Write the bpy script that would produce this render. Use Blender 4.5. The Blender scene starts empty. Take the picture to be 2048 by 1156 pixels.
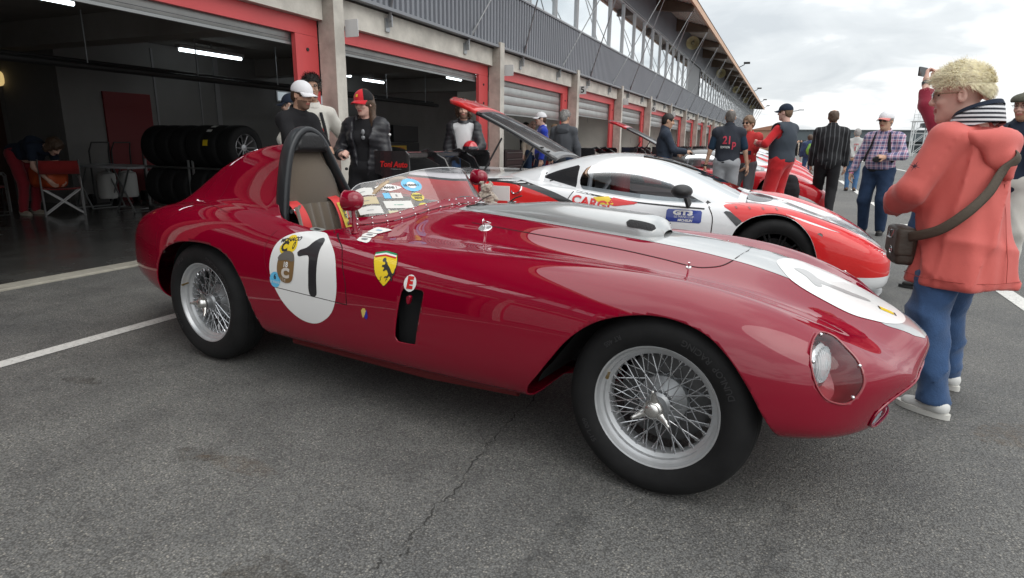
import bpy, bmesh, math, random
import numpy as np
from mathutils import Vector, Matrix, Euler
from mathutils.bvhtree import BVHTree
R = math.radians
scene = bpy.context.scene
COL = scene.collection
random.seed(7); rng = np.random.default_rng(7)

# ---------------------------------------------------------------- camera
CAM_H = 1.22
cam_d = bpy.data.cameras.new('camera'); cam = bpy.data.objects.new('camera', cam_d); COL.objects.link(cam)
cam_d.sensor_width = 36; cam_d.lens = 1230/2048*36; cam_d.clip_end = 3000; cam_d.clip_start = .05
def cam_axes(f=1230., roll=R(.75), vp=(551., -288.)):
    dx, dy = vp
    ux = math.cos(roll)*dx+math.sin(roll)*dy; uy = -math.sin(roll)*dx+math.cos(roll)*dy
    p = math.atan(-uy/f); yaw = math.atan2(ux, math.hypot(f, uy))
    fw = Vector((-math.sin(yaw)*math.cos(p), math.cos(yaw)*math.cos(p), -math.sin(p)))
    r0 = Vector((math.cos(yaw), math.sin(yaw), 0)); u0 = r0.cross(fw)
    return math.cos(roll)*r0+math.sin(roll)*u0, -math.sin(roll)*r0+math.cos(roll)*u0, fw
_rt, _up, _fw = cam_axes()
cam.matrix_world = Matrix(((_rt.x, _up.x, -_fw.x, 0), (_rt.y, _up.y, -_fw.y, 0), (_rt.z, _up.z, -_fw.z, CAM_H), (0, 0, 0, 1)))
scene.camera = cam

# ---------------------------------------------------------------- sky, sun, exposure
SUN_EL, SUN_AZ = R(48), R(115)      # azimuth measured clockwise from +Y
world = bpy.data.worlds.new('World'); scene.world = world; world.use_nodes = True
nt = world.node_tree; nt.nodes.clear()
def N(nt, t, **kw):
    n = nt.nodes.new(t)
    for k, v in kw.items(): setattr(n, k, v)
    return n
sky = N(nt, 'ShaderNodeTexSky', sky_type='NISHITA', sun_disc=False)
sky.sun_elevation = SUN_EL; sky.sun_rotation = SUN_AZ; sky.air_density = 1; sky.dust_density = 2
tc = N(nt, 'ShaderNodeTexCoord')
sx = N(nt, 'ShaderNodeSeparateXYZ'); nt.links.new(tc.outputs['Generated'], sx.inputs[0])
zm = N(nt, 'ShaderNodeMath', operation='MAXIMUM'); nt.links.new(sx.outputs['Z'], zm.inputs[0]); zm.inputs[1].default_value = .0
za = N(nt, 'ShaderNodeMath', operation='ADD'); nt.links.new(zm.outputs[0], za.inputs[0]); za.inputs[1].default_value = .16
dv = N(nt, 'ShaderNodeVectorMath', operation='DIVIDE')
cz = N(nt, 'ShaderNodeCombineXYZ')
for i in range(3): nt.links.new(za.outputs[0], cz.inputs[i])
nt.links.new(tc.outputs['Generated'], dv.inputs[0]); nt.links.new(cz.outputs[0], dv.inputs[1])
mp = N(nt, 'ShaderNodeMapping'); nt.links.new(dv.outputs[0], mp.inputs['Vector'])
mp.inputs['Scale'].default_value = (.75, .55, 0); mp.inputs['Rotation'].default_value = (0, 0, R(28)); mp.inputs['Location'].default_value = (3.1, 1.35, 0)
n1 = N(nt, 'ShaderNodeTexNoise'); n1.inputs['Scale'].default_value = 1.25; n1.inputs['Detail'].default_value = 5; n1.inputs['Roughness'].default_value = .5; n1.inputs['Distortion'].default_value = .5
nt.links.new(mp.outputs[0], n1.inputs['Vector'])
n2 = N(nt, 'ShaderNodeTexNoise'); n2.inputs['Scale'].default_value = 3.2; n2.inputs['Detail'].default_value = 6; n2.inputs['Distortion'].default_value = .7
nt.links.new(mp.outputs[0], n2.inputs['Vector'])
mxn = N(nt, 'ShaderNodeMath', operation='MULTIPLY_ADD'); nt.links.new(n2.outputs[0], mxn.inputs[0]); mxn.inputs[1].default_value = .3
m70 = N(nt, 'ShaderNodeMath', operation='MULTIPLY'); nt.links.new(n1.outputs[0], m70.inputs[0]); m70.inputs[1].default_value = .7
nt.links.new(m70.outputs[0], mxn.inputs[2])
cr = N(nt, 'ShaderNodeValToRGB'); nt.links.new(mxn.outputs[0], cr.inputs[0])
e = cr.color_ramp.elements; e[0].position = .36; e[0].color = (.56, .60, .63, 1); e[1].position = .62; e[1].color = (1.06, 1.06, 1.05, 1)
k = cr.color_ramp.elements.new(.47); k.color = (.70, .735, .755, 1)
k = cr.color_ramp.elements.new(.53); k.color = (.96, .975, .98, 1)
bs = N(nt, 'ShaderNodeVectorMath', operation='SCALE'); nt.links.new(sky.outputs[0], bs.inputs[0]); bs.inputs['Scale'].default_value = 1.0
cl = N(nt, 'ShaderNodeVectorMath', operation='SCALE'); nt.links.new(cr.outputs[0], cl.inputs[0]); cl.inputs['Scale'].default_value = 10.5
og = N(nt, 'ShaderNodeMath', operation='MULTIPLY_ADD'); nt.links.new(zm.outputs[0], og.inputs[0]); og.inputs[1].default_value = 12.; og.inputs[2].default_value = 10.4   # overcast sky: brighter overhead
nt.links.new(og.outputs[0], cl.inputs['Scale'])
mx = N(nt, 'ShaderNodeMix', data_type='RGBA'); mx.inputs[0].default_value = .95
nt.links.new(bs.outputs[0], mx.inputs[6]); nt.links.new(cl.outputs[0], mx.inputs[7])
bg = N(nt, 'ShaderNodeBackground'); bg.inputs['Strength'].default_value = .10
out = N(nt, 'ShaderNodeOutputWorld'); nt.links.new(mx.outputs[2], bg.inputs[0]); nt.links.new(bg.outputs[0], out.inputs[0])
sun_d = bpy.data.lights.new('sun', 'SUN'); sun_d.energy = 1.0; sun_d.angle = R(50); sun_d.color = (1, .96, .9)
sun = bpy.data.objects.new('sun', sun_d); COL.objects.link(sun)
sd = Vector((math.sin(SUN_AZ)*math.cos(SUN_EL), math.cos(SUN_AZ)*math.cos(SUN_EL), math.sin(SUN_EL)))
sun.rotation_euler = sd.to_track_quat('Z', 'Y').to_euler(); sun.location = sd*60
vs = scene.view_settings; vs.view_transform = 'Standard'; vs.look = 'None'; vs.exposure = .1; vs.gamma = 1; vs.use_curve_mapping = False
scene.render.engine = 'CYCLES'

# ---------------------------------------------------------------- materials
MATS = {}
def M(name, col=(.5, .5, .5), rough=.5, metal=0., coat=0., spec=.5, var=0., vscale=6., bump=0., bscale=40., emit=None, estr=0., trans=0., ior=1.45, alpha=1., sheen=0., coatrough=.03, rvar=0., rot=None):
    if name in MATS: return MATS[name]
    m = bpy.data.materials.new(name); m.use_nodes = True; t = m.node_tree; b = t.nodes['Principled BSDF']
    b.inputs['Base Color'].default_value = (*col, 1); b.inputs['Roughness'].default_value = rough; b.inputs['Metallic'].default_value = metal
    b.inputs['Coat Weight'].default_value = coat; b.inputs['Coat Roughness'].default_value = coatrough; b.inputs['Specular IOR Level'].default_value = spec
    b.inputs['Transmission Weight'].default_value = trans; b.inputs['IOR'].default_value = ior; b.inputs['Alpha'].default_value = alpha
    if sheen: b.inputs['Sheen Weight'].default_value = sheen
    if emit: b.inputs['Emission Color'].default_value = (*emit, 1); b.inputs['Emission Strength'].default_value = estr
    if var or bump or rvar:
        tcn = N(t, 'ShaderNodeTexCoord'); src = tcn.outputs['Object']
        if var or rvar:
            nz = N(t, 'ShaderNodeTexNoise'); nz.inputs['Scale'].default_value = vscale; nz.inputs['Detail'].default_value = 6; nz.inputs['Roughness'].default_value = .6
            t.links.new(src, nz.inputs['Vector'])
        if var:
            r = N(t, 'ShaderNodeValToRGB'); t.links.new(nz.outputs[0], r.inputs[0])
            r.color_ramp.elements[0].position = .3; r.color_ramp.elements[1].position = .7
            r.color_ramp.elements[0].color = (*[max(0, c*(1-var)) for c in col], 1); r.color_ramp.elements[1].color = (*[min(1, c*(1+var)) for c in col], 1)
            t.links.new(r.outputs[0], b.inputs['Base Color'])
        if rvar:
            mr = N(t, 'ShaderNodeMapRange'); t.links.new(nz.outputs[0], mr.inputs[0]); mr.inputs[1].default_value = .3; mr.inputs[2].default_value = .7
            mr.inputs[3].default_value = max(0, rough-rvar); mr.inputs[4].default_value = min(1, rough+rvar); t.links.new(mr.outputs[0], b.inputs['Roughness'])
        if bump:
            nb = N(t, 'ShaderNodeTexNoise'); nb.inputs['Scale'].default_value = bscale; nb.inputs['Detail'].default_value = 4
            t.links.new(src, nb.inputs['Vector'])
            bp = N(t, 'ShaderNodeBump'); bp.inputs['Strength'].default_value = bump; bp.inputs['Distance'].default_value = .01
            t.links.new(nb.outputs[0], bp.inputs['Height']); t.links.new(bp.outputs[0], b.inputs['Normal'])
    MATS[name] = m
    return m
def glass(name, col=(1, 1, 1), rough=0.0, refl=1.45, tint=.0):
    """thin sheet glass / perspex: transparent mixed with glossy by fresnel"""
    if name in MATS: return MATS[name]
    m = bpy.data.materials.new(name); m.use_nodes = True; t = m.node_tree; t.nodes.clear()
    o = N(t, 'ShaderNodeOutputMaterial'); mix = N(t, 'ShaderNodeMixShader'); fr = N(t, 'ShaderNodeFresnel'); fr.inputs[0].default_value = refl
    tr = N(t, 'ShaderNodeBsdfTransparent'); tr.inputs[0].default_value = (*col, 1); gl = N(t, 'ShaderNodeBsdfGlossy'); gl.inputs['Roughness'].default_value = rough
    geo = N(t, 'ShaderNodeNewGeometry')
    t.links.new(fr.outputs[0], mix.inputs[0]); t.links.new(tr.outputs[0], mix.inputs[1]); t.links.new(gl.outputs[0], mix.inputs[2]); t.links.new(mix.outputs[0], o.inputs[0])
    MATS[name] = m
    return m

# ---------------------------------------------------------------- mesh helpers
def sharp(me, ang=35):
    me.polygons.foreach_set('use_smooth', [True]*len(me.polygons))
    try: me.set_sharp_from_angle(angle=R(ang))
    except Exception: pass
def mesh_from(V, F, smooth=None, name='mesh'):
    me = bpy.data.meshes.new(name)
    V = np.asarray(V, float).reshape(-1, 3); me.from_pydata(V.tolist(), [], [tuple(int(i) for i in f) for f in F]); me.update()
    if smooth is not None: sharp(me, smooth)
    return me
def link(name, me, mats=None, parent=None, loc=None, rot=None, scl=None):
    o = bpy.data.objects.new(name, me); COL.objects.link(o)
    if me is not None and mats is not None and len(me.materials) == 0:
        for m in (mats if isinstance(mats, (list, tuple)) else [mats]): me.materials.append(m)
    if parent is not None: o.parent = parent
    if loc is not None: o.location = loc
    if rot is not None: o.rotation_euler = rot
    if scl is not None: o.scale = scl if isinstance(scl, (tuple, list)) else (scl,)*3
    return o
def tag(o, label=None, cat=None, group=None, kind=None):
    if label: o['label'] = label
    if cat: o['category'] = cat
    if group: o['group'] = group
    if kind: o['kind'] = kind
    return o
def thing(name, label, cat, loc=(0, 0, 0), rz=0, group=None):
    o = bpy.data.objects.new(name, None); COL.objects.link(o); o.location = loc; o.rotation_euler = (0, 0, rz); o.empty_display_size = .2
    return tag(o, label, cat, group)
def copy_tree(o, parent=None):
    c = o.copy(); COL.objects.link(c); c.parent = parent
    for ch in list(o.children): copy_tree(ch, c)
    return c
class G:
    """collects geometry; every face can carry a material index"""
    def __init__(s): s.V = []; s.F = []; s.MI = []; s.n = 0; s.mi = 0
    def add(s, V, F, T=None):
        V = np.asarray(V, float).reshape(-1, 3)
        if T is not None: V = V@np.array(T.to_3x3()).T + np.array(T.translation)
        s.V.append(V)
        for f in F: s.F.append(tuple(int(i)+s.n for i in f)); s.MI.append(s.mi)
        s.n += len(V); return s
    def box(s, c, d, T=None, rz=0):
        x, y, z = (q/2 for q in d)
        V = np.array([(-x,-y,-z),(x,-y,-z),(x,y,-z),(-x,y,-z),(-x,-y,z),(x,-y,z),(x,y,z),(-x,y,z)])
        if rz: V = V@np.array(Matrix.Rotation(rz, 3, 'Z')).T
        return s.add(V+np.array(c), [(0,3,2,1),(4,5,6,7),(0,1,5,4),(1,2,6,5),(2,3,7,6),(3,0,4,7)], T)
    def bx(s, x0, x1, y0, y1, z0, z1, T=None): return s.box(((x0+x1)/2, (y0+y1)/2, (z0+z1)/2), (abs(x1-x0), abs(y1-y0), abs(z1-z0)), T)
    def prism(s, P, a, b, axis='z', T=None):
        n = len(P); f = {'z': lambda p, h: (p[0], p[1], h), 'y': lambda p, h: (p[0], h, p[1]), 'x': lambda p, h: (h, p[0], p[1])}[axis]
        V = [f(p, a) for p in P]+[f(p, b) for p in P]
        F = [tuple(range(n))[::-1], tuple(range(n, 2*n))]+[(i, (i+1) % n, (i+1) % n+n, i+n) for i in range(n)]
        return s.add(V, F, T)
    def grid(s, A, cu=False, cv=False, T=None, flip=False):
        A = np.asarray(A, float); nu, nv = A.shape[:2]; F = []
        for i in range(nu if cu else nu-1):
            for j in range(nv if cv else nv-1):
                a, b, c, d = i*nv+j, ((i+1) % nu)*nv+j, ((i+1) % nu)*nv+(j+1) % nv, i*nv+(j+1) % nv
                F.append((a, d, c, b) if flip else (a, b, c, d))
        return s.add(A.reshape(-1, 3), F, T)
    def tube(s, P, r, n=8, closed=False, caps=True, T=None, flat=None):
        P = [Vector(p) for p in P]; m = len(P); rs = r if isinstance(r, (list, tuple, np.ndarray)) else [r]*m
        A = []; up = None
        for i in range(m):
            if closed: t = (P[(i+1) % m]-P[i-1]).normalized()
            else: t = (P[min(i+1, m-1)]-P[max(i-1, 0)]).normalized()
            if up is None:
                up = Vector((0, 0, 1)) if abs(t.z) < .9 else Vector((1, 0, 0))
            u = (up-t*up.dot(t)).normalized(); v = t.cross(u); up = u
            if flat: A.append([P[i]+u*(flat[0]*math.copysign(abs(math.cos(a))**.5, math.cos(a)))+v*(flat[1]*math.copysign(abs(math.sin(a))**.5, math.sin(a))) for a in [2*math.pi*k/n for k in range(n)]])
            else: A.append([P[i]+(u*math.cos(a)+v*math.sin(a))*rs[i] for a in [2*math.pi*k/n for k in range(n)]])
        n0 = s.n; s.grid(np.array([[tuple(q) for q in row] for row in A]), cu=closed, cv=True, T=T)
        if caps and not closed:
            s.F.append(tuple(n0+k for k in range(n))[::1]); s.MI.append(s.mi); s.F.append(tuple(n0+(m-1)*n+k for k in range(n))[::-1]); s.MI.append(s.mi)
        return s
    def lathe(s, prof, n=32, axis='z', T=None, c=(0, 0, 0)):
        A = []
        for k in range(n):
            a = 2*math.pi*k/n; ca, sa = math.cos(a), math.sin(a)
            if axis == 'z': A.append([(r*ca+c[0], r*sa+c[1], h+c[2]) for r, h in prof])
            elif axis == 'y': A.append([(r*ca+c[0], h+c[1], r*sa+c[2]) for r, h in prof])
            else: A.append([(h+c[0], r*ca+c[1], r*sa+c[2]) for r, h in prof])
        return s.grid(np.array(A), cu=True, T=T, flip=(axis == 'y'))
    def ball(s, c, r, n=16, m=10, T=None):
        r = r if isinstance(r, (tuple, list)) else (r, r, r)
        A = [[(c[0]+r[0]*math.sin(math.pi*j/m)*math.cos(2*math.pi*i/n), c[1]+r[1]*math.sin(math.pi*j/m)*math.sin(2*math.pi*i/n), c[2]-r[2]*math.cos(math.pi*j/m)) for j in range(m+1)] for i in range(n)]
        return s.grid(np.array(A), cu=True, T=T)
    def mesh(s, smooth=35, name='mesh'):
        me = mesh_from(np.concatenate(s.V) if s.V else np.zeros((0, 3)), s.F, None, name)
        if max(s.MI, default=0) > 0: me.polygons.foreach_set('material_index', s.MI)
        if smooth is not None: sharp(me, smooth)
        return me
    def obj(s, name, mats, parent=None, smooth=35, bevel=0, **kw):
        o = link(name, s.mesh(smooth, name), mats, parent, **kw)
        if bevel:
            b = o.modifiers.new('bevel', 'BEVEL'); b.width = bevel; b.segments = 2; b.limit_method = 'ANGLE'; b.angle_limit = R(40)
        return o
def smoothstep(a, b, x):
    t = np.clip((x-a)/(b-a), 0, 1); return t*t*(3-2*t)
def rrect(x0, x1, y0, y1, r, n=5):
    P = []
    for cx, cy, a0 in ((x1-r, y1-r, 0), (x0+r, y1-r, 90), (x0+r, y0+r, 180), (x1-r, y0+r, 270)):
        for k in range(n+1): a = R(a0+90*k/n); P.append((cx+r*math.cos(a), cy+r*math.sin(a)))
    return P
def spline2(P, n=12, closed=True):
    """Catmull-Rom through points (any dimension)"""
    P = [np.array(p, float) for p in P]; m = len(P); out = []
    for i in range(m if closed else m-1):
        p0 = P[i-1] if closed or i > 0 else 2*P[0]-P[1]; p1 = P[i]; p2 = P[(i+1) % m]; p3 = P[(i+2) % m] if closed or i+2 < m else 2*P[-1]-P[-2]
        for k in range(n):
            t = k/n; out.append(.5*((2*p1)+(-p0+p2)*t+(2*p0-5*p1+4*p2-p3)*t*t+(-p0+3*p1-3*p2+p3)*t**3))
    if not closed: out.append(P[-1])
    return np.array(out)
def poly_sd(poly, X, Y):
    """signed distance to a closed polygon (negative inside), vectorised"""
    P = np.asarray(poly, float); X = np.asarray(X, float); Y = np.asarray(Y, float)
    d = np.full(X.shape, 1e9); ins = np.zeros(X.shape, bool)
    for i in range(len(P)):
        ax, ay = P[i]; bx_, by = P[(i+1) % len(P)]; ex, ey = bx_-ax, by-ay
        t = np.clip(((X-ax)*ex+(Y-ay)*ey)/max(ex*ex+ey*ey, 1e-12), 0, 1)
        d = np.minimum(d, (X-ax-t*ex)**2+(Y-ay-t*ey)**2)
        c = ((ay > Y) != (by > Y)); 
        with np.errstate(divide='ignore', invalid='ignore'):
            xi = ax+(Y-ay)/(by-ay if by != ay else 1e-12)*ex
        ins ^= c & (X < xi)
    d = np.sqrt(d); return np.where(ins, -d, d)
def clip(V, F, f):
    """split a polygon mesh along f=0; returns (V, faces with f>0, faces with f<0)"""
    V = [tuple(v) for v in V]; f = list(f); keep, cut = [], []; cache = {}
    def mid(a, b):
        k = (min(a, b), max(a, b))
        if k not in cache:
            t = f[a]/(f[a]-f[b]); va, vb = V[a], V[b]; V.append(tuple(va[i]+(vb[i]-va[i])*t for i in range(3))); f.append(0.); cache[k] = len(V)-1
        return cache[k]
    for q in F:
        s = [f[i] > 0 for i in q]
        if all(s): keep.append(q); continue
        if not any(s): cut.append(q); continue
        a, b = [], []
        for i in range(len(q)):
            u, w = q[i], q[(i+1) % len(q)]
            (a if f[u] > 0 else b).append(u)
            if (f[u] > 0) != (f[w] > 0): k = mid(u, w); a.append(k); b.append(k)
        if len(a) > 2: keep.append(tuple(a))
        if len(b) > 2: cut.append(tuple(b))
    return np.array(V), keep, cut
def compact(V, F):
    used = sorted({i for q in F for i in q}); m = {o: i for i, o in enumerate(used)}
    return np.asarray(V)[used], [tuple(m[i] for i in q) for q in F]
def surface_nets(fn, lo, hi, vox):
    lo = np.array(lo, float); hi = np.array(hi, float); n = np.maximum(3, np.ceil((hi-lo)/vox).astype(int)+1)
    ax = [lo[i]+vox*np.arange(n[i]) for i in range(3)]
    P = np.stack(np.meshgrid(*ax, indexing='ij'), -1); d = fn(P.reshape(-1, 3)).reshape(n)
    ins = d < 0
    c = [ins[a:n[0]-1+a, b:n[1]-1+b, e:n[2]-1+e] for a in (0, 1) for b in (0, 1) for e in (0, 1)]
    cnt = sum(x.astype(int) for x in c); act = (cnt > 0) & (cnt < 8); idx = np.argwhere(act)
    if len(idx) == 0: return np.zeros((0, 3)), []
    vid = -np.ones(act.shape, int); vid[act] = np.arange(len(idx))
    acc = np.zeros((len(idx), 3)); num = np.zeros(len(idx)); offs = [(a, b, e) for a in (0, 1) for b in (0, 1) for e in (0, 1)]
    dv_ = [d[idx[:, 0]+o[0], idx[:, 1]+o[1], idx[:, 2]+o[2]] for o in offs]
    for i in range(8):
        for j in range(i+1, 8):
            df = np.array(offs[j])-np.array(offs[i])
            if np.abs(df).sum() != 1: continue
            m = (dv_[i] < 0) != (dv_[j] < 0)
            t = dv_[i][m]/(dv_[i][m]-dv_[j][m]); acc[m] += np.array(offs[i])+t[:, None]*df; num[m] += 1
    V = lo+(idx+acc/num[:, None])*vox; F = []
    for axn in range(3):
        a1, a2 = (axn+1) % 3, (axn+2) % 3; sl = [slice(None)]*3; sl[axn] = slice(0, n[axn]-1); s2 = list(sl); s2[axn] = slice(1, n[axn])
        cr_ = np.argwhere(ins[tuple(sl)] != ins[tuple(s2)])
        cr_ = cr_[(cr_[:, a1] > 0) & (cr_[:, a2] > 0) & (cr_[:, a1] < n[a1]-1) & (cr_[:, a2] < n[a2]-1)]
        if len(cr_) == 0: continue
        def g(o1, o2): q = cr_.copy(); q[:, a1] -= o1; q[:, a2] -= o2; return vid[q[:, 0], q[:, 1], q[:, 2]]
        Q = np.stack([g(1, 1), g(0, 1), g(0, 0), g(1, 0)], 1); fl = ins[cr_[:, 0], cr_[:, 1], cr_[:, 2]]
        Q[~fl] = Q[~fl][:, ::-1]; F.append(Q)
    return V, np.concatenate(F).tolist()
# implicit shapes
def sd_cone(P, a, b, ra, rb):
    a = np.array(a, float); b = np.array(b, float); ab = b-a; t = np.clip(((P-a)@ab)/max(ab@ab, 1e-9), 0, 1)
    return np.linalg.norm(P-a-t[:, None]*ab, axis=1)-(ra+(rb-ra)*t)
def sd_ell(P, c, r, Rm=None):
    q = P-np.array(c, float)
    if Rm is not None: q = q@np.array(Rm)      # columns of Rm are the local axes
    r = np.array(r, float); k = np.linalg.norm(q/r, axis=1); k2 = np.linalg.norm(q/(r*r), axis=1)
    return np.where(k2 > 1e-9, k*(k-1)/np.maximum(k2, 1e-9), -r.min())
def sd_box(P, c, hs, rad=0., Rm=None):
    q = P-np.array(c, float)
    if Rm is not None: q = q@np.array(Rm)
    q = np.abs(q)-np.array(hs, float)+rad
    return np.linalg.norm(np.maximum(q, 0), axis=1)+np.minimum(q.max(axis=1), 0)-rad
def smin(a, b, k):
    h = np.clip(.5+.5*(b-a)/k, 0, 1); return b+(a-b)*h-k*h*(1-h)
def folds(P, amp, fr=22., seed=0, st=(1, 1, .45)):
    r = np.random.default_rng(seed); o = np.zeros(len(P))
    for i in range(5):
        d = r.normal(size=3)*np.array(st); d = d/np.linalg.norm(d)*fr*(.6+.35*i); w = r.normal(size=3)
        o += np.sin(P@d+r.uniform(0, 6)+1.6*np.sin(P@w*5+r.uniform(0, 6)))/(1+.5*i)
    c = np.zeros(len(P))
    for i in range(3):
        d = r.normal(size=3)*np.array(st); d = d/np.linalg.norm(d)*fr*(.35+.22*i); w = r.normal(size=3)
        c += (1-np.abs(np.sin(P@d+r.uniform(0, 6)+2.2*np.sin(P@w*4+r.uniform(0, 6)))))**3
    return o*amp/3.0-c*amp*.8+amp*.5
# ---------------------------------------------------------------- flat lettering
def text_mesh(s, size=1., font_scale=1., bold=0., align='CENTER', spacing=1., shear=0.):
    cu = bpy.data.curves.new('t', 'FONT'); cu.body = s; cu.size = size; cu.align_x = align; cu.align_y = 'CENTER'; cu.offset = bold; cu.space_character = spacing; cu.shear = shear; cu.resolution_u = 3
    o = bpy.data.objects.new('t', cu); COL.objects.link(o)
    dg = bpy.context.evaluated_depsgraph_get(); dg.update(); me = o.evaluated_get(dg).to_mesh()
    V = np.array([v.co[:] for v in me.vertices]).reshape(-1, 3)[:, :2]; F = [tuple(p.vertices) for p in me.polygons]
    o.evaluated_get(dg).to_mesh_clear(); bpy.data.objects.remove(o); bpy.data.curves.remove(cu)
    return V*np.array([font_scale, 1]), F
def lettering(s, size, mat, parent, o, u, v, name='lettering', **kw):
    """text laid on the plane o + a*u + b*v"""
    V, F = text_mesh(s, size, **kw); o, u, v = (np.array(q, float) for q in (o, u, v))
    return link(name, mesh_from(o+V[:, :1]*u+V[:, 1:2]*v, F), mat, parent)
# ================================================================ setting
BAY = 4.965; COL0 = 6.635; NB0, NB1 = -9, 20      # column n stands at COL0 + n*BAY .. +.195
XF = -5.60                                        # garage door plane
# ---- asphalt
def asphalt_mat():
    m = bpy.data.materials.new('asphalt'); m.use_nodes = True; t = m.node_tree; b = t.nodes['Principled BSDF']
    tcn = N(t, 'ShaderNodeTexCoord'); o = tcn.outputs['Object']
    def noise(sc, det=3, rough=.6, dist=0):
        n = N(t, 'ShaderNodeTexNoise'); n.inputs['Scale'].default_value = sc; n.inputs['Detail'].default_value = det; n.inputs['Roughness'].default_value = rough; n.inputs['Distortion'].default_value = dist
        t.links.new(o, n.inputs['Vector']); return n
    def ramp(src, p0, c0, p1, c1):
        r = N(t, 'ShaderNodeValToRGB'); t.links.new(src, r.inputs[0]); r.color_ramp.elements[0].position = p0; r.color_ramp.elements[0].color = (*c0, 1); r.color_ramp.elements[1].position = p1; r.color_ramp.elements[1].color = (*c1, 1); return r
    def mix(mode, fac, a, b_):
        x = N(t, 'ShaderNodeMix', data_type='RGBA', blend_type=mode)
        if isinstance(fac, float): x.inputs[0].default_value = fac
        else: t.links.new(fac, x.inputs[0])
        t.links.new(a, x.inputs[6]) if not isinstance(a, tuple) else setattr(x.inputs[6], 'default_value', (*a, 1))
        t.links.new(b_, x.inputs[7]) if not isinstance(b_, tuple) else setattr(x.inputs[7], 'default_value', (*b_, 1))
        return x.outputs[2]
    vor = N(t, 'ShaderNodeTexVoronoi'); vor.inputs['Scale'].default_value = 150; t.links.new(o, vor.inputs['Vector'])
    sep = N(t, 'ShaderNodeSeparateColor'); t.links.new(vor.outputs['Color'], sep.inputs[0])
    stone = ramp(sep.outputs[0], 0, (.142, .143, .141), 1, (.205, .205, .201))
    k = stone.color_ramp.elements.new(.88); k.color = (.185, .185, .181, 1)
    k = stone.color_ramp.elements.new(.97); k.color = (.33, .315, .285, 1)
    warm = ramp(sep.outputs[1], .82, (0, 0, 0), .95, (.6, .6, .6))
    c = mix('MIX', warm.outputs[0], stone.outputs[0], (.195, .186, .165))
    fine = noise(260, 2); c = mix('MULTIPLY', .75, c, ramp(fine.outputs[0], .3, (.72, .72, .72), .7, (1.22, 1.22, 1.22)).outputs[0])
    # bitumen between the stones
    dist = ramp(vor.outputs['Distance'], .35, (0, 0, 0), .75, (1, 1, 1)); c = mix('MIX', dist.outputs[0], c, (.078, .077, .075))
    big = noise(.55, 5, .6, .4); c = mix('MULTIPLY', 1., c, ramp(big.outputs[0], .3, (.74, .745, .75), .7, (1.16, 1.14, 1.10)).outputs[0])
    mid = noise(3.1, 5, .65); c = mix('MULTIPLY', .8, c, ramp(mid.outputs[0], .32, (.72, .72, .73), .6, (1.06, 1.06, 1.05)).outputs[0])
    st = noise(1.4, 4, .7); c = mix('MIX', ramp(st.outputs[0], .63, (0, 0, 0), .74, (.5, .5, .5)).outputs[0], c, (.065, .066, .067))
    ru = noise(.9, 6, .75, .8); c = mix('MIX', ramp(ru.outputs[0], .66, (0, 0, 0), .78, (.35, .35, .35)).outputs[0], c, (.15, .105, .065))
    t.links.new(c, b.inputs['Base Color'])
    rr = ramp(mid.outputs[0], .3, (.62, .62, .62), .7, (.86, .86, .86)); t.links.new(rr.outputs[0], b.inputs['Roughness']); b.inputs['Specular IOR Level'].default_value = .35
    bp = N(t, 'ShaderNodeBump'); bp.inputs['Strength'].default_value = .6; bp.inputs['Distance'].default_value = .004; bp.invert = True
    t.links.new(vor.outputs['Distance'], bp.inputs['Height'])
    bp2 = N(t, 'ShaderNodeBump'); bp2.inputs['Strength'].default_value = .35; bp2.inputs['Distance'].default_value = .003; t.links.new(fine.outputs[0], bp2.inputs['Height']); t.links.new(bp.outputs[0], bp2.inputs['Normal'])
    t.links.new(bp2.outputs[0], b.inputs['Normal'])
    return m
g = G(); g.add([(XF-.05, -60, 0), (900, -60, 0), (900, 1500, 0), (XF-.05, 1500, 0)], [(0, 1, 2, 3)])
ground = tag(g.obj('asphalt_ground', asphalt_mat(), smooth=None), kind='structure')
# crack in the asphalt: a narrow ragged groove filled with dirt
CR = [(-1.01,2.95),(-1.012,2.77),(-1.0,2.5),(-1.02,2.32),(-.995,2.12),(-1.005,1.98),(-.97,1.79),(-.985,1.63),(-.955,1.51),(-.96,1.43),(-.94,1.37),(-.975,1.31),(-.965,1.23),(-.95,1.10),(-.98,.95),(-.95,.8)]
CR = spline2(CR, 14, False); rr_ = np.random.default_rng(3); L_, R_ = [], []
jx = 0
for i, (x, y) in enumerate(CR):
    jx = .72*jx+rr_.normal()*.006; w = (.0012+.0010*rr_.random())*(1+.6*math.sin(i*.37)); L_.append((x+jx-w, y, .004)); R_.append((x+jx+w*1.3, y, .004))
g = G(); g.grid(np.array([L_, R_]).transpose(1, 0, 2)); g.obj('crack', M('crack_dirt', (.04, .039, .037), 1), ground, smooth=None)
# rubber marks and an oil stain on the asphalt
def ground_patch(name, poly, m, z=.003):
    g = G(); P = spline2(poly, 6); g.add([(p[0], p[1], z) for p in P], [tuple(range(len(P)))]); return g.obj(name, m, ground, smooth=None)
def stain_mat(name, col, a, sc):
    m = M(name, col, .75); t = m.node_tree; b = t.nodes['Principled BSDF']; tcn = N(t, 'ShaderNodeTexCoord'); n = N(t, 'ShaderNodeTexNoise'); n.inputs['Scale'].default_value = sc; n.inputs['Detail'].default_value = 8; n.inputs['Roughness'].default_value = .75; t.links.new(tcn.outputs['Object'], n.inputs[0])
    r = N(t, 'ShaderNodeValToRGB'); r.color_ramp.elements[0].position = .42; r.color_ramp.elements[0].color = (0, 0, 0, 1); r.color_ramp.elements[1].position = .75; r.color_ramp.elements[1].color = (a, a, a, 1); t.links.new(n.outputs[0], r.inputs[0]); t.links.new(r.outputs[0], b.inputs['Alpha']); return m
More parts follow.
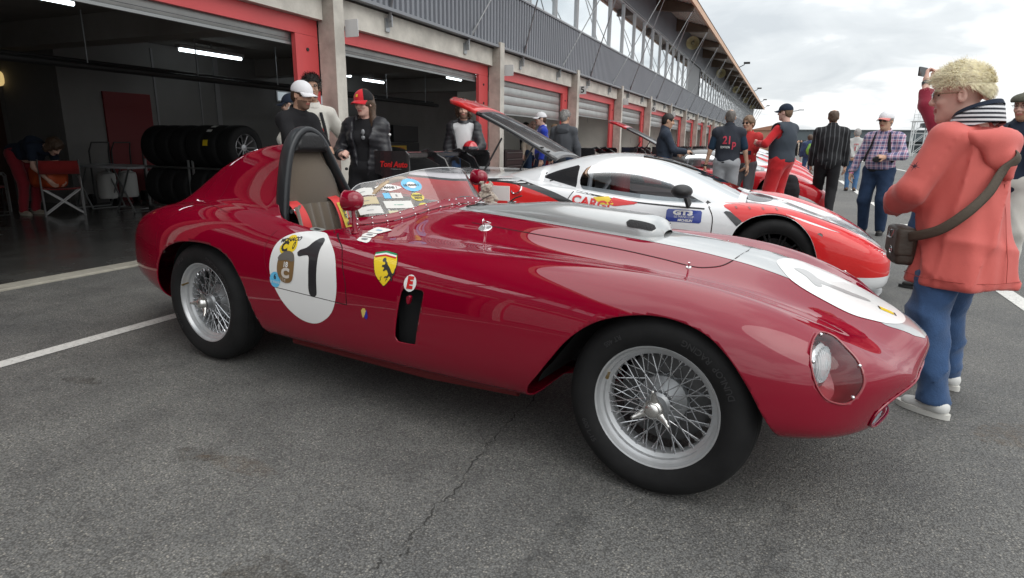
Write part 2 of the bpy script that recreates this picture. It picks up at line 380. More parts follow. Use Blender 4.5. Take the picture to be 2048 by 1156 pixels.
tm = stain_mat('tyre_rubber_mark', (.05, .05, .051), .38, 9); om = stain_mat('oil_stain', (.06, .048, .036), .55, 16); sm2 = stain_mat('rust_stain', (.18, .12, .07), .4, 20)
ground_patch('tyre_mark', [(-.30,.95),(-.12,1.2),(.02,1.6),(.10,2.1),(.17,2.1),(.10,1.55),(-.03,1.15),(-.18,.9)], tm, .0030); ground_patch('tyre_mark', [(-.75,.9),(-.62,1.3),(-.55,1.8),(-.47,1.8),(-.52,1.3),(-.63,.9)], tm, .0032)
ground_patch('oil_stain', [(-2.08,1.50),(-2.0,1.47),(-1.92,1.52),(-1.90,1.57),(-2.0,1.59),(-2.10,1.55)], om, .0030); ground_patch('rust_stain', [(-2.0,1.52),(-1.7,1.50),(-1.62,1.56),(-1.8,1.60)], sm2, .0034); ground_patch('oil_stain', [(-3.3,1.80),(-3.15,1.80),(-3.05,1.85),(-3.2,1.88)], om, .0030); ground_patch('rust_stain', [(.9,3.0),(1.4,3.1),(1.5,3.3),(1.0,3.25)], sm2, .0034); ground_patch('oil_stain', [(-1.35,1.05),(-1.1,1.0),(-1.05,1.12),(-1.3,1.2)], om, .0030)
# painted lines
def worn_paint(name, col):
    m = M(name, col, .7, var=.12, vscale=30, bump=.3, bscale=120); t = m.node_tree; b = t.nodes['Principled BSDF']
    tcn = N(t, 'ShaderNodeTexCoord'); n = N(t, 'ShaderNodeTexNoise'); n.inputs['Scale'].default_value = 55; n.inputs['Detail'].default_value = 8; n.inputs['Roughness'].default_value = .7; t.links.new(tcn.outputs['Object'], n.inputs[0])
    r = N(t, 'ShaderNodeValToRGB'); r.color_ramp.elements[0].position = .34; r.color_ramp.elements[1].position = .44; r.color_ramp.elements[0].color = (.35, .35, .35, 1); t.links.new(n.outputs[0], r.inputs[0]); t.links.new(r.outputs[0], b.inputs['Alpha']); return m
wp = worn_paint('white_road_paint', (.62, .61, .58))
def line(x0, x1, y0, y1):
    g = G(); g.add([(x0, y0, .004), (x1, y0, .004), (x1, y1, .004), (x0, y1, .004)], [(0, 1, 2, 3)]); return g.obj('painted_line', wp, ground, smooth=None)
line(-3.86, -3.75, -4, 60)
for y0, y1 in [(3.6, 7.0), (9.6, 11.6), (13.75, 15.9), (17.6, 20.5), (22.4, 25.2), (27.2, 30), (32, 35), (37, 40), (42, 45), (47, 50)]: line(1.80, 1.94, y0, y1)
line(5.6, 5.75, 2, 90)
# garage floor and threshold
fm = M('garage_floor_paint', (.055, .055, .053), .22, var=.25, vscale=1.4, bump=.05, bscale=20, rvar=.1)
g = G(); g.add([(-13.4, -40, .01), (XF-.05, -40, .01), (XF-.05, 106, .01), (-13.4, 106, .01)], [(0, 1, 2, 3)])
garage_floor = tag(g.obj('garage_floor', fm, smooth=None), kind='structure')
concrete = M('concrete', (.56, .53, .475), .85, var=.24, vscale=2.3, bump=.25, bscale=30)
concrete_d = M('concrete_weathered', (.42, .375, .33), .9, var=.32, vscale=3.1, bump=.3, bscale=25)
thr = M('threshold_concrete', (.34, .32, .27), .85, var=.2, vscale=5, bump=.3, bscale=50)
g = G(); g.bx(XF-.24, XF-.04, -40, 106, -.02, .018); tag(g.obj('threshold_kerb', thr, bevel=.006), kind='structure')
# ---------------------------------------------------------------- pit building
bld = thing('pit_building', 'long pit lane building with red framed garages, corrugated cladding and window band', 'building', (XF, 50, 0))
BL = Vector((-XF, -50, 0))
def bobj(g, name, mats, smooth=35, bevel=0, parent=None):
    o = g.obj(name, mats, parent or bld, smooth, bevel)
    if parent is None: o.location = BL
    return o
def bcopy(me, name, dy, parent=None):
    o = link(name, me, None, parent or bld); o.location = BL+Vector((0, dy, 0)) if parent is None else Vector((0, dy, 0)); return o
red = M('red_door_frame', (.57, .075, .078), .45, var=.08, vscale=1.5, bump=.05, bscale=15)
galv = M('galvanised_slat', (.40, .41, .40), .42, .6, var=.12, vscale=3)
grey_pl = M('grey_sheet_cladding', (.20, .21, .235), .42, .1, var=.06, vscale=.8)
grey_rib = M('grey_sheet_flashing', (.23, .24, .26), .45, .2)
alu = M('aluminium_frame', (.52, .53, .54), .4, .35)
dark_alu = M('dark_window_mullion', (.12, .125, .135), .45, .3)
wpane = M('window_reflective_glass', (.72, .77, .80), .025, .95, spec=.9, rvar=.015, vscale=.6)
timber = M('brown_glulam_timber', (.10, .072, .052), .7, var=.2, vscale=3)
soffit_m = M('soffit_sheet', (.52, .46, .41), .6, var=.05, vscale=1)
fascia_m = M('tan_fascia', (.62, .38, .24), .5, var=.06, vscale=1.2)
steel = M('galvanised_steel', (.36, .37, .38), .4, .8)
black_gap = M('dark_joint', (.03, .028, .026), .9)
shut_dark = M('shutter_box_dark', (.05, .052, .052), .6)
beige = M('beige_wall_paint', (.78, .74, .67), .85, var=.08, vscale=1.5, bump=.15, bscale=20)
inwall = M('garage_wall_paint', (.19, .185, .178), .8, var=.1, vscale=1.5, bump=.15, bscale=20)
inceil = M('garage_ceiling_concrete', (.26, .24, .22), .9, var=.12, vscale=2)
# one of each repeated piece, reused bay by bay
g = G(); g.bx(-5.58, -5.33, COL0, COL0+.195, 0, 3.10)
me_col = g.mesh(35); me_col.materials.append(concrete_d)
# front face in the paler concrete
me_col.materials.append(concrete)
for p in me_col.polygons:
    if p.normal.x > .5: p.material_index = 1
g = G(); g.bx(-5.75, -5.50, COL0+.2, COL0+BAY-.005, 2.665, 2.985); me_lint = g.mesh(35); me_lint.materials.append(concrete)
g = G(); y0, y1 = COL0+.2, COL0+BAY-.002; g.bx(-5.66, XF, y0, y1, 2.47, 2.662); me_hdr = g.mesh(35); me_hdr.materials.append(red)
g = G(); g.bx(-5.66, XF, y1-.40, y1, 0, 2.467); me_jr = g.mesh(35); me_jr.materials.append(red)
g = G(); g.bx(-5.66, XF, y0, y0+.22, 0, 2.467); me_jl = g.mesh(35); me_jl.materials.append(red)
me_bolt = G().tube([(0, 0, 0), (.02, 0, 0)], .022, 10).mesh(35); me_bolt.materials.append(black_gap)
# corrugated sheets: trapezoid profile, one sheet per bay
def corr(yA, yB, zA, zB, x, pitch=.138, d=.035):
    P = []; y = yA
    while y < yB-1e-6:
        for fy, fx in ((0, 0), (.42, 0), (.5, d), (.92, d)): P.append((x+fx, min(y+fy*pitch, yB)))
        y += pitch
    P.append((x, yB)); g = G(); g.grid(np.array([[(a, b, zA) for a, b in P], [(a, b, zB) for a, b in P]])); return g
me_cl = corr(0, BAY-.004, 3.045, 4.055, -5.40).mesh(None); me_cl.materials.append(grey_pl)
me_cu = corr(0, BAY-.004, 5.735, 6.96, -5.40).mesh(None); me_cu.materials.append(grey_pl)
g = G(); g.bx(-5.6, -5.352, 0, BAY, 3.0, 3.043); g.bx(-5.6, -5.345, 0, BAY, 4.057, 4.09); g.bx(-5.6, -5.345, 0, BAY, 5.70, 5.733); me_fl = g.mesh(35); me_fl.materials.append(grey_rib)
g = G(); g.bx(-5.62, -5.46, 0, BAY, 2.985, 3.0); me_jt = g.mesh(35); me_jt.materials.append(black_gap)
WW = BAY/3
g = G(); fr = .032
g.bx(-5.47, -5.38, .02, WW-.02, 4.092, 4.092+fr); g.bx(-5.47, -5.38, .02, WW-.02, 5.698-fr, 5.698); g.bx(-5.469, -5.381, .02, .02+fr, 4.092+fr, 5.698-fr); g.bx(-5.469, -5.381, WW-.02-fr, WW-.02, 4.092+fr, 5.698-fr)
me_wf = g.mesh(35); me_wf.materials.append(alu)
g = G(); g.add([(-5.43, .05, 4.12), (-5.43, WW-.05, 4.12), (-5.43, WW-.05, 5.67), (-5.43, .05, 5.67)], [(0, 1, 2, 3)])
me_wp = g.mesh(None); me_wp.materials.append(wpane)
g = G(); g.bx(-5.50, -5.40, -.02, .02, 4.09, 5.70); me_ml = g.mesh(35); me_ml.materials.append(dark_alu)
g = G(); g.bx(-5.52, -5.44, 0, BAY, 4.09, 5.70); me_solid = g.mesh(35); me_solid.materials.append(dark_alu)
# eave beam (glulam, tapering to its tip), soffit sheet, fascia, roof
def beam_mesh():
    g = G(); P = [(-5.44, 6.40), (-4.75, 6.30), (-3.90, 6.26), (-3.90, 6.46), (-5.44, 6.915)]; g.prism(P, -.11, .11, 'y'); return g.mesh(35)
me_beam = beam_mesh(); me_beam.materials.append(timber)
def soff():
    P = []; n = 12
    for i in range(n):
        for fx, dz in ((0, 0), (.5, 0), (.55, .018), (.95, .018)): P.append((i+fx, dz))
    P.append((n, 0)); g = G()
    A = [[(-5.44+1.58*u/n, yy, 6.925-.455*u/n+dz) for u, dz in P] for yy in (0, BAY-.22)]; g.grid(np.array(A)); return g.mesh(None)
me_soff = soff(); me_soff.materials.append(soffit_m)
g = G(); g.bx(-3.90, -3.82, 0, BAY-.006, 6.42, 6.66); me_fas = g.mesh(35); me_fas.materials.append(fascia_m)
# tie rod with its bracket
def rod(sign):
    g = G(); yb = 1.28*sign; a = Vector((-5.44, yb, 2.93)); b = Vector((-3.93, 0, 6.33)); g.tube([a, b], .014, 6); g2 = G()
    g2.bx(-5.50, -5.475, yb-.05, yb+.05, 2.74, 2.92); g2.bx(-5.475, -5.40, yb-.012, yb+.012, 2.80, 2.96); g2.tube([(-5.43, yb-.03, 2.9), (-5.43, yb+.03, 2.9)], .025, 8)
    d = (b-a).normalized(); g2.tube([a-d*.03, a+d*.32], .024, 8)
    A, B = g.mesh(35), g2.mesh(35); A.materials.append(steel); B.materials.append(steel); return A, B
RODS = [rod(-1), rod(1)]
for n in range(NB0, NB1):
    dy = n*BAY; yc = COL0+.1+dy; near = n < 12
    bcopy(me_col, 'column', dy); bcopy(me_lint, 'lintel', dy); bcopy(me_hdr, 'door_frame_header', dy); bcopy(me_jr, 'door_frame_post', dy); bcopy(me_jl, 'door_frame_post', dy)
    if -2 < n < 4:
        for zz in (1.9, 2.3): o = bcopy(me_bolt, 'bolt', 0); o.location = BL+Vector((XF-.008, COL0+BAY-.2+dy, zz if zz > 2 else 1.95))
    cl_ = bcopy(me_cl, 'cladding_sheet', COL0+dy); bcopy(me_cu, 'cladding_sheet', COL0+dy); bcopy(me_fl, 'flashing', COL0+dy); bcopy(me_jt, 'joint', COL0+dy)
    if n == 6: bcopy(me_solid, 'blank_panel', COL0+dy)
    else:
        for k_ in range(3):
            f_ = bcopy(me_wf, 'window', COL0+dy+k_*WW); bcopy(me_wp, 'pane', 0, f_)
            m_ = bcopy(me_ml, 'mullion', COL0+dy+k_*WW)
    bcopy(me_beam, 'eave_beam', yc); bcopy(me_soff, 'soffit_sheet', yc+.11); bcopy(me_fas, 'fascia', yc)
    for A, B in RODS:
        r_ = bcopy(A, 'tie_rod', yc); bcopy(B, 'bracket', 0, r_)
g = G(); ya, yb = COL0+NB0*BAY, COL0+NB1*BAY
g.add([(-5.44, ya, 7.02), (-3.80, ya, 6.68), (-3.80, yb, 6.68), (-5.44, yb, 7.02), (-16, ya, 7.9), (-16, yb, 7.9)], [(0, 1, 2, 3), (0, 3, 5, 4)]); g.bx(-16, -5.6, yb-.1, yb, 0, 7.6)
bobj(g, 'roof', M('roof_sheet', (.25, .25, .26), .6))
g = G(); g.bx(-16, -5.53, ya, yb, 3.9, 4.05); g.bx(-5.72, -5.53, ya, yb, 5.75, 7.0); g.bx(-7.6, -7.5, ya, yb, 4.06, 5.7); bobj(g, 'upper_floor', M('upper_interior', (.2, .2, .21), .9))
# roller shutters: partly lowered in the bays further down the row, rolled up into the head in the first two
def shutter(n, z):
    y0 = COL0+.42+n*BAY; y1 = COL0+BAY-.40+n*BAY; s = None; zz = 2.55; i = 0
    while zz > z:
        g = G(); P = [(-5.70, zz), (-5.692, zz-.02), (-5.684, zz-.09), (-5.692, zz-.16), (-5.70, zz-.178), (-5.712, zz-.178), (-5.712, zz)]; g.prism(P, y0-.05, y1+.05, 'y'); bobj(g, 'shutter_slat', galv, 40); zz -= .185; i += 1
    g = G(); g.bx(-5.725, -5.68, y0-.05, y1+.05, zz-.03, zz); bobj(g, 'shutter_bottom_bar', M('shutter_bar', (.30, .31, .31), .4, .5))
for n, z in ((-5, 1.2), (-4, .2), (-3, .2), (-2, 2.0), (-1, 2.50), (0, 2.50), (1, 1.95), (2, 2.02), (3, 2.05), (4, 2.1), (5, 2.12), (6, 2.0), (7, 2.2), (8, 2.0), (9, 2.1), (10, 2.3), (11, 2.2)): shutter(n, z)
for n in (-1, 0):      # guide rails at the shutter box
    g = G()
    for q in range(3): g.bx(-5.74+.02*q, -5.73+.02*q, COL0+.25+n*BAY, COL0+BAY-.40+n*BAY, 2.40, 2.468)
    bobj(g, 'shutter_guide', M('rubber_grey_guide', (.13, .135, .14), .5, .3))
# interiors
g = G(); g.bx(-13.4, -5.76, ya, yb, 3.0, 3.10); bobj(g, 'garage_ceiling', inceil)
for n in range(NB0, NB1):
    g = G(); yy = COL0+.1+n*BAY; g.bx(-13.3, -5.77, yy-.2, yy+.2, 2.62, 2.998); bobj(g, 'ceiling_beam', inceil)
    if n >= 2:
        g = G(); g.bx(-9.0, -5.77, yy-.08, yy+.08, .012, 2.615); pw_ = bobj(g, 'partition_wall', beige)
        g = G(); g.bx(-8.99, -5.775, yy-.084, yy-.081, .55, .80); bobj(g, 'wall_band', M('red_wall_band', (.30, .02, .028), .6)); g = G(); g.bx(-8.99, -5.775, yy-.084, yy-.081, .02, .547); bobj(g, 'wall_band', M('black_wall_band', (.03, .03, .032), .6))
        if n < 7:
            g = G()
            for q in range(7): xx = -6.1-q*.42; zc_ = 1.2+.35*((q*3+n) % 4); g.bx(xx, xx+.008, yy-.083, yy-.081, zc_, zc_+.22)
            tag(bobj(g, 'wall_cracks', M('wall_crack', (.3, .28, .26), .9), None), kind='stuff')
g = G(); g.bx(-11.75, -11.6, 7.05, 21.5, .012, 2.998); g.bx(-13.2, -11.76, 7.05, 7.2, .012, 2.998); bobj(g, 'back_wall', inwall)
g = G(); g.bx(-13.35, -13.2, ya, 7.2, .012, 2.998); g.bx(-13.2, -5.8, ya-.1, ya, .012, 2.998); bobj(g, 'back_wall', M('dark_recess_paint', (.13, .125, .12), .85, var=.15, vscale=2))
g = G(); g.add([(-300, -60, -.004), (-13.35, -60, -.004), (-13.35, 300, -.004), (-300, 300, -.004)], [(0, 1, 2, 3)]); tag(g.obj('paddock_ground', M('paddock_asphalt', (.13, .13, .125), .85, var=.15, vscale=2), smooth=None), kind='structure')
rdoor = M('red_garage_door', (.16, .012, .014), .5)
g = G(); g.bx(-11.6, -11.56, 7.78, 8.72, .015, 2.02); d_ = bobj(g, 'door', rdoor, bevel=.004)
g = G(); g.tube([(-11.53, 8.60, 1.0), (-11.53, 8.46, 1.0)], .012, 8); g.tube([(-11.56, 8.60, 1.0), (-11.53, 8.60, 1.0)], .012, 8); bobj(g, 'handle', steel, parent=d_)
g = G(); g.tube([(-11.56, 8.60, .86), (-11.54, 8.60, .86)], .03, 10); bobj(g, 'lock_plate', steel, parent=d_)
g = G(); g.bx(-11.6, -11.58, 8.85, 8.89, .02, 2.9); g.bx(-11.6, -11.57, 10.3, 10.42, .02, 2.95); g.bx(-11.6, -11.58, 9.9, 9.93, .02, 2.95); bobj(g, 'wall_conduit', M('grey_conduit', (.25, .25, .25), .6))
g = G(); g.bx(-13.2, -13.16, 6.1, 6.95, .015, 2.0); bobj(g, 'door', M('dark_brown_door', (.05, .018, .012), .5))
# daylight window at the back of the second garage
g = G(); g.bx(-11.595, -11.57, 12.1, 14.1, 2.10, 2.36); bobj(g, 'back_window_frame', alu)
g = G(); g.bx(-11.568, -11.563, 12.14, 14.06, 2.13, 2.33); bobj(g, 'back_window', M('back_window_light', (.6, .65, .68), .4, emit=(.75, .85, .9), estr=.35))
for xx, zz, rr2, c_ in ((-9.6, 2.22, .05, 'black_pipe'), (-9.75, 2.30, .03, 'black_pipe'), (-8.0, 2.86, .035, 'grey_pipe')):
    g = G(); g.tube([(xx, ya, zz), (xx, COL0+2*BAY-.1, zz)], rr2, 10); bobj(g, 'ceiling_pipe', M(c_, (.03, .03, .03) if c_[0] == 'b' else (.2, .19, .18), .5))
for q in range(8):
    g = G(); yy = 2.5+q*1.9; g.tube([(-9.6, yy, 2.24), (-9.6, yy, 3.0)], .01, 6); bobj(g, 'pipe_hanger', steel)
# fluorescent ceiling lights (lit)
tube_em = M('fluorescent_tube', (.9, .95, 1), .3, emit=(.86, .96, 1), estr=4)
hous = M('light_housing', (.55, .56, .56), .5)
tube_br = M('fluorescent_tube_added', (.9, .95, 1), .3, emit=(.92, .97, 1), estr=13)  # stronger glow for the added lamps hidden behind the shutters
def ceil_light(x, y, l, label, tm_=None):
    t = thing('ceiling_light', label, 'ceiling light', (x, y, 2.80), 0, 'lit fluorescent ceiling lights in the garages')
    g = G(); g.bx(-.07, .07, -l/2, l/2, .03, .09); g.obj('housing', hous, t, bevel=.008); g = G(); g.tube([(0, -l/2+.03, 0), (0, l/2-.03, 0)], .03, 10); g.obj('tube', tm_ or tube_em, t)
    g = G(); g.tube([(0, 0, .09), (0, 0, .2)], .012, 6); g.obj('hanger', steel, t)
ceil_light(-10.53, 9.37, 1.5, 'lit fluorescent light hanging above the tyre rack in the first garage')
ceil_light(-10.5, 12.9, 1.5, 'lit fluorescent light partly hidden by the red door post, first garage')
ceil_light(-8.24, 4.76, 1.2, 'lit fluorescent light at the top left edge of the photo')
ceil_light(-10.75, 14.95, 1.0, 'lit fluorescent light above the woman in the red cap')
ceil_light(-8.2, 14.95, .8, 'lit fluorescent light above the curly haired man')
for n, w_ in ((1, 'third'), (2, 'fourth'), (3, 'fifth'), (4, 'sixth')): ceil_light(-7.3, COL0+n*BAY+2.6, 1.5, 'added fluorescent light, out of view, behind the shutter of the %s garage' % w_, tube_br)  # invented lamps, out of view, added to brighten the half-shuttered bays
# round wall lamp
t = thing('wall_lamp', 'round yellowish glowing wall lamp in the dark garage corner', 'wall lamp', (-13.18, 7.25-.1, 2.2)); t.location = (-13.19, 7.33-.2, 2.2)
t.location = (-13.17, 6.98, 2.21)
g = G(); g.lathe([(0, .07), (.06, .065), (.11, .045), (.135, .0)], 24, 'x'); g.obj('globe', M('lamp_globe', (.7, .55, .28), .4, emit=(1, .72, .3), estr=.55), t)
g = G(); g.lathe([(.135, -.0), (.145, .0), (.145, -.02), (0, -.02)], 24, 'x'); g.obj('base', hous, t)
# bay signs facing down the pit lane
signw = M('white_sign', (.62, .62, .62), .5); blk = M('black_print', (.015, .015, .016), .6)
for n in range(0, 12):
    num = {2: '5', 4: '6', 6: '7', 8: '8'}.get(n); yy = COL0+.255+n*BAY
    words = ['first', 'second', 'third', 'fourth', 'fifth', 'sixth', 'seventh', 'eighth', 'ninth', 'tenth', 'eleventh', 'twelfth']
    t = thing('bay_sign', ('square white sign with the number %s beside the %s concrete column' % (num, words[n])) if num else 'blank square white sign beside the %s concrete column' % words[n], 'sign', (-5.26, yy, 2.60), 0, 'bay number signs along the pit building')
    g = G(); g.prism(rrect(-.10, .10, -.105, .105, .012), -.006, .006, 'y'); g.obj('plate', signw, t)
    if num: lettering(num, .22, blk, t, (0, -.008, 0), (1, 0, 0), (0, 0, 1), bold=.006)
    g = G(); g.bx(-.16, -.06, .007, .02, -.02, .02); g.obj('arm', steel, t)
# loudspeakers and floodlights under and on the eave
spk = M('speaker_cream', (.55, .50, .30), .5)
for i, yy in enumerate((34.5, 49.5, 64.5, 79.5, 94)):
    t = thing('loudspeaker', 'round cream horn loudspeaker under the eave, %s from the camera' % ['first', 'second', 'third', 'fourth', 'fifth'][i], 'loudspeaker', (-5.0, yy, 6.25), 0, 'loudspeakers under the eave')
    g = G(); g.lathe([(.33, 0), (.31, .02), (.26, .08), (.14, .22), (.1, .3), (0, .31)], 24, 'y'); g.obj('horn', spk, t); g = G(); g.lathe([(.09, -.02), (.1, .02), (0, -.05)], 16, 'y'); g.obj('driver', M('speaker_centre', (.3, .27, .17), .5), t)
    g = G(); g.tube([(0, .2, .05), (0, .2, .42)], .02, 6); g.obj('bracket', steel, t)
for i, yy in enumerate((49.8, 72, 90, 104)):
    t = thing('floodlight', 'small dark floodlight on the roof edge, %s along the eave' % ['nearest', 'second', 'third', 'last'][i], 'floodlight', (-3.8, yy, 6.66), 0, 'floodlights on the roof edge')
    g = G(); g.tube([(0, 0, 0), (.35, 0, .18)], .03, 6); g.obj('arm', blk, t); g = G(); g.box((.5, 0, .28), (.42, .3, .12), Matrix.Identity(4)); g.obj('lamp_head', blk, t)
# ---------------------------------------------------------------- far background
t = thing('far_building', 'long low dark grey building across the end of the pit lane', 'building', (20, 150, 0))
g = G(); g.bx(-18.8, 40, 0, 12, 2.2, 4.35); g.obj('wall', M('far_grey_cladding', (.085, .105, .115), .6), t)
g = G(); g.bx(-18.8, 40, .6, 12, 0, 2.2); g.obj('recess', M('far_dark_recess', (.035, .045, .05), .7), t)
g = G(); g.bx(-18.9, 40.1, -.3, 12, 4.35, 4.5); g.obj('roof_edge', M('far_roof_edge', (.14, .16, .17), .6), t)
for i in range(14):
    g = G(); g.bx(-17+i*4, -16.6+i*4, .3, .6, 0, 2.2); g.obj('post', M('far_post', (.10, .11, .12), .6), t)
t = thing('brick_building', 'small brown building at the far end of the pit building', 'building', (-3, 130, 0))
g = G(); g.bx(-4, 4, 0, 8, 0, 3.9); g.obj('wall', M('far_brown', (.30, .17, .11), .8), t); g = G(); g.prism([(-4.3, 3.9), (4.3, 3.9), (0, 4.8)], -.3, 8.3, 'y'); g.obj('roof', M('far_brown_roof', (.28, .14, .09), .8), t)
# lattice platform tower
t = thing('observation_tower', 'white steel lattice tower with railed platform behind the plaid shirt man', 'tower', (15.4, 96, 0)); wst = M('white_steel', (.62, .64, .64), .5)
W_ = .75; H_ = 4.35
for i, (a, b) in enumerate(((-1, -1), (1, -1), (1, 1), (-1, 1))):
    g = G(); g.tube([(a*W_, b*W_, 0), (a*W_, b*W_, H_)], .07, 6); g.obj('leg', wst, t)
for k_ in range(3):
    for (p, q) in (((-1, -1), (1, -1)), ((1, -1), (1, 1)), ((-1, 1), (1, 1)), ((-1, -1), (-1, 1))):
        g = G(); z0 = k_*H_/3; z1 = z0+H_/3; g.tube([(p[0]*W_, p[1]*W_, z0), (q[0]*W_, q[1]*W_, z1)], .035, 5); g.tube([(p[0]*W_, p[1]*W_, z1), (q[0]*W_, q[1]*W_, z1)], .035, 5); g.obj('brace', wst, t)
g = G(); g.bx(-1.0, 1.4, -1, 1, H_, H_+.1); g.obj('platform', wst, t); g = G(); g.bx(.1, 1.38, -.9, .9, H_-.75, H_-.2); g.obj('cabin', M('dark_box', (.04, .045, .05), .5), t)
for a in (-.95, -.3, .4, 1.35):
    g = G(); g.tube([(a, -.95, H_+.1), (a, -.95, H_+.85)], .03, 6); g.obj('rail_post', wst, t)
g = G(); g.tube([(-.95, -.95, H_+.85), (1.35, -.95, H_+.85)], .03, 6); g.tube([(-.95, -.95, H_+.48), (1.35, -.95, H_+.48)], .03, 6); g.obj('rail', wst, t)
g = G(); g.tube([(-.95, -.95, 0), (-.95, -.95, H_+1.5), (-.5, -.95, H_+1.5), (-.5, -.95, 0)], .03, 6); g.obj('ladder', wst, t)
# street lamp
t = thing('street_lamp', 'thin street lamp with bent arm above the far building', 'street lamp', (-1.2, 140, 0)); g = G(); g.tube([(0, 0, 0), (0, 0, 7), (.3, 0, 7.6), (2.6, 0, 8.0)], .09, 6); g.obj('pole', steel, t); g = G(); g.box((3, 0, 8.05), (1.0, .4, .18)); g.obj('lamp_head', steel, t)
# tree at the right edge
leafm = M('tree_leaf', (.055, .10, .03), .7, var=.45, vscale=1.2); bark = M('tree_bark', (.09, .07, .05), .9, var=.3, vscale=6)
def tree(loc, h, w, label, seed, nleaf=5200):
    r = np.random.default_rng(seed); t = thing('tree', label, 'tree', loc, 0, 'trees beyond the pit lane'); g = G()
    g.tube([(0, 0, 0), (.1, 0, h*.25), (.0, .1, h*.5), (.1, 0, h*.8)], [.22*h/6, .17*h/6, .1*h/6, .03], 8)
    cl = []
    for i in range(16):
        a = r.uniform(0, 6.28); z = h*r.uniform(.3, .95); q = w*.5*math.sin(math.pi*min(1, max(.12, (z/h-.18)/.85)))*r.uniform(.4, 1); e_ = (q*math.cos(a), q*math.sin(a), z); cl.append(e_); g.tube([(0, 0, z*.6), e_], [.06, .015], 5)
    g.obj('trunk', bark, t); c = np.array(cl)[r.integers(0, 16, nleaf)]+r.normal(size=(nleaf, 3))*np.array([w*.11, w*.11, h*.075]); s = r.uniform(.05, .12, nleaf)*h/6*1.6
    u = r.normal(size=(nleaf, 3)); u /= np.linalg.norm(u, axis=1)[:, None]; v = np.cross(u, r.normal(size=(nleaf, 3))); v /= np.linalg.norm(v, axis=1)[:, None]
    V = np.stack([c-u*s[:, None], c+v*s[:, None]*.6, c+u*s[:, None], c-v*s[:, None]*.6], 1).reshape(-1, 3); F = np.arange(nleaf*4).reshape(-1, 4); link('crown', mesh_from(V, F), leafm, t)
tree((21.6, 68, 0), 5.3, 5.5, 'dense green tree at the right edge behind the flat cap man', 5)
tree((28, 72, 0), 5.6, 6.5, 'green tree mostly hidden behind the coral raincoat, further right', 6)
# ================================================================ red vintage racing car
def periodic_spline(P, n):
    """closed C2 cubic through points P (m,2), chord length parameter, n samples"""
    m = len(P); d = np.linalg.norm(np.roll(P, -1, 0)-P, axis=1); d = np.maximum(d, 1e-4)**.7; A = np.zeros((m, m)); B = np.zeros((m, P.shape[1]))
    for i in range(m):
        h0, h1 = d[i-1], d[i]; A[i, i-1] = h0; A[i, i] = 2*(h0+h1); A[i, (i+1) % m] = h1; B[i] = 6*((P[(i+1) % m]-P[i])/h1-(P[i]-P[i-1])/h0)
    Mm = np.linalg.solve(A, B); t = np.concatenate([[0], np.cumsum(d)]); return d, Mm, t
def eval_spline(P, d, Mm, t, i, u):
    j = (i+1) % len(P); h = d[i]; a = 1-u; return a*P[i]+u*P[j]+h*h/6*((a**3-a)*Mm[i]+(u**3-u)*Mm[j])
def gsmooth(x, y, xs, sig):
    """piecewise-cubic table lookup, then gaussian smoothing along x (reflecting ends)"""
    x = np.array(x); y = np.array(y); m = np.gradient(y, x); i = np.clip(np.searchsorted(x, xs)-1, 0, len(x)-2); h = x[i+1]-x[i]; t = (xs-x[i])/h
    v = (2*t**3-3*t**2+1)*y[i]+(t**3-2*t**2+t)*h*m[i]+(-2*t**3+3*t**2)*y[i+1]+(t**3-t**2)*h*m[i+1]
    if sig <= 0: return v
    out = np.zeros_like(v)
    for k_ in range(len(xs)): w = np.exp(-.5*((xs-xs[k_])/sig)**2); w *= np.gradient(xs); out[k_] = (w*v).sum()/w.sum()
    return out
# station, bottom z, bottom y, widest y, its z, crest y, crest z, valley y, valley z, centre z, shear
ST = [(-1.20,.42,.10,.15,.48,.10,.54,.06,.55,.555,0), (-1.18,.38,.20,.27,.48,.20,.585,.12,.60,.605,0), (-1.10,.345,.32,.415,.49,.31,.665,.18,.685,.69,0), (-.95,.318,.43,.545,.50,.40,.735,.22,.75,.755,0),
      (-.7,.292,.53,.655,.51,.47,.80,.26,.808,.812,0), (-.35,.268,.63,.742,.52,.515,.852,.3,.848,.85,0), (0,.25,.68,.768,.53,.53,.880,.3,.868,.870,0), (.35,.24,.69,.770,.52,.545,.870,.3,.870,.875,0),
      (.65,.235,.69,.768,.50,.575,.832,.32,.858,.880,0), (.95,.235,.69,.768,.50,.585,.803,.38,.842,.892,0), (1.3,.235,.69,.770,.50,.585,.787,.42,.816,.900,0), (1.7,.24,.69,.775,.50,.58,.780,.42,.790,.880,0),
      (2.05,.25,.69,.780,.50,.578,.780,.42,.770,.855,0), (2.35,.26,.69,.785,.49,.575,.776,.42,.756,.832,0), (2.6,.27,.68,.780,.48,.572,.760,.41,.738,.806,0), (2.8,.28,.65,.762,.46,.560,.724,.40,.705,.768,.03),
      (2.95,.288,.60,.728,.44,.535,.674,.385,.662,.719,.08), (3.07,.29,.54,.665,.42,.490,.612,.355,.612,.664,.16), (3.16,.288,.45,.565,.405,.415,.552,.30,.566,.617,.25), (3.22,.286,.355,.450,.395,.325,.515,.23,.538,.588,.32), (3.258,.287,.28,.355,.388,.26,.482,.18,.51,.560,.36), (3.284,.294,.215,.275,.382,.20,.455,.13,.482,.528,.38), (3.300,.306,.175,.225,.380,.16,.437,.10,.455,.495,.38), (3.304,.320,.16,.205,.380,.145,.428,.09,.443,.470,.38)]
ST = np.array(ST)
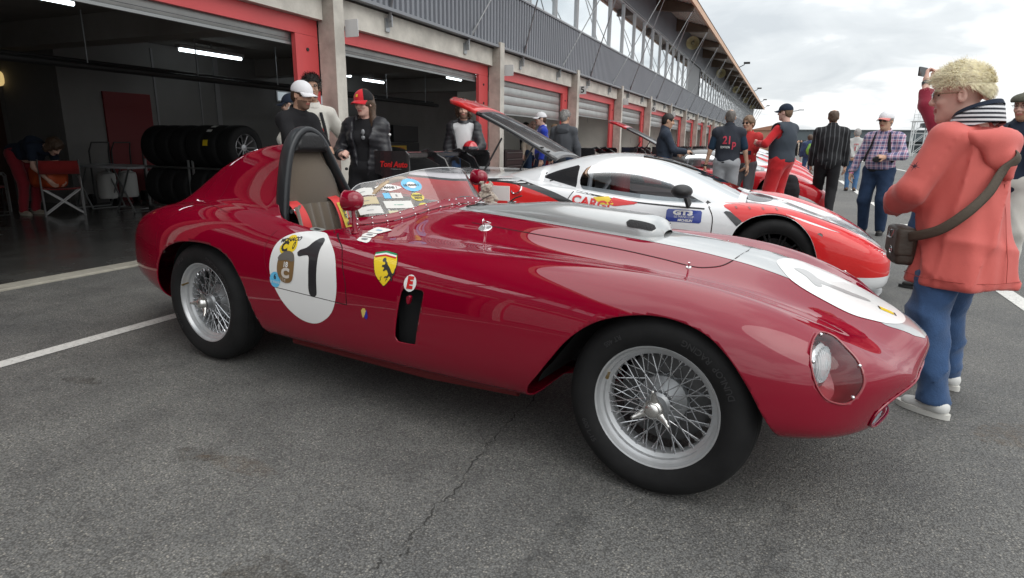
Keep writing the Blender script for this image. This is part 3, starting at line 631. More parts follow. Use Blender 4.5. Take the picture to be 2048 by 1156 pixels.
def body_grid(NS=300, NT=208):
    # stations crowd towards the two ends
    u = np.linspace(0, 1, NS); s = ST[0, 0]+(ST[-1, 0]-ST[0, 0])*(u*.86+.14*(.5-.5*np.cos(math.pi*u)))
    c = [s]+[gsmooth(ST[:, 0], ST[:, j], s, .035) for j in range(1, 11)]
    w_end = smoothstep(0, .10, s-ST[0, 0])*smoothstep(0, .05, ST[-1, 0]-s)
    c0 = [s]+[gsmooth(ST[:, 0], ST[:, j], s, 0) for j in range(1, 11)]
    c = [a*w_end+b*(1-w_end) for a, b in zip(c, c0)]
    A = np.zeros((NS, NT, 3))
    # the sampling in t is spent mostly on the upper half
    for i in range(NS):
        _, zb, yb, ym, zm_, yf, zf, yv, zv, zc, k_ = [q[i] for q in c]
        half = [(0, zb), (yb*.75, zb), (yb+.3*(ym-yb), zb+.012+.04*(zm_-zb)), (ym-.12*(ym-yb), zb+.42*(zm_-zb)), (ym, zm_), (yf+(ym-yf)*.83, zm_+(zf-zm_)*.62), (yf+(ym-yf)*.47, zm_+(zf-zm_)*.90), (yf, zf), (yv, zv), (yv*.5, zv+(zc-zv)*.76), (0, zc)]
        P = np.array([(-a, b) for a, b in half]+[(a, b) for a, b in half[-2:0:-1]])     # near side first (negative y)
        d, Mm, t = periodic_spline(P, NT); m = len(P)
        # samples per span
        if i == 0:
            wts = [4, 3, 5, 7, 12, 10, 14, 18, 14, 17]; wts = wts+wts[::-1]; wts = np.array(wts)*NT/sum(wts); cnt = np.floor(wts).astype(int)
            while cnt.sum() < NT: cnt[np.argmax(wts-cnt)] += 1
        j = 0
        for sp in range(m):
            for q in range(cnt[sp]):
                yz = eval_spline(P, d, Mm, t, sp, q/cnt[sp]); A[i, j] = (s[i]+k_*(yz[1]-.375), yz[0], yz[1]); j += 1
    return A
def fairing(A):
    """driver's headrest fairing: a long hump behind the cockpit on the driver's side"""
    x, y, z = A[..., 0], A[..., 1], A[..., 2]; top = (z > .7)
    xs = [-1.0, -.75, -.54, -.37, -.16, .07, .245, .45, .60]; zt = [.75, .80, .87, .955, 1.05, 1.125, 1.16, 1.19, 1.20]
    ht = np.interp(x, xs, zt); base = .858; h = np.maximum(0, ht-base); w = np.interp(x, [-1, -.5, 0, .45], [.12, .145, .18, .215]); u = np.abs(y+.34)/w
    B = 1-smoothstep(.28, 1.28, u); B = B**.9
    h = h*smoothstep(-.85, -.45, x)*(1-smoothstep(.54, .62, x))
    z2 = z+top*h*B; return np.stack([x, y, z2], -1)
A_ = fairing(body_grid()); NS_, NT_ = A_.shape[:2]
bv = A_.reshape(-1, 3); bf = []
for i in range(NS_-1):
    for j in range(NT_): bf.append((i*NT_+j, (i+1)*NT_+j, (i+1)*NT_+(j+1) % NT_, i*NT_+(j+1) % NT_))
bf.append(tuple(range(NT_)))            # tail cap
BODY = BVHTree.FromPolygons([tuple(v) for v in bv], bf)
red_car = thing('vintage_racing_car', 'glossy dark red open vintage racing car with wire wheels and number 1 roundel', 'car', (-2.762, 3.035, 0), R(-7.565))
paint = M('dark_red_car_paint', (.215, .0013, .0160), .5, 0, coat=1., coatrough=.008, spec=0.); paint.node_tree.nodes['Principled BSDF'].inputs['Coat IOR'].default_value = 1.58
# ---- openings
ARCH_F = spline2([(2.06,.05),(2.055,.22),(2.075,.315),(2.127,.385),(2.187,.468),(2.253,.552),(2.345,.623),(2.468,.663),(2.585,.669),(2.699,.640),(2.78,.582),(2.847,.499),(2.899,.412),(2.945,.33),(2.99,.22),(3.0,.05)], 6, False)
ARCH_R = spline2([(-.44,.05),(-.42,.25),(-.40,.40),(-.365,.50),(-.311,.575),(-.241,.625),(-.138,.662),(.003,.680),(.19,.676),(.33,.628),(.42,.54),(.475,.43),(.52,.304),(.54,.2),(.55,.05)], 6, False)
COCK = spline2([(.46,-.30),(.455,-.45),(.49,-.555),(.58,-.608),(.75,-.628),(.88,-.618),(.945,-.56),(.99,-.47),(1.06,-.37),(1.13,-.24),(1.185,-.09),(1.205,.06),(1.185,.21),(1.12,.34),(1.02,.46),(.85,.535),(.65,.545),(.5,.52),(.40,.42),(.37,.2),(.40,-.05),(.45,-.18)], 6)
VENT = spline2([(1.470,.600),(1.483,.622),(1.575,.627),(1.589,.606),(1.552,.412),(1.537,.394),(1.452,.392),(1.437,.41)], 6)
HLAMP = [(.0,0)]
V_, F_ = bv, bf
def cutf(fn, ret=False):
    global V_, F_
    f = fn(V_[:, 0], V_[:, 1], V_[:, 2]); f = np.where(np.abs(f) < 1e-7, 1e-7, f); V_, keep, cut = clip(V_, F_, f); F_ = keep
    return cut
# headlamp outline lives in a plane facing forward-outward-up; the body is cut along that projection
HC = Vector((3.075, -.50, .545)); HN = Vector((.62, -.56, .55)).normalized()
HU = (Vector((0, 0, 1))-HN*HN.z).normalized(); HW = HU.cross(HN)*-1     # HU up-ish, HW sideways
HOUT = None
def hl_uv(x, y, z, sgn):
    p = np.stack([x-HC.x, y*sgn-HC.y, z-HC.z], -1); return p@np.array(HW), p@np.array(HU), p@np.array(HN)
HPTS = [(3.017,-.561,.650),(3.004,-.615,.637),(3.004,-.660,.601),(3.017,-.681,.554),(3.039,-.683,.507),(3.068,-.669,.473),(3.115,-.633,.458),(3.145,-.602,.480),(3.157,-.578,.518),(3.132,-.557,.571),(3.091,-.546,.609),(3.052,-.533,.636)]
HOUT = spline2([((Vector(p)-HC).dot(HW), (Vector(p)-HC).dot(HU)) for p in HPTS], 5)
def wheel_cut(arch):
    return lambda x, y, z: -np.maximum(poly_sd(arch, x, z), np.maximum(.36-np.abs(y), -1))*-1
for arch in (ARCH_F, ARCH_R): cutf(lambda x, y, z, a=arch: np.maximum(poly_sd(a, x, z), .37-np.abs(y)))
cutf(lambda x, y, z: np.maximum(poly_sd(COCK, x, y), .6-z))
cutf(lambda x, y, z: np.maximum(poly_sd(VENT, x, z), .6-np.abs(y)))
def mouth_sd(y, z): return ((np.abs(y)/.50)**2.4+(np.abs(z-.376)/.088)**2.4)**(1/2.4)-1
cutf(lambda x, y, z: np.maximum(mouth_sd(y, z)*.1, 3.05-x))
LENS = {}
for sg in (1, -1):
    def hf(x, y, z, sg=sg):
        u, v, w = hl_uv(x, y, z, sg); return np.maximum(poly_sd(HOUT, u, v), -.25-w)
    LENS[sg] = cutf(hf)
Vb, Fb = compact(V_, F_); body = link('body', mesh_from(Vb, Fb, 50, 'body'), paint, red_car)
sol = body.modifiers.new('thickness', 'SOLIDIFY'); sol.thickness = .006; sol.offset = -1
# clear headlamp covers, lamps and painted bowls
perspex = glass('clear_perspex', (.98, .98, .98), 0, 1.6)
chrome = M('chrome', (.75, .75, .76), .07, 1.); lampg = glass('lamp_lens_glass', (.9, .93, .95), .05, 1.5)
for sg in (1, -1):
    Vl, Fl = compact(V_, LENS[sg]); cover = link('headlamp_cover', mesh_from(Vl, Fl, 60), perspex, red_car)
    def q(u, v, w, sg=sg):
        p = HC+HW*u+HU*v+HN*w; return (p.x, p.y*sg, p.z)
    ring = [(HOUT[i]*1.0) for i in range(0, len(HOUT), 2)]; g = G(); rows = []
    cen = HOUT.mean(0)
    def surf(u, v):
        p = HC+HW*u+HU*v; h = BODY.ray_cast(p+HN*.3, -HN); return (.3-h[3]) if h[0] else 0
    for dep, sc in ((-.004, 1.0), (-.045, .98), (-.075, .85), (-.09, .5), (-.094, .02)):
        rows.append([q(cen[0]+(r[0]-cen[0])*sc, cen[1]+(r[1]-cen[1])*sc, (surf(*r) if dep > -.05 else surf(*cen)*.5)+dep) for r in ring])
    g.grid(np.array(rows), cv=True); g.obj('headlamp_bowl', M('headlamp_bowl_lit_red', (.46, .03, .05), .45, coat=.5), red_car)  # brighter red than the body paint, so the shaded bowl looks lit
    # round ribbed lamp set at the inner upper end of the bowl, facing forward
    lc = Vector((3.005, -.585*sg if sg > 0 else .585, .565)); lc = Vector((3.022, -.580*sg, .553)); T = Matrix.Translation(lc)@Matrix.Rotation(R(90), 4, 'Y')@Matrix.Identity(4)
    T = Matrix.Translation(lc)@(Vector((.93, -.28*sg, .1)).to_track_quat('Z', 'Y').to_matrix().to_4x4())@Matrix.Scale(.88, 4)
    g = G(); g.lathe([(.0, .034), (.03, .031), (.055, .022), (.074, .006)], 28, 'z', T); lens = g.obj('headlamp_lens', M('headlamp_glass', (.78, .82, .84), .12, .3, spec=.8), red_car)
    g = G(); g.lathe([(.074, .004), (.084, .012), (.088, .0), (.084, -.02), (.05, -.06), (0, -.07)], 28, 'z', T); g.obj('headlamp_rim', chrome, red_car)
    g = G()
    for k_ in range(-5, 6):
        hh = math.sqrt(max(.0001, .070**2-(k_*.0125)**2))*.93; g.tube([T@Vector((k_*.0125, -hh, .020)), T@Vector((k_*.0125, 0, .036-.012*abs(k_)/5*1.2)), T@Vector((k_*.0125, hh, .020))], .0026, 5)
    tag(g.obj('headlamp_flutes', M('flute_glass', (.55, .6, .62), .1, .2), lens), kind='stuff')
    # cover trim and screws
    g = G(); P = [q(r[0], r[1], surf(*r)+.001) for r in HOUT[::1]]; g.tube(P, .0035, 5, closed=True); g.obj('cover_trim', M('trim_red_edge', (.22, .004, .012), .3, coat=1), cover)
    g = G()
    for i in (1, 12, 33, 44):
        r = HOUT[(i*len(HOUT)//60) % len(HOUT)]; rr3 = cen+(np.array(r)-cen)*.93; g.ball(q(rr3[0], rr3[1], surf(*rr3)+.003), .006, 8, 6)
    tag(g.obj('cover_screws', chrome, cover), kind='stuff')
# ---- inner structure
blackm = M('black_interior', (.012, .012, .013), .8); wellm = M('wheel_well_black', (.010, .010, .011), .9)
for arch, sg in ((ARCH_F, -1), (ARCH_F, 1), (ARCH_R, -1), (ARCH_R, 1)):
    c_ = arch.mean(0); A1 = [(c_[0]+(p[0]-c_[0])*1.01, sg*.64, max(p[1]+.012, .28)) for p in arch]; A2 = [(p[0], sg*.34, max(p[1]+.01, .28)) for p in arch]; kp = [i for i, p in enumerate(arch) if p[1] > .285 and p[0] < 2.925]; A1, A2 = [A1[i] for i in kp], [A2[i] for i in kp]
    g = G(); g.grid(np.array([A1, A2])); n0 = len(A2); g.add(A2, [tuple(range(n0))]); g.obj('wheel_well', wellm, red_car, smooth=None)
g = G(); g.bx(.35, 1.62, -.585, .50, .30, .32); g.bx(1.60, 1.62, -.5, .50, .32, .70); g.bx(.34, .36, -.585, .50, .32, .78); g.obj('cockpit_floor', blackm, red_car)
for yy, zt in ((-.60, .735), (.505, .77)): g = G(); g.bx(.36, 1.5, yy-.01, yy+.01, .32, zt); g.obj('cockpit_side', M('black_trim_panel', (.02, .02, .021), .6), red_car)
g = G(); g.bx(.62, 1.35, .48, .53, .83, .845); g.obj('cockpit_rail', M('aluminium_panel', (.45, .45, .46), .4, .8), red_car)
g = G(); g.bx(1.40, 1.62, -.70, .70, .36, .66); g.obj('vent_backing', wellm, red_car)
g = G(); g.prism([(1.508, .595), (1.522, .602), (1.53, .596), (1.523, .572), (1.516, .562), (1.506, .57)], -.772, -.757, 'y'); g.obj('vent_latch', paint, red_car, bevel=.002)
# inlet mouth: rolled lip, aluminium duct and mesh
ring = []
for th_ in np.linspace(0, 2*math.pi, 65)[:-1]:
    c_, s_ = math.cos(th_), math.sin(th_); k_ = (abs(c_)**2.4+abs(s_)**2.4)**(-1/2.4); y_, z_ = .50*k_*c_, .376+.088*k_*s_; h_ = BODY.ray_cast(Vector((5, y_*.99, .376+(z_-.376)*.99)), Vector((-1, 0, 0))); ring.append((h_[0].x if h_[0] else 3.3, y_, z_))
ring = np.array(ring); rows = [ring+np.array([.001, 0, 0])]
for f_, dx in ((.97, -.008), (.95, -.03), (.93, -.12), (.88, -.35)): q_ = ring.copy(); q_[:, 0] += dx; q_[:, 1] *= f_; q_[:, 2] = .372+(q_[:, 2]-.372)*f_; rows.append(q_)
g = G(); g.grid(np.array(rows), cv=True); g.obj('inlet_duct', M('duct_aluminium', (.50, .55, .58), .4, .5), red_car)
g = G(); g.tube([tuple(p) for p in ring], .004, 6, closed=True); g.obj('inlet_lip', paint, red_car)
xs_ = 3.10; g = G()
for k_ in range(-13, 14): g.tube([(xs_, k_*.024, .315), (xs_, k_*.024, .445)], .003, 5)
for k_ in range(5): g.tube([(xs_+.003, -.33, .325+k_*.028), (xs_+.003, .33, .325+k_*.028)], .003, 5)
tag(g.obj('grille_mesh', steel, red_car), kind='stuff'); g = G(); g.bx(xs_-.06, xs_-.05, -.33, .33, .315, .45); g.obj('radiator', blackm, red_car)
# ---- decals and panel lines laid on the skin
def drop(u, v, side='side', eps=.0012):
    if side == 'side': h = BODY.ray_cast(Vector((u, -2, v)), Vector((0, 1, 0)))
    elif side == 'far': h = BODY.ray_cast(Vector((u, 2, v)), Vector((0, -1, 0)))
    else: h = BODY.ray_cast(Vector((u, v, 2)), Vector((0, 0, -1)))
    if h[0] is None: return None
    return h[0]+h[1]*eps
def decal(name, poly, mat, side='side', eps=.0012, res=.012, parent=None, extra=None):
    P = np.array(poly); lo, hi = P.min(0)-res, P.max(0)+res; nx, ny = [int(math.ceil((hi[i]-lo[i])/res))+1 for i in (0, 1)]
    X, Y = np.meshgrid(np.linspace(lo[0], hi[0], nx), np.linspace(lo[1], hi[1], ny), indexing='ij')
    V2 = np.stack([X.ravel(), Y.ravel(), 0*X.ravel()], 1); F = [(i*ny+j, (i+1)*ny+j, (i+1)*ny+j+1, i*ny+j+1) for i in range(nx-1) for j in range(ny-1)]
    f = poly_sd(P, V2[:, 0], V2[:, 1])
    if extra is not None: f = np.maximum(f, extra(V2[:, 0], V2[:, 1]))
    V2, _, ins = clip(V2, F, f); V2, ins = compact(V2, ins); out = []; bad = set()
    for i, p in enumerate(V2):
        h = drop(p[0], p[1], side, eps)
        if h is None: bad.add(i); h = (0, 0, .5)
        out.append(tuple(h))
    out = np.array(out); ins = [f_ for f_ in ins if not any(i in bad for i in f_) and max(np.linalg.norm(out[f_[i]]-out[f_[i-1]]) for i in range(len(f_))) < 5*res+.02]; out, ins = compact(out, ins)
    return link(name, mesh_from(out, ins, 60), mat, parent or red_car)
def decal_text(s, size, mat, o, u, v, side='side', eps=.003, parent=None, name='lettering', **kw):
    V, F = text_mesh(s, size, **kw); bm = bmesh.new(); vs_ = [bm.verts.new((o[0]+a*u[0]+b*v[0], o[1]+a*u[1]+b*v[1], 0)) for a, b in V]
    for f in F:
        try: bm.faces.new([vs_[i] for i in f])
        except ValueError: pass
    out = []; bm.verts.index_update()
    for q in bm.verts: h = drop(q.co.x, q.co.y, side, eps); out.append(tuple(h) if h is not None else (q.co.x, -.77, q.co.y))
    Fs = [tuple(w.index for w in f.verts) for f in bm.faces]; bm.free(); return link(name, mesh_from(out, Fs), mat, parent or red_car)
def seam(pts, side, w=.0018, name='panel_gap', n=8, mat=None):
    P = spline2(pts, n, False); L = []; Rr = []
    for i, p in enumerate(P):
        t = P[min(i+1, len(P)-1)]-P[max(i-1, 0)]; t /= np.linalg.norm(t)+1e-9; nn = np.array([-t[1], t[0]])
        a, b = drop(*(p+nn*w), side, .0012), drop(*(p-nn*w), side, .0012)
        if a is None or b is None: continue
        L.append(tuple(a)); Rr.append(tuple(b))
    g = G(); g.grid(np.array([L, Rr])); return g.obj(name, mat or M('panel_gap_dark', (.012, .004, .005), .9), red_car, smooth=60)
white = M('white_vinyl', (.72, .72, .71), .3, coat=.4); sblk = M('black_vinyl', (.022, .021, .024), .35, coat=.3); silver = M('silver_grey_paint', (.40, .41, .41), .3, .35, coat=1., coatrough=.02); yel = M('yellow_vinyl', (.72, .52, .02), .35, coat=.3)
greyd = M('grey_number', (.36, .36, .36), .3, coat=.3)
RD = spline2([(.644,.662),(.663,.727),(.708,.766),(.777,.787),(.864,.794),(.95,.780),(1.054,.713),(1.094,.61),(1.091,.52),(1.052,.444),(.961,.389),(.86,.389),(.764,.435),(.689,.511),(.648,.591)], 8)
decal('number_roundel', RD, white)
ONE = spline2([(.835,.686),(.82,.70),(.83,.714),(.871,.729),(.896,.756),(.92,.771),(.944,.771),(.956,.755),(.954,.725),(.961,.672),(.968,.595),(.972,.531),(.959,.517),(.932,.516),(.919,.542),(.914,.611),(.901,.688),(.871,.694)], 6)
decal('number', ONE, sblk, eps=.0024)
# event stickers on the roundel
st1 = spline2([(.711,.735),(.739,.770),(.778,.767),(.805,.728),(.783,.699),(.719,.686),(.695,.713)], 6); decal('sticker', st1, yel, eps=.0024)
st2 = spline2([(.708,.676),(.751,.703),(.799,.694),(.815,.645),(.807,.575),(.772,.556),(.727,.565),(.70,.609)], 6); decal('sticker', st2, M('bronze_sticker', (.20, .12, .05), .4, coat=.3), eps=.0036)
st4 = spline2([(.706,.678),(.751,.701),(.799,.692),(.811,.66),(.76,.662),(.703,.655)], 6); decal('sticker', st4, M('grey_sticker', (.13, .12, .11), .4), eps=.0046)
st3 = [(.687+.038*math.cos(a), .562+.038*math.sin(a)) for a in np.linspace(0, 6.28, 28)[:-1]]; lb = M('light_blue_vinyl', (.12, .46, .72), .35, coat=.3); decal('sticker', st3, lb, eps=.0024)
ux, uz = (.998, .02), (0, 1)
decal_text('MONACO', .026, sblk, (.752, .752), (1, .15), (.1, .9), eps=.0034, bold=.001); decal_text('C', .058, sblk, (.728, .718), (1, .1), (0, 1), eps=.0034, bold=.003); decal_text('9', .03, sblk, (.745, .700), (1, .1), (0, 1), eps=.0038)
decal_text('18', .034, white, (.758, .640), (1, .05), (0, 1), eps=.0052, bold=.001); decal_text('C', .075, M('cream_print', (.55, .5, .45), .4), (.760, .600), (1, 0), (0, .8), eps=.0050, bold=.005); decal_text('11e', .026, M('cream_print'), (.745, .570), (1, 0), (0, 1), eps=.0050)
decal_text('6', .034, sblk, (.687, .576), (1, 0), (0, 1), eps=.0036, bold=.001); decal_text('LE MANS', .018, white, (.687, .55), (1, -.02), (0, 1), eps=.0036)
decal_text('0', .045, sblk, (.785, .728), (.7, 0), (0, 1), eps=.0036, bold=.001)
# yellow shield with a rearing horse
SH = [(1.274,.744),(1.328,.7535),(1.394,.748)]+[tuple(p) for p in spline2([(1.394,.748),(1.418,.716),(1.419,.676),(1.402,.645),(1.376,.614)], 5, False)[1:]]+[tuple(p) for p in spline2([(1.376,.614),(1.322,.655),(1.296,.696),(1.279,.726),(1.274,.744)], 5, False)[1:-1]]
decal('shield_badge', SH, sblk, eps=.0012, res=.01)
c_ = np.array(SH).mean(0); decal('shield_field', [tuple(c_+(np.array(p)-c_)*.955) for p in SH], yel, eps=.0022, res=.01)
for i, m_ in enumerate((M('green_vinyl', (.01, .22, .09), .4), white, M('red_vinyl', (.55, .02, .02), .4))):
    z0 = .7455-.0058*i; q_ = .0035*i; decal('shield_band', [(1.277+q_, z0-.003), (1.329+q_, z0+.0065), (1.391+q_, z0+.001), (1.395+q_, z0-.0048), (1.331+q_, z0+.0005), (1.280+q_, z0-.009)], m_, eps=.0032, res=.003)
HORSE = [(.10,.98),(.20,1.0),(.30,.93),(.28,.86),(.40,.80),(.43,.70),(.56,.62),(.66,.50),(.70,.40),(.80,.36),(.92,.46),(.95,.60),(.90,.68),(1.0,.64),(1.02,.5),(.95,.36),(.82,.29),(.72,.30),(.68,.22),(.74,.14),(.66,.06),(.70,.0),(.60,-.02),(.56,.08),(.60,.16),(.52,.24),(.46,.22),(.34,.12),(.22,.14),(.10,.08),(.08,.14),(.22,.21),(.34,.20),(.46,.32),(.40,.44),(.32,.50),(.22,.44),(.10,.40),(.06,.46),(.16,.52),(.24,.56),(.16,.60),(.04,.56),(-.04,.64),(.06,.68),(.18,.68),(.26,.72),(.22,.80),(.14,.82),(.06,.80),(.02,.86)]
decal('horse_emblem', [(1.352+.075*a-.040*(b-.4), .642+.088*b) for a, b in HORSE], sblk, eps=.0034, res=.006)
decal_text('S', .024, sblk, (1.350, .646), (1, 0), (0, 1), eps=.0034, shear=.25); decal_text('F', .024, sblk, (1.384, .646), (1, 0), (0, 1), eps=.0034, shear=.25)
decal('warning_disc', [(1.513+.033*math.cos(a), .648+.034*math.sin(a)) for a in np.linspace(0, 6.28, 28)[:-1]], white)
decal_text('E', .062, M('red_vinyl'), (1.513, .648), (1, .03), (0, 1), eps=.0028, bold=.004)
decal('emblem', [(1.247,.508),(1.283,.509),(1.262,.462),(1.256,.463)], M('pale_gold', (.6, .45, .12), .4)); decal('emblem', [(1.278,.505),(1.284,.506),(1.288,.460),(1.264,.462)], M('blue_vinyl', (.02, .02, .3), .4))
# stripe and nose roundel
stripe = [(1.33, -.165), (2.2, -.175), (2.9, -.20), (3.2, -.185), (3.29, -.115), (3.325, -.06), (3.333, 0), (3.325, .06), (3.29, .115), (3.2, .175), (2.9, .18), (2.2, .175), (1.33, .165)]
decal('centre_stripe', stripe, silver, 'top', res=.02)
NR = spline2([(2.80,-.04),(2.853,-.175),(2.914,-.228),(3.003,-.25),(3.085,-.248),(3.148,-.212),(3.211,-.155),(3.252,-.08),(3.255,.02),(3.21,.12),(3.14,.18),(3.06,.21),(2.98,.215),(2.90,.195),(2.835,.12)], 8); decal('nose_roundel', NR, white, 'top', eps=.0022, res=.014)
N1 = spline2([(2.876,-.075),(2.90,-.06),(2.97,-.075),(3.05,-.068),(3.125,-.055),(3.135,-.07),(3.12,-.085),(3.05,-.098),(2.99,-.104),(2.965,-.112),(2.985,-.135),(2.965,-.15),(2.93,-.125)], 5)
N1 = spline2([(2.868,-.07),(2.90,-.025),(2.935,-.045),(2.967,-.085),(3.053,-.065),(3.128,-.032),(3.137,-.053),(3.073,-.10),(2.975,-.128),(2.982,-.15),(2.958,-.172),(2.916,-.116)], 5); decal('number', N1, greyd, 'top', eps=.0032, res=.01)
decal('nose_badge', [(3.168,-.050),(3.176,-.078),(3.222,-.058),(3.213,-.028)], yel, 'top', eps=.0034, res=.008); decal('nose_badge_edge', [(3.163,-.052),(3.171,-.080),(3.177,-.078),(3.169,-.048)], sblk, 'top', eps=.0036, res=.006); decal('nose_badge_edge', [(3.216,-.028),(3.224,-.058),(3.230,-.056),(3.222,-.026)], sblk, 'top', eps=.0036, res=.006)
# panel gaps
seam([(.93,-.605),(.96,-.63)], 'top'); seam([(.975,.792),(1.04,.765),(1.085,.735),(1.125,.66),(1.15,.60),(1.161,.508)], 'side'); seam([(1.161,.508),(.928,.516),(.679,.525)], 'side')
seam([(.679,.525),(.625,.60),(.595,.68),(.60,.74),(.625,.785)], 'side', .0012, mat=M('panel_gap_faint', (.12, .004, .01), .5)); 
for sg in (-1, 1): seam([(1.50,sg*.285),(1.8,sg*.285),(2.15,sg*.285),(2.40,sg*.30),(2.54,sg*.312),(2.60,sg*.29),(2.645,sg*.245),(2.67,sg*.16),(2.682,0)], 'top', .0026 if sg < 0 else .002)
seam([(.02, 1.02), (-.0, .93), (-.02, .89)], 'side', .0012, mat=M('panel_gap_faint')); seam([(.20,.84),(.0,.86),(-.3,.84)], 'side', .001, mat=M('panel_gap_faint'))
# ---- hood scoop with mesh mouth
def scoop():
    rows = []; sx_ = np.linspace(1.36, 2.345, 44)
    for x in sx_:
        u = (x-1.36)/.985; top = .012+.062*smoothstep(0, .55, u)*1.0; w = .10+.035*smoothstep(0, .6, u)
        e_ = math.sqrt(max(0, 1-max(0, (u-.90)/.10)**2)); top *= .25+.75*e_; w *= .45+.55*e_
        row = []
        for a in np.linspace(0, math.pi, 25):
            y = -w*math.copysign(abs(math.cos(a))**.75, math.cos(a)); b = drop(x, y*1.03, 'top', 0); row.append((x, y*1.03, b.z-.004+(top+.004)*math.sin(a)**.72))
        rows.append(row)
    g = G(); g.grid(np.array(rows)); return g.obj('bonnet_scoop', silver, red_car, 60)
scoop()
def on_scoop(x, y): b = drop(x, y, 'top', 0); return b.z
SC_mesh = M('scoop_mesh_dark', (.03, .03, .032), .6, bump=1., bscale=300)
def scoop_pt(x, a, off=0.):
    u = (x-1.36)/.985; top = .012+.062*smoothstep(0, .55, u); w = .10+.035*smoothstep(0, .6, u); e_ = math.sqrt(max(0, 1-max(0, (u-.90)/.10)**2)); top *= .25+.75*e_; w *= .45+.55*e_
    y = -w*math.copysign(abs(math.cos(a))**.75, math.cos(a)); b = drop(x, y*1.03, 'top', 0); return Vector((x, y*1.03, b.z-.004+(top+.004)*math.sin(a)**.72))+Vector((.3, -.8 if a < 1.57 else .8, .45))*off
for sd_ in (0, 1):
    rows = []
    for q in np.linspace(0, 1, 15):
        hw = .23*min(1, math.sqrt(max(.02, 1-(max(0, abs(q-.5)-.38)/.12)**2))); rows.append([tuple(scoop_pt(2.195+.125*q, (math.pi-pa) if sd_ else pa, .005)) for pa in np.linspace(.56-hw, .56+hw, 7)])
    g = G(); g.grid(np.array(rows)); g.obj('scoop_intake', SC_mesh, red_car, 80)
# bonnet pins
for (x, y) in ((1.587, -.305), (2.53, -.325), (1.587, .305), (2.53, .325)):
    b = drop(x, y, 'top', 0); nrm = BODY.ray_cast(Vector((x, y, 2)), Vector((0, 0, -1)))[1]; T = Matrix.Translation(b)@nrm.to_track_quat('Z', 'Y').to_matrix().to_4x4(); big = x < 2
    g = G(); r_ = .032 if big else .011; g.lathe([(0, .003), (r_*.9, .003), (r_, .0), (r_, -.002)], 20, 'z', T); pin = g.obj('bonnet_pin_plate', M('pin_aluminium', (.72, .72, .72), .25, .8), red_car)
    g = G(); g.tube([T@Vector((0, 0, 0)), T@Vector((0, 0, .022))], .004, 8)
    if big: g.tube([T@Vector((-.004+.0*a, .012*math.sin(a), .026+.018*math.cos(a))) for a in np.linspace(0, 6.28, 15)[:-1]], .0022, 5, closed=True); g.tube([T@Vector((.004+.022*(k_ % 2), .004*k_, .008+.004*k_)) for k_ in range(5)], .0025, 5)
    g.obj('clip', chrome, pin)
# leather bonnet straps
leather = M('dark_leather', (.03, .019, .014), .6, bump=.2, bscale=60)
for (x, y, an) in ((1.40, -.06, .5), (1.44, .17, -.2)):
    b = drop(x, y, 'top', 0); T = Matrix.Translation(b)@Matrix.Rotation(an, 4, 'Z'); t_ = link('bonnet_strap', None, None, red_car)
    g = G(); g.tube([T@Vector(p) for p in ((-.075, 0, .004), (-.03, 0, .012), (0, 0, .022), (.03, 0, .012), (.085, -.006, .003))], .01, 8, flat=(.003, .013)); g.tube([T@Vector(p) for p in ((-.02, .0, .02), (.015, .01, .045), (.045, .03, .058))], .01, 8, flat=(.003, .010)); nm = bpy.data.objects.remove(t_) ; st_ = g.obj('bonnet_strap', leather, red_car)
    g = G(); g.tube([T@Vector(p) for p in ((-.016, -.016, .024), (.016, -.016, .024), (.016, .016, .024), (-.016, .016, .024))], .003, 6, closed=True); g.obj('buckle', chrome, st_)
g = G(); g.tube([drop(1.45, .05, 'top', .006), drop(1.56, .03, 'top', .006), drop(1.66, .06, 'top', .006)], .004, 6); g.obj('strap_rod', chrome, red_car)
# ---- windscreen
WSB = spline2([(.93,-.505),(.985,-.475),(1.085,-.372),(1.165,-.24),(1.225,-.09),(1.245,.06),(1.225,.21),(1.16,.34),(1.06,.45)], 8, False)
nW = len(WSB)
WSL = np.concatenate([[0], np.cumsum(np.linalg.norm(np.diff(WSB, axis=0), axis=1))]); WSL /= WSL[-1]
def ws_pt(u, v):
    """u along the base 0..1, v up 0..1"""
    b = np.array([np.interp(u, WSL, WSB[:, 0]), np.interp(u, WSL, WSB[:, 1])]); h = drop(b[0], b[1], 'top', 0); e_ = min(u, 1-u)
    hgt = .172*(.10+.90*math.sin(min(1, e_/.14)*math.pi/2)**.6) if e_ < .14 else .172
    k_ = v*hgt/.172; return (b[0]-.115*k_, b[1]*(1-.05*k_)-.012*k_, (h.z if h is not None else .85)+.010+hgt*v)
A = np.array([[ws_pt(u, v) for v in np.linspace(0, 1, 10)] for u in np.linspace(0, 1, 60)]); g = G(); g.grid(A); screen = g.obj('windscreen', glass('windscreen_perspex', (.82, .78, .81), .0, 1.9), red_car, 80)
g = G(); g.tube([tuple(A[i, -1]) for i in range(60)], .0022, 5); g.obj('screen_edge', M('perspex_edge', (.55, .57, .58), .2), screen)
rows = []
for u in np.linspace(0, 1, 50):
    p0 = Vector(ws_pt(u, 0)); p1 = Vector(ws_pt(u, .2)) if 0 else p0+Vector((-.01, 0, .022)); i = min(int(u*(nW-1)), nW-2); t = WSB[i+1]-WSB[i]; t /= np.linalg.norm(t); o_ = Vector((-t[1]*-1, -t[0], 0)); h = drop(p0.x+o_.x*.022, p0.y+o_.y*.022, 'top', .004); h = h or p0
    rows.append([tuple(p1+Vector((.003, -.002, 0))), tuple(p0+Vector((.004, -.003, -.004))), tuple(h)])
g = G(); g.grid(np.array(rows)); flange = g.obj('screen_flange', paint, red_car, 60); g = G()
for k_ in range(1, 17):
    r_ = rows[k_*49//17]
    for q_ in (0, 2): p = Vector(r_[q_])*.7+Vector(r_[1])*.3; g.ball(p, .0052, 8, 5)
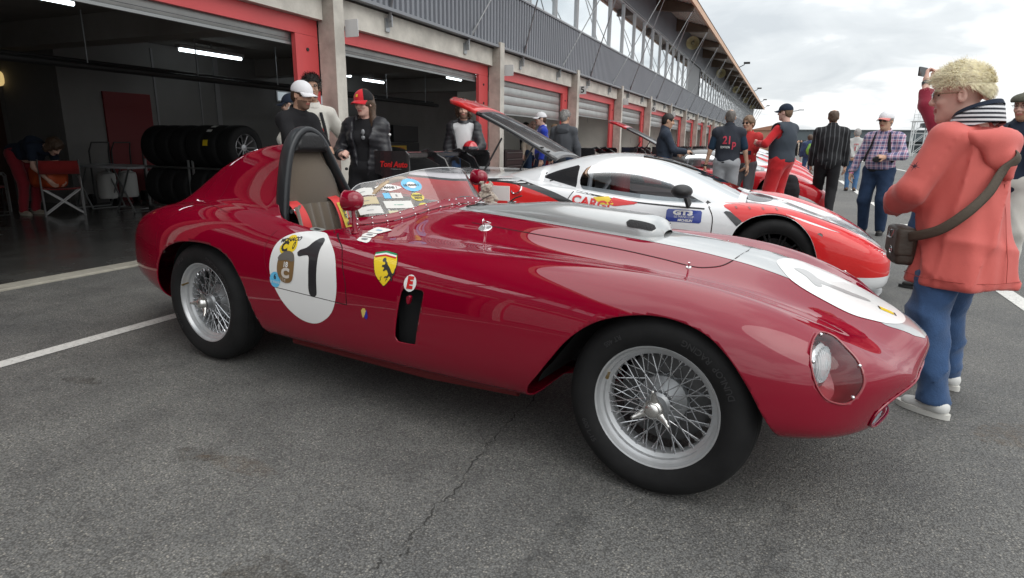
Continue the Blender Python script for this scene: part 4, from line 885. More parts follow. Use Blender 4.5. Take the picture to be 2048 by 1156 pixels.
tag(g.obj('screen_rivets', chrome, flange), kind='stuff')
def ws_sticker(u0, u1, v0, v1, mat, shape='rect', txt=None, ts=.02, tm=None, off=-.003, dv_=0):
    nn = 10; o_ = []; F = []
    if shape == 'rect': P = [[(u0+(u1-u0)*i/6, v0+(v1-v0)*j/4+dv_*i/6) for j in range(5)] for i in range(7)]
    else:
        cu_, cv_ = (u0+u1)/2, (v0+v1)/2; P = [[(cu_+(u1-u0)/2*r_*math.cos(a), cv_+(v1-v0)/2*r_*math.sin(a)*(1 if shape == 'disc' else max(.0, 1-.55*abs(math.cos(a))))) for r_ in (0, .35, .7, 1)] for a in np.linspace(0, 2*math.pi, 25)]
    zr = ws_pt(.22, 0)[2]
    def w(u, v, extra=0): zb_ = ws_pt(u, 0)[2]; vv = (zr+v*.172-zb_)/.172+.02; p = Vector(ws_pt(u, min(1, max(0, vv)))); return (p.x-(off-extra)*.7, p.y+(off-extra)*.7, p.z)
    g = G(); g.grid(np.array([[w(*q_) for q_ in r_] for r_ in P])); s_ = g.obj('screen_sticker', mat, screen, 80)
    if txt:
        V, F = text_mesh(txt, ts, bold=.0006); L = .78; H = .155
        me = mesh_from([w((u0+u1)/2+a/.98, (v0+v1)/2+b/.185, .0015) for a, b in V], F); link('sticker_text', me, tm or sblk, screen)
    return s_
paper = M('white_paper_card', (.70, .70, .67), .7); cream = M('cream_paper_card', (.60, .52, .34), .7); pgreen = M('green_print', (.1, .35, .25), .6); pgrey = M('grey_print', (.25, .26, .27), .6)
ys_ = M('yellow_sticker', (.66, .55, .10), .4)
for v0, v1, m_ in ((.56, .76, paper), (.32, .52, cream), (.06, .27, paper)): ws_sticker(.062, .162, v0, v1, m_, txt='~~~~', ts=.012, tm=pgrey)
ws_sticker(.172, .285, .66, .86, white, 'eye', 'LE MANS 1', .016); ws_sticker(.224, .27, .46, .61, paper, txt='R', ts=.014, tm=pgrey); ws_sticker(.193, .221, .46, .61, lb); ws_sticker(.180, .295, .19, .39, paper, txt='~ ~~~', ts=.014, tm=pgreen)
ws_sticker(.288, .376, .64, 1.0, lb, 'disc'); ws_sticker(.312, .352, .73, .91, white, 'disc', 'LE MANS 1', .014, off=-.0045); ws_sticker(.305, .360, .38, .60, ys_, 'disc', 'VERIFIE\nPISTE', .0135); ws_sticker(.315, .366, .10, .32, ys_, 'disc', 'VERIFIE\nPISTE', .0125)
ws_sticker(.182, .222, .03, .13, M('pale_yellow_card', (.62, .60, .42), .7)); ws_sticker(.236, .274, .03, .12, paper); ws_sticker(.280, .312, .04, .12, paper, dv_=.03)
# scrutineering tickets stuck on the scuttle beside the door
for k_, P in enumerate(([(1.119,-.650),(1.196,-.656),(1.178,-.612),(1.108,-.612)], [(1.104,-.608),(1.178,-.608),(1.166,-.562),(1.100,-.566)], [(1.098,-.562),(1.166,-.558),(1.192,-.485),(1.092,-.484)])):
    decal('paper_ticket', P, paper, 'top', eps=.002+.001*k_, res=.012); c_ = np.mean(P, 0); decal('ticket_print', [(c_[0]-.016, c_[1]-.006), (c_[0]+.018, c_[1]-.006), (c_[0]+.018, c_[1]+.010), (c_[0]-.016, c_[1]+.010)], pgrey if k_ < 2 else M('blue_print', (.35, .5, .6), .6), 'top', eps=.004+.001*k_, res=.008)
decal('door_badge', spline2([(.80,-.632),(.82,-.645),(.87,-.64),(.89,-.622),(.875,-.612),(.83,-.615)], 5), M('badge_silver', (.5, .52, .5), .3, .6), 'top', eps=.002, res=.01); decal('door_badge_print', rrect(.825, .865, -.636, -.622, .004), sblk, 'top', eps=.003, res=.008)
# ---- wing mirrors
def mirror(x, y, z, top, yaw):
    g = G(); b = Vector((x, y, z)); c = Vector((x-.01, y, top)); g.lathe([(0, .004), (.018, .004), (.02, 0), (.02, -.004)], 14, 'z', c=tuple(b)); g.tube([b, b+Vector((-.004, 0, .03)), c], [.011, .009, .009], 10); st_ = g.obj('mirror_stem', paint, red_car)
    T = Matrix.Translation(c)@Matrix.Rotation(yaw, 4, 'Z')
    g = G(); g.lathe([(0, .054), (.012, .0525), (.024, .048), (.035, .038), (.043, .023), (.047, .004), (.0475, -.014), (.0465, -.030), (.0485, -.033), (.046, -.038), (.042, -.035)], 28, 'x', T); hs = g.obj('mirror_housing', paint, red_car)
    g = G(); g.lathe([(0, -.033), (.043, -.033)], 24, 'x', T); g.obj('mirror_glass', chrome, hs)
mirror(1.048, -.585, .800, .945, .25); mirror(1.02, .50, .82, 1.005, -.15)
# ---- steering wheel
T = Matrix.Translation((.93, -.235, .865))@Matrix.Rotation(R(-62), 4, 'Y'); tan = M('tan_wood_rim', (.42, .31, .19), .4, coat=.3)
g = G(); g.tube([T@Vector((.185*math.cos(a), .185*math.sin(a), 0)) for a in np.linspace(0, 2*math.pi, 41)[:-1]], .0125, 8, closed=True); sw = g.obj('steering_wheel', tan, red_car)
g = G()
for k_ in range(3): a = R(90+120*k_); g.tube([T@Vector((0, 0, -.03)), T@Vector((.185*math.cos(a), .185*math.sin(a), 0))], .01, 6, flat=(.002, .012))
g.lathe([(0, -.02), (.03, -.022), (.035, -.035), (.02, -.05)], 16, 'z', T); g.obj('spokes_and_boss', chrome, sw); g = G(); g.tube([T@Vector((0, 0, -.04)), T@Vector((0, 0, -.5))], .018, 8); g.obj('steering_column', blackm, sw)
g = G(); g.bx(1.20, 1.23, -.40, .40, .55, .78); g.obj('dashboard', M('dash_black', (.02, .02, .02), .5), red_car)
# ---- roll hoop, seat, belts
hoopm = M('satin_black_hoop', (.022, .024, .027), .38, .2, coat=.2); YC = -.335
HP = [(y_-YC, z_) for y_, z_ in ((-.568,.74),(-.566,.80),(-.546,.95),(-.518,1.08),(-.487,1.17),(-.44,1.235),(-.385,1.264),(-.33,1.252),(-.283,1.212),(-.235,1.13),(-.17,1.01),(-.105,.90),(-.055,.80),(-.04,.74))]
HP = spline2(HP, 6, False); rows = []
for i, p in enumerate(HP):
    t = HP[min(i+1, len(HP)-1)]-HP[max(i-1, 0)]; t /= np.linalg.norm(t); nn = np.array([-t[1], t[0]]); row = []
    for (a, b) in rrect(-.038, .038, -.018, .018, .014, 3): row.append((.520+a-.03*(p[1]-.8), YC+p[0]+nn[0]*b, p[1]+nn[1]*b))
    rows.append(row)
g = G(); g.grid(np.array(rows), cv=True); hoop = g.obj('roll_hoop', hoopm, red_car, 50)
padm = M('black_pad_leather', (.015, .015, .016), .45, bump=.15, bscale=80)
V, F = surface_nets(lambda P: np.maximum(sd_box(P, (.51, YC-.05, 1.205), (.045, .14, .055), .03), poly_sd([(YC+q[0]*.93, q[1]-.008) for q in HP], P[:, 1], P[:, 2])), (.4, YC-.25, 1.05), (.6, YC+.25, 1.3), .011)
keep = mesh_from(V, F, 60); pad = link('head_pad', keep, padm, red_car)
V, F = surface_nets(lambda P: smin(np.maximum(poly_sd([(YC+q[0]*.94, q[1]-.012) for q in HP], P[:, 1], P[:, 2])+.012, np.maximum(P[:, 2]-1.165, np.abs(P[:, 0]-.475-.04*(1.1-P[:, 2]))-.03)), sd_ell(P, (.495, YC+.01, .97), (.035, .13, .13)), .03), (.38, YC-.3, .86), (.60, YC+.3, 1.18), .011)
def fabric_brown():
    m = M('brown_corduroy', (.115, .088, .064), .95, sheen=.4); t = m.node_tree; b = t.nodes['Principled BSDF']; tcn = N(t, 'ShaderNodeTexCoord'); w = N(t, 'ShaderNodeTexWave'); w.inputs['Scale'].default_value = 90; w.inputs['Distortion'].default_value = 3; w.inputs['Detail'].default_value = 2; w.bands_direction = 'Z'; t.links.new(tcn.outputs['Object'], w.inputs[0])
    r = N(t, 'ShaderNodeValToRGB'); r.color_ramp.elements[0].color = (.075, .056, .040, 1); r.color_ramp.elements[1].color = (.17, .135, .10, 1); t.links.new(w.outputs['Fac'], r.inputs[0]); t.links.new(r.outputs[0], b.inputs['Base Color']); bp = N(t, 'ShaderNodeBump'); bp.inputs['Strength'].default_value = .4; bp.inputs['Distance'].default_value = .004; t.links.new(w.outputs['Fac'], bp.inputs['Height']); t.links.new(bp.outputs[0], b.inputs['Normal']); return m
fb = fabric_brown(); cut_ = V[:, 2]; rest = link('backrest', mesh_from(V, F, 60), fb, red_car)
g = G(); g.tube([(.512-.04*(q[1]-.9), YC+q[0]*.86, q[1]-.035) for q in HP if .90 < q[1] < 1.2], .006, 6); g.obj('backrest_piping', M('brown_piping', (.07, .05, .035), .7), rest)
# pleated seat: vertical rolls
rows = []
for y in np.linspace(-.235, .30, 70):
    pl = .012*abs(math.sin((y+.235)/.535*math.pi*9)); rows.append([(.535+.0*z_+pl+(.90-z_)*.28+.10*smoothstep(.14, .30, abs(y-.03)), YC+y*(1 if z_ > .7 else 1), z_+.02*(-abs(y)*.6 if z_ > .85 else 0)) for z_ in np.linspace(.40, .89, 16)])
g = G(); g.grid(np.array(rows)); g.obj('seat', fb, red_car, 70); g = G(); g.bx(.62, 1.05, YC-.23, YC+.28, .34, .43); g.obj('seat_cushion', fb, red_car, bevel=.03)
belt = M('red_belt_webbing', (.58, .045, .045), .6, bump=.2, bscale=150); lab = M('yellow_belt_label', (.52, .40, .05), .6)
def ribbon(pts, w, mat, name, parent=red_car, axis=Vector((0, 1, 0))):
    P = spline2(pts, 8, False); g = G(); g.grid(np.array([[tuple(Vector(p)-axis*w), tuple(Vector(p)+axis*w)] for p in P])); return g.obj(name, mat, parent, 60)
bl = ribbon([(.515, YC+.105, .915), (.575, YC+.10, .885), (.625, YC+.095, .80), (.66, YC+.09, .66), (.76, YC+.07, .48)], .037, belt, 'shoulder_belt'); la = ribbon([(.585, YC+.10, .884), (.634, YC+.095, .80), (.692, YC+.09, .66)], .022, lab, 'belt_label', bl)
ribbon([(.515, YC-.165, .905), (.57, YC-.170, .875), (.615, YC-.168, .80), (.64, YC-.15, .66), (.74, YC-.10, .48)], .037, belt, 'shoulder_belt')
Q = spline2([(.588, YC+.10, .880), (.638, YC+.095, .80), (.696, YC+.09, .66)], 20, False); Tn = len(Q)
for k_, ch in enumerate('Sabel'):
    V, F = text_mesh(ch, .040, bold=.001); i = 2+int(k_*(Tn-6)/5.2)+2; c_ = Vector(Q[i]); dn = (Vector(Q[min(i+3, Tn-1)])-Vector(Q[i-2])).normalized(); me = mesh_from([tuple(c_+Vector((.003, 0, .003))+Vector((0, 1, 0))*a-dn*b) for a, b in V], F); link('belt_lettering', me, sblk, bl)
g = G(); g.tube([(.57, -.55, .86), (.57, -.52, .86)], .012, 8); g.tube([(.57, -.535, .86), (.57, -.515, .86)], .017, 8); g.obj('hoop_bolt', chrome, hoop)
g = G()
for zz in (.93, 1.06): g.tube([(.545, YC+.24-(zz-.93)*.33, zz), (.555, YC+.24-(zz-.93)*.33, zz)], .008, 8)
g.obj('hoop_screws', blackm, hoop)
# exhaust tail / underside sill pipe
g = G(); g.tube([(.6, -.60, .20), (1.5, -.62, .205), (1.95, -.60, .22)], .022, 8); g.obj('side_pipe', M('dull_red_pipe', (.12, .01, .012), .5), red_car)
# ---- wire wheels
rubber = M('tyre_rubber', (.013, .013, .0135), .7, spec=.25, var=.25, vscale=12, bump=.08, bscale=60); rimm = M('silver_rim_paint', (.50, .51, .52), .38, .55, var=.06, vscale=20); spk_m = M('spoke_steel', (.55, .56, .58), .25, .9); drum = M('brake_drum_grey', (.11, .11, .112), .55, .4, var=.2, vscale=20)
WR = .2235
TYRE = [(.214,.004),(.222,-.007),(.245,-.020),(.272,-.026),(.298,-.020),(.316,-.004),(.326,.014),(.330,.026),(.3285,.028),(.3285,.031),(.331,.033),(.333,.050),(.331,.052),(.331,.055),(.333,.057),(.3335,.072),(.3315,.074),(.3315,.078),(.3335,.080),(.333,.096),(.331,.098),(.331,.101),(.333,.103),(.331,.118),(.3285,.120),(.3285,.123),(.330,.126),(.324,.142),(.312,.158),(.29,.170),(.26,.172),(.235,.162),(.214,.146)]
RIM = [(.2235,.002),(.2245,-.004),(.2215,-.0085),(.216,-.006),(.2125,.003),(.2085,.010),(.204,.012),(.199,.016),(.1965,.028),(.190,.034),(.184,.038),(.1815,.050),(.1815,.075),(.186,.088),(.197,.096),(.2,.125),(.214,.140),(.2235,.15)]
me_t = G().lathe(TYRE, 96, 'y').mesh(40); me_t.materials.append(rubber); me_r = G().lathe(RIM, 72, 'y').mesh(35); me_r.materials.append(rimm)
g = G(); g.lathe([(.0, -.012), (.030, -.012), (.034, -.004), (.036, .02), (.045, .03), (.046, .05), (.042, .06), (.058, .075), (.088, .085), (.094, .10), (.09, .11), (0, .112)], 32, 'y'); me_h = g.mesh(35); me_h.materials.append(M('hub_grey', (.32, .33, .34), .4, .7))
g = G(); g.lathe([(0, .112), (.155, .112), (.165, .118), (.168, .15), (.16, .16), (0, .16)], 40, 'y'); me_d = g.mesh(35); me_d.materials.append(drum)
g = G(); g.lathe([(0, -.052), (.018, -.051), (.0285, -.046), (.031, -.040), (.034, -.034), (.040, -.030), (.042, -.02), (.040, -.012), (0, -.012)], 36, 'y')
for k_ in range(3):
    a = R(205+120*k_); ca, sa = math.cos(a), math.sin(a); T = Matrix(((ca, 0, -sa, 0), (0, 1, 0, 0), (sa, 0, ca, 0), (0, 0, 0, 1)))
    V, F = surface_nets(lambda P: smin(sd_cone(P*np.array([1, 1.5, 1]), (.03, -.03, 0), (.062, -.05, .004), .022, .012), sd_cone(P*np.array([1, 1.5, 1]), (.062, -.05, .004), (.084, -.072, .006), .011, .008), .01), (-.0, -.075, -.03), (.1, .0, .03), .0045); g.add(V, F, T)
me_k = g.mesh(45); me_k.materials.append(M('nickel_spinner', (.60, .59, .57), .22, .9))
def spoke(r0, y0, r1, y1, da, rad=.0022):
    a = R(da); p0 = Vector((r0*math.cos(a), y0, r0*math.sin(a))); p1 = Vector((r1, y1, 0)); d = (p1-p0).normalized(); g = G(); g.tube([p0, p1], rad, 5, caps=False); g.tube([p1-d*.014, p1+d*.003], .0042, 6); m = g.mesh(40); m.materials.append(spk_m); return m
SPK = [(spoke(.040, .030, .186, .040, 38), 0), (spoke(.040, .032, .186, .043, -38), 11), (spoke(.088, .095, .183, .058, 30), 5.5), (spoke(.088, .097, .183, .062, -30), 16.5)]
def arc_text(s, r, a0, size, y, mat, parent, name='tyre_lettering'):
    V, F = text_mesh(s, size, bold=.0005, align='LEFT'); out = []
    for a, b in V: t = R(a0)+a/r; rr_ = r-b*1.0; out.append((rr_*math.cos(t), y, rr_*math.sin(t)))
    return link(name, mesh_from(out, F), mat, parent)
tl = M('tyre_letter_rubber', (.026, .026, .0275), .55)
def wheel(x, y, side, spokes=True, rot=0, hub_rot=0):
    w = link('wheel', me_t, None, red_car, (x, y, .333), (0, 0, 0 if side < 0 else math.pi))
    r_ = link('rim', me_r, None, w); link('hub', me_h, None, w); link('brake_drum', me_d, None, w); link('knock_off_spinner', me_k, None, w, rot=(0, hub_rot, 0), scl=(.86, .9, .86))
    if spokes:
        for me, off in SPK:
            for k_ in range(16): link('spoke', me, None, w, rot=(0, R(rot+off+k_*22.5), 0))
        arc_text('DUNLOP  RACING', .272, 20, .030, -.0272, tl, w); arc_text('600 L-15', .268, 200, .026, -.0272, tl, w); arc_text('RT 405', .272, 118, .024, -.0272, tl, w)
        g = G(); a = R(155); c_ = (.200*math.cos(a), 0, .200*math.sin(a)); g.tube([(c_[0], .02, c_[2]), (c_[0]*.96, -.012, c_[2]*.96)], .005, 8); g.tube([(c_[0]*.96, -.012, c_[2]*.96), (c_[0]*.95, -.022, c_[2]*.95)], .0065, 8); g.obj('tyre_valve', M('brass_valve', (.25, .18, .08), .4, .8), w)
    return w
wheel(2.552, -.70, -1, hub_rot=R(0)); wheel(0, -.70, -1, rot=7, hub_rot=R(25)); wheel(2.552, .70, 1, False); wheel(0, .70, 1, False)
# ================================================================ modern GT race cars
GS = np.array([(-1.06,.30,.70,.78,.60,.62,.80,.4,.82,.83,0), (-1.02,.24,.78,.88,.60,.70,.86,.4,.87,.88,0), (-.85,.18,.84,.95,.56,.76,.905,.45,.91,.915,0), (-.4,.15,.88,.985,.55,.79,.915,.45,.905,.91,0), (0,.13,.90,1.0,.54,.80,.905,.45,.91,.92,0), (.4,.12,.90,.99,.52,.80,.875,.5,.90,.93,0), (.8,.12,.90,.965,.50,.81,.835,.5,.88,.92,0),
      (1.2,.12,.90,.95,.48,.82,.790,.5,.84,.88,0), (1.7,.12,.90,.945,.46,.82,.745,.5,.80,.84,0), (2.1,.12,.90,.96,.46,.80,.745,.5,.78,.81,0), (2.4,.12,.90,.975,.46,.775,.758,.48,.75,.785,0), (2.65,.12,.90,.985,.46,.765,.742,.46,.70,.735,0), (2.95,.12,.88,.97,.42,.74,.665,.44,.61,.63,0), (3.2,.12,.84,.93,.38,.70,.570,.42,.53,.54,0), (3.38,.12,.78,.86,.34,.64,.472,.38,.455,.46,0), (3.47,.13,.68,.76,.31,.54,.41,.3,.405,.41,0), (3.52,.16,.54,.62,.29,.42,.365,.2,.37,.375,0), (3.535,.21,.4,.46,.28,.30,.335,.15,.345,.35,0)])
def gt_grid(NS=130, NT=96):
    s = np.linspace(GS[0, 0], GS[-1, 0], NS); s = s+.0; c = [gsmooth(GS[:, 0], GS[:, j], s, .03) for j in range(1, 11)]; we = smoothstep(0, .08, s-s[0])*smoothstep(0, .06, s[-1]-s); c0 = [gsmooth(GS[:, 0], GS[:, j], s, 0) for j in range(1, 11)]; c = [a*we+b*(1-we) for a, b in zip(c, c0)]
    A = np.zeros((NS, NT, 3)); cnt = None
    for i in range(NS):
        zb, yb, ym, zm_, yf, zf, yv, zv, zc, k_ = [q[i] for q in c]
        half = [(0, zb), (yb*.8, zb), (yb+.4*(ym-yb), zb+.03), (ym-.1*(ym-yb), zb+.5*(zm_-zb)), (ym, zm_), (yf+(ym-yf)*.86, zm_+(zf-zm_)*.66), (yf+(ym-yf)*.5, zm_+(zf-zm_)*.94), (yf, zf), (yv, zv), (yv*.5, zv+(zc-zv)*.76), (0, zc)]
        P = np.array([(-a, b) for a, b in half]+[(a, b) for a, b in half[-2:0:-1]]); d, Mm, t = periodic_spline(P, NT)
        if cnt is None:
            w = [3, 3, 4, 5, 7, 7, 7, 8, 6, 6]; w = np.array(w+w[::-1])*NT/2/sum(w); cnt = np.floor(w).astype(int)
            while cnt.sum() < NT: cnt[np.argmax(w-cnt)] += 1
        j = 0
        for sp in range(len(P)):
            for q in range(cnt[sp]): yz = eval_spline(P, d, Mm, t, sp, q/cnt[sp]); A[i, j] = (s[i], yz[0], yz[1]); j += 1
    return A
GA = gt_grid(); gn, gm = GA.shape[:2]; GV = GA.reshape(-1, 3); GF = [(i*gm+j, (i+1)*gm+j, (i+1)*gm+(j+1) % gm, i*gm+(j+1) % gm) for i in range(gn-1) for j in range(gm)]; GF.append(tuple(range(gm))); GF.append(tuple(range((gn-1)*gm, gn*gm))[::-1])
# greenhouse
rl_x = [.10, .35, .6, .85, 1.1, 1.4, 1.65, 1.9, 2.15, 2.40]; rl_z = [.90, .965, 1.02, 1.085, 1.125, 1.118, 1.07, .985, .885, .775]
gx = np.linspace(.10, 2.40, 70); gz = gsmooth(rl_x, rl_z, gx, .05); gw = np.interp(gx, [.1, .5, 1.0, 1.5, 2.0, 2.4], [.62, .74, .79, .80, .80, .76])
rows = []
for x, zr, w in zip(gx, gz, gw):
    zb = .70 if x > .6 else .80; row = []
    for a in np.linspace(0, math.pi, 41):
        ca, sa = math.cos(a), math.sin(a); row.append((x, -w*math.copysign(abs(ca)**.62, ca), zb+(zr-zb)*sa**.80))
    rows.append(row)
HG = np.array(rows); hv = HG.reshape(-1, 3); hn, hm = HG.shape[:2]; hf_ = [(i*hm+j, i*hm+j+1, (i+1)*hm+j+1, (i+1)*hm+j) for i in range(hn-1) for j in range(hm-1)]
GTB = BVHTree.FromPolygons([tuple(v) for v in np.concatenate([GV, hv])], GF+[tuple(i+len(GV) for i in f) for f in hf_])
DOORW = spline2([(1.03,.995),(1.22,1.030),(1.45,1.018),(1.73,.915),(2.02,.775),(2.10,.730),(1.98,.712),(1.7,.726),(1.37,.755),(1.03,.815)], 5); QW = [(.60,.905),(.75,.965),(.96,1.025),(.975,.825),(.86,.85)]
garchF = spline2([(2.29,.0),(2.29,.3),(2.33,.50),(2.385,.60),(2.49,.668),(2.63,.690),(2.77,.655),(2.875,.565),(2.94,.44),(2.985,.25),(3.0,0)], 5, False); garchR = spline2([(-.40,0),(-.38,.3),(-.33,.52),(-.2,.67),(0,.72),(.2,.67),(.33,.52),(.38,.3),(.4,0)], 5, False)
wsf = lambda x, y, z: np.maximum(np.maximum(1.42+.28*np.abs(y)**1.5-x, x-2.34), np.abs(y)-(.66+.0*x))
V1, F1 = GV, GF
for a_ in (garchF, garchR):
    f = np.maximum(poly_sd(a_, V1[:, 0], V1[:, 2]), .55-np.abs(V1[:, 1])); V1, F1, _ = clip(V1, F1, np.where(np.abs(f) < 1e-7, 1e-7, f))
# opening in the engine bay deck and behind the windscreen
f = np.maximum(np.maximum(np.abs(V1[:, 0]-1.55)-.72, np.abs(V1[:, 1])-.66), .6-V1[:, 2]); V1, F1, _ = clip(V1, F1, np.where(np.abs(f) < 1e-7, 1e-7, f))
V2, F2 = hv, hf_; pieces = {}
for nm, fn in (('side', lambda x, y, z: np.maximum(poly_sd(DOORW, x, z), .45-np.abs(y))), ('quarter', lambda x, y, z: np.maximum(poly_sd(QW, x, z), .45-np.abs(y))), ('screen', wsf)):
    f = fn(V2[:, 0], V2[:, 1], V2[:, 2]); V2, F2, c_ = clip(V2, F2, np.where(np.abs(f) < 1e-7, 1e-7, f)); pieces[nm] = c_
me_gb = mesh_from(*compact(V1, F1), 45); me_gh = mesh_from(*compact(V2, F2), 45); me_gsq = [[mesh_from(*compact(V2, [f_ for f_ in pieces[k_] if sg*sum(V2[i][1] for i in f_) > 0]), 60) for sg in (-1, 1)] for k_ in ('side', 'quarter')]; me_gw = mesh_from(*compact(V2, pieces['screen']), 60)
gw_side = glass('gt_window_tint', (.55, .58, .60), 0, 1.5); gw_scr = glass('gt_windscreen', (.70, .74, .75), 0, 1.55)
gtyre = G().lathe([(.22,0),(.235,-.012),(.27,-.022),(.305,-.012),(.322,.01),(.326,.03),(.328,.12),(.326,.24),(.318,.265),(.29,.28),(.22,.27)], 64, 'y').mesh(40); gtyre.materials.append(rubber)
g = G(); g.lathe([(.228,.0),(.224,-.006),(.215,.0),(.208,.02),(.205,.05),(.205,.2)], 48, 'y'); g.lathe([(0,.01),(.04,.012),(.05,.02),(.05,.06),(0,.06)], 20, 'y')
for k_ in range(10):
    for d_ in (-.10, .10): a = 2*math.pi*k_/10; g.tube([(.045*math.cos(a+d_), .03, .045*math.sin(a+d_)), (.21*math.cos(a+d_*.9), .018, .21*math.sin(a+d_*.9))], .008, 5)
g.lathe([(0, .09), (.165, .09), (.17, .12), (0, .12)], 32, 'y'); grim = g.mesh(35); grim.materials.append(M('black_wheel', (.02, .02, .021), .4, .4))
gblack = M('gloss_black_carbon', (.018, .018, .02), .25, coat=.6); matt = M('matt_black_plastic', (.02, .02, .021), .55)
def gt_paint(name, c): return M(name, c, .4, 0, coat=1., coatrough=.015, spec=.1)
W_p = gt_paint('gt_white_paint', (.74, .75, .76)); R_p = gt_paint('gt_bright_red_paint', (.60, .018, .018)); DR_p = gt_paint('gt_red_paint', (.50, .012, .02))
def build_gt(label, loc, th, body_m, roof_m, lid=None, detail=1, group='modern race cars parked along the pit lane'):
    t = thing('race_car', label, 'car', (*loc, 0), R(th), group)
    def put(n, me, m):
        if len(me.materials) and me.materials[0] != m: me = me.copy(); me.materials.clear()
        return link(n, me, m, t)
    put('body', me_gb, body_m); put('roof', me_gh, roof_m); [put('side_window', q, gw_side) for q in me_gsq[0]]; [put('quarter_window', q, gblack) for q in me_gsq[1]]; put('windscreen', me_gw, gw_scr)
    for x, y in ((2.65, -.92), (0, -.92), (2.65, .92), (0, .92)):
        w = link('wheel', gtyre, None, t, (x, y, .328), (0, 0, 0 if y < 0 else math.pi)); link('rim', grim, None, w)
    for arch in (garchF, garchR):
        for sg in (-1, 1):
            P1 = [(p[0], sg*.93, max(p[1]+.01, .13)) for p in arch]; P2 = [(p[0], sg*.52, max(p[1]+.01, .13)) for p in arch]; g = G(); g.grid(np.array([P1, P2])); g.add(P2, [tuple(range(len(P2)))]); g.obj('wheel_well', wellm, t, None)
    # splitter, mirrors, wing
    g = G(); P = [(2.95, -.93), (3.25, -.92), (3.42, -.78), (3.50, -.5), (3.53, 0), (3.50, .5), (3.42, .78), (3.25, .92), (2.95, .93)]; g.prism(P, .065, .09, 'z'); g.obj('splitter', M('splitter_grey', (.45, .46, .47), .4), t)
    for sg in (-1, 1):
        V, F = surface_nets(lambda Q: sd_ell(Q, (1.93, sg*1.06, .85), (.085, .11, .055)), (1.82, sg*1.06-.13, .78), (2.04, sg*1.06+.13, .93), .014); mr = link('mirror', mesh_from(V, F, 60), matt, t)
        g = G(); g.tube([(1.96, sg*1.02, .82), (1.98, sg*.95, .73)], .02, 8, flat=(.035, .014)); g.obj('mirror_arm', matt, mr)
        g = G(); P = [(-1.06, 1.115), (-.70, 1.115), (-.665, 1.08), (-.66, .94), (-.70, .86), (-.78, .825), (-.92, .85), (-1.06, .90)]; g.prism(P, sg*.93-.008, sg*.93+.008, 'y'); ep = g.obj('wing_endplate', gblack, t)
        if sg < 0 and detail > 1:
            lettering('Toni Auto', .075, M('red_vinyl'), t, (-.84, -.941, .985), (1, 0, 0), (0, 0, 1), bold=.003, shear=.2); lettering('________', .03, white, t, (-.81, -.941, .955), (1, 0, 0), (0, 0, 1)); 
        g = G(); g.tube([(-.55, sg*.35, .86), (-.62, sg*.35, 1.0), (-.80, sg*.35, 1.09), (-.86, sg*.35, 1.07)], .02, 8, flat=(.05, .012)); g.obj('wing_support', gblack, t)
    g = G(); rw = []
    for y in np.linspace(-.92, .92, 15): rw.append([(-1.02+q*.34, y, 1.10-.05*math.sin(math.pi*q)+(.012 if k_ else -.012)*math.sin(math.pi*q)) for k_, q in [(1, a) for a in np.linspace(0, 1, 8)]+[(0, a) for a in np.linspace(1, 0, 8)]])
    g.grid(np.array(rw), cv=True); wing = g.obj('rear_wing', gblack, t, 50)
    if detail > 1:
        g = G()
        for k_ in range(8): yy = -.6+.17*k_; g.add([(-.9, yy, 1.0665), (-.78, yy+.05, 1.063), (-.78, yy+.13, 1.063), (-.9, yy+.08, 1.0665)], [(0, 1, 2, 3)])
        g.obj('wing_lettering', M('red_vinyl'), wing, None)
    # cockpit
    g = G(); g.bx(.75, 2.3, -.72, .72, .30, .34); g.bx(.70, .74, -.72, .72, .34, .88); g.bx(2.26, 2.30, -.66, .66, .34, .72); g.obj('cockpit_floor', blackm, t); g = G(); g.bx(1.9, 2.24, -.64, .64, .55, .72); g.obj('dashboard', blackm, t, bevel=.03)
    g = G(); cg = [[(1.0, -.62, .4), (1.05, -.58, .95), (1.1, -.48, 1.06), (1.1, .48, 1.06), (1.05, .58, .95), (1.0, .62, .4)], [(1.1, -.48, 1.06), (1.6, -.52, 1.0), (2.1, -.64, .72)], [(1.1, .48, 1.06), (1.6, .52, 1.0), (2.1, .64, .72)], [(1.05, -.58, .6), (1.05, .58, 1.0)], [(1.05, -.6, .62), (2.0, -.64, .6)]]
    for p in cg: g.tube(p, .022, 8)
    g.obj('roll_cage', M('white_cage', (.5, .5, .52), .4), t)
    V, F = surface_nets(lambda Q: smin(sd_box(Q, (1.12, .33, .68), (.07, .22, .30), .06), sd_box(Q, (1.3, .33, .44), (.25, .22, .08), .05), .08), (.95, .05, .33), (1.6, .62, 1.02), .03); link('seat', mesh_from(V, F, 60), M('red_seat', (.35, .02, .03), .7), t)
    if lid:
        top_m, tip_m = lid; L0 = np.array([.66, 1.035]); L1 = np.array([-.60, 1.635]); rows = []; rows2 = []
        for u in np.linspace(0, 1, 20):
            c = L0+(L1-L0)*u; c[1] += .035*math.sin(math.pi*u)-.05*max(0, u-.85)*4; w = (.40-.06*u) if u < .84 else (.40-.06*u)*math.sqrt(max(.02, 1-((u-.84)/.17)**2)); rows.append([(c[0]-.02*(1-y*y), -.06+y*w, c[1]+.035*(1-y*y)) for y in np.linspace(-1, 1, 17)])
        A = np.array(rows); k_ = 14; 
        g = G(); g.grid(A[:k_]); lo = g.obj('engine_lid', top_m, t, 60); so = lo.modifiers.new('thickness', 'SOLIDIFY'); so.thickness = .03; so.offset = -1
        lo.data.materials.append(gblack); so.material_offset = 1; so.material_offset_rim = 1
        g = G(); g.grid(A[k_-1:]); lt = g.obj('lid_spoiler', tip_m, lo, 60); so = lt.modifiers.new('thickness', 'SOLIDIFY'); so.thickness = .035; so.offset = -1
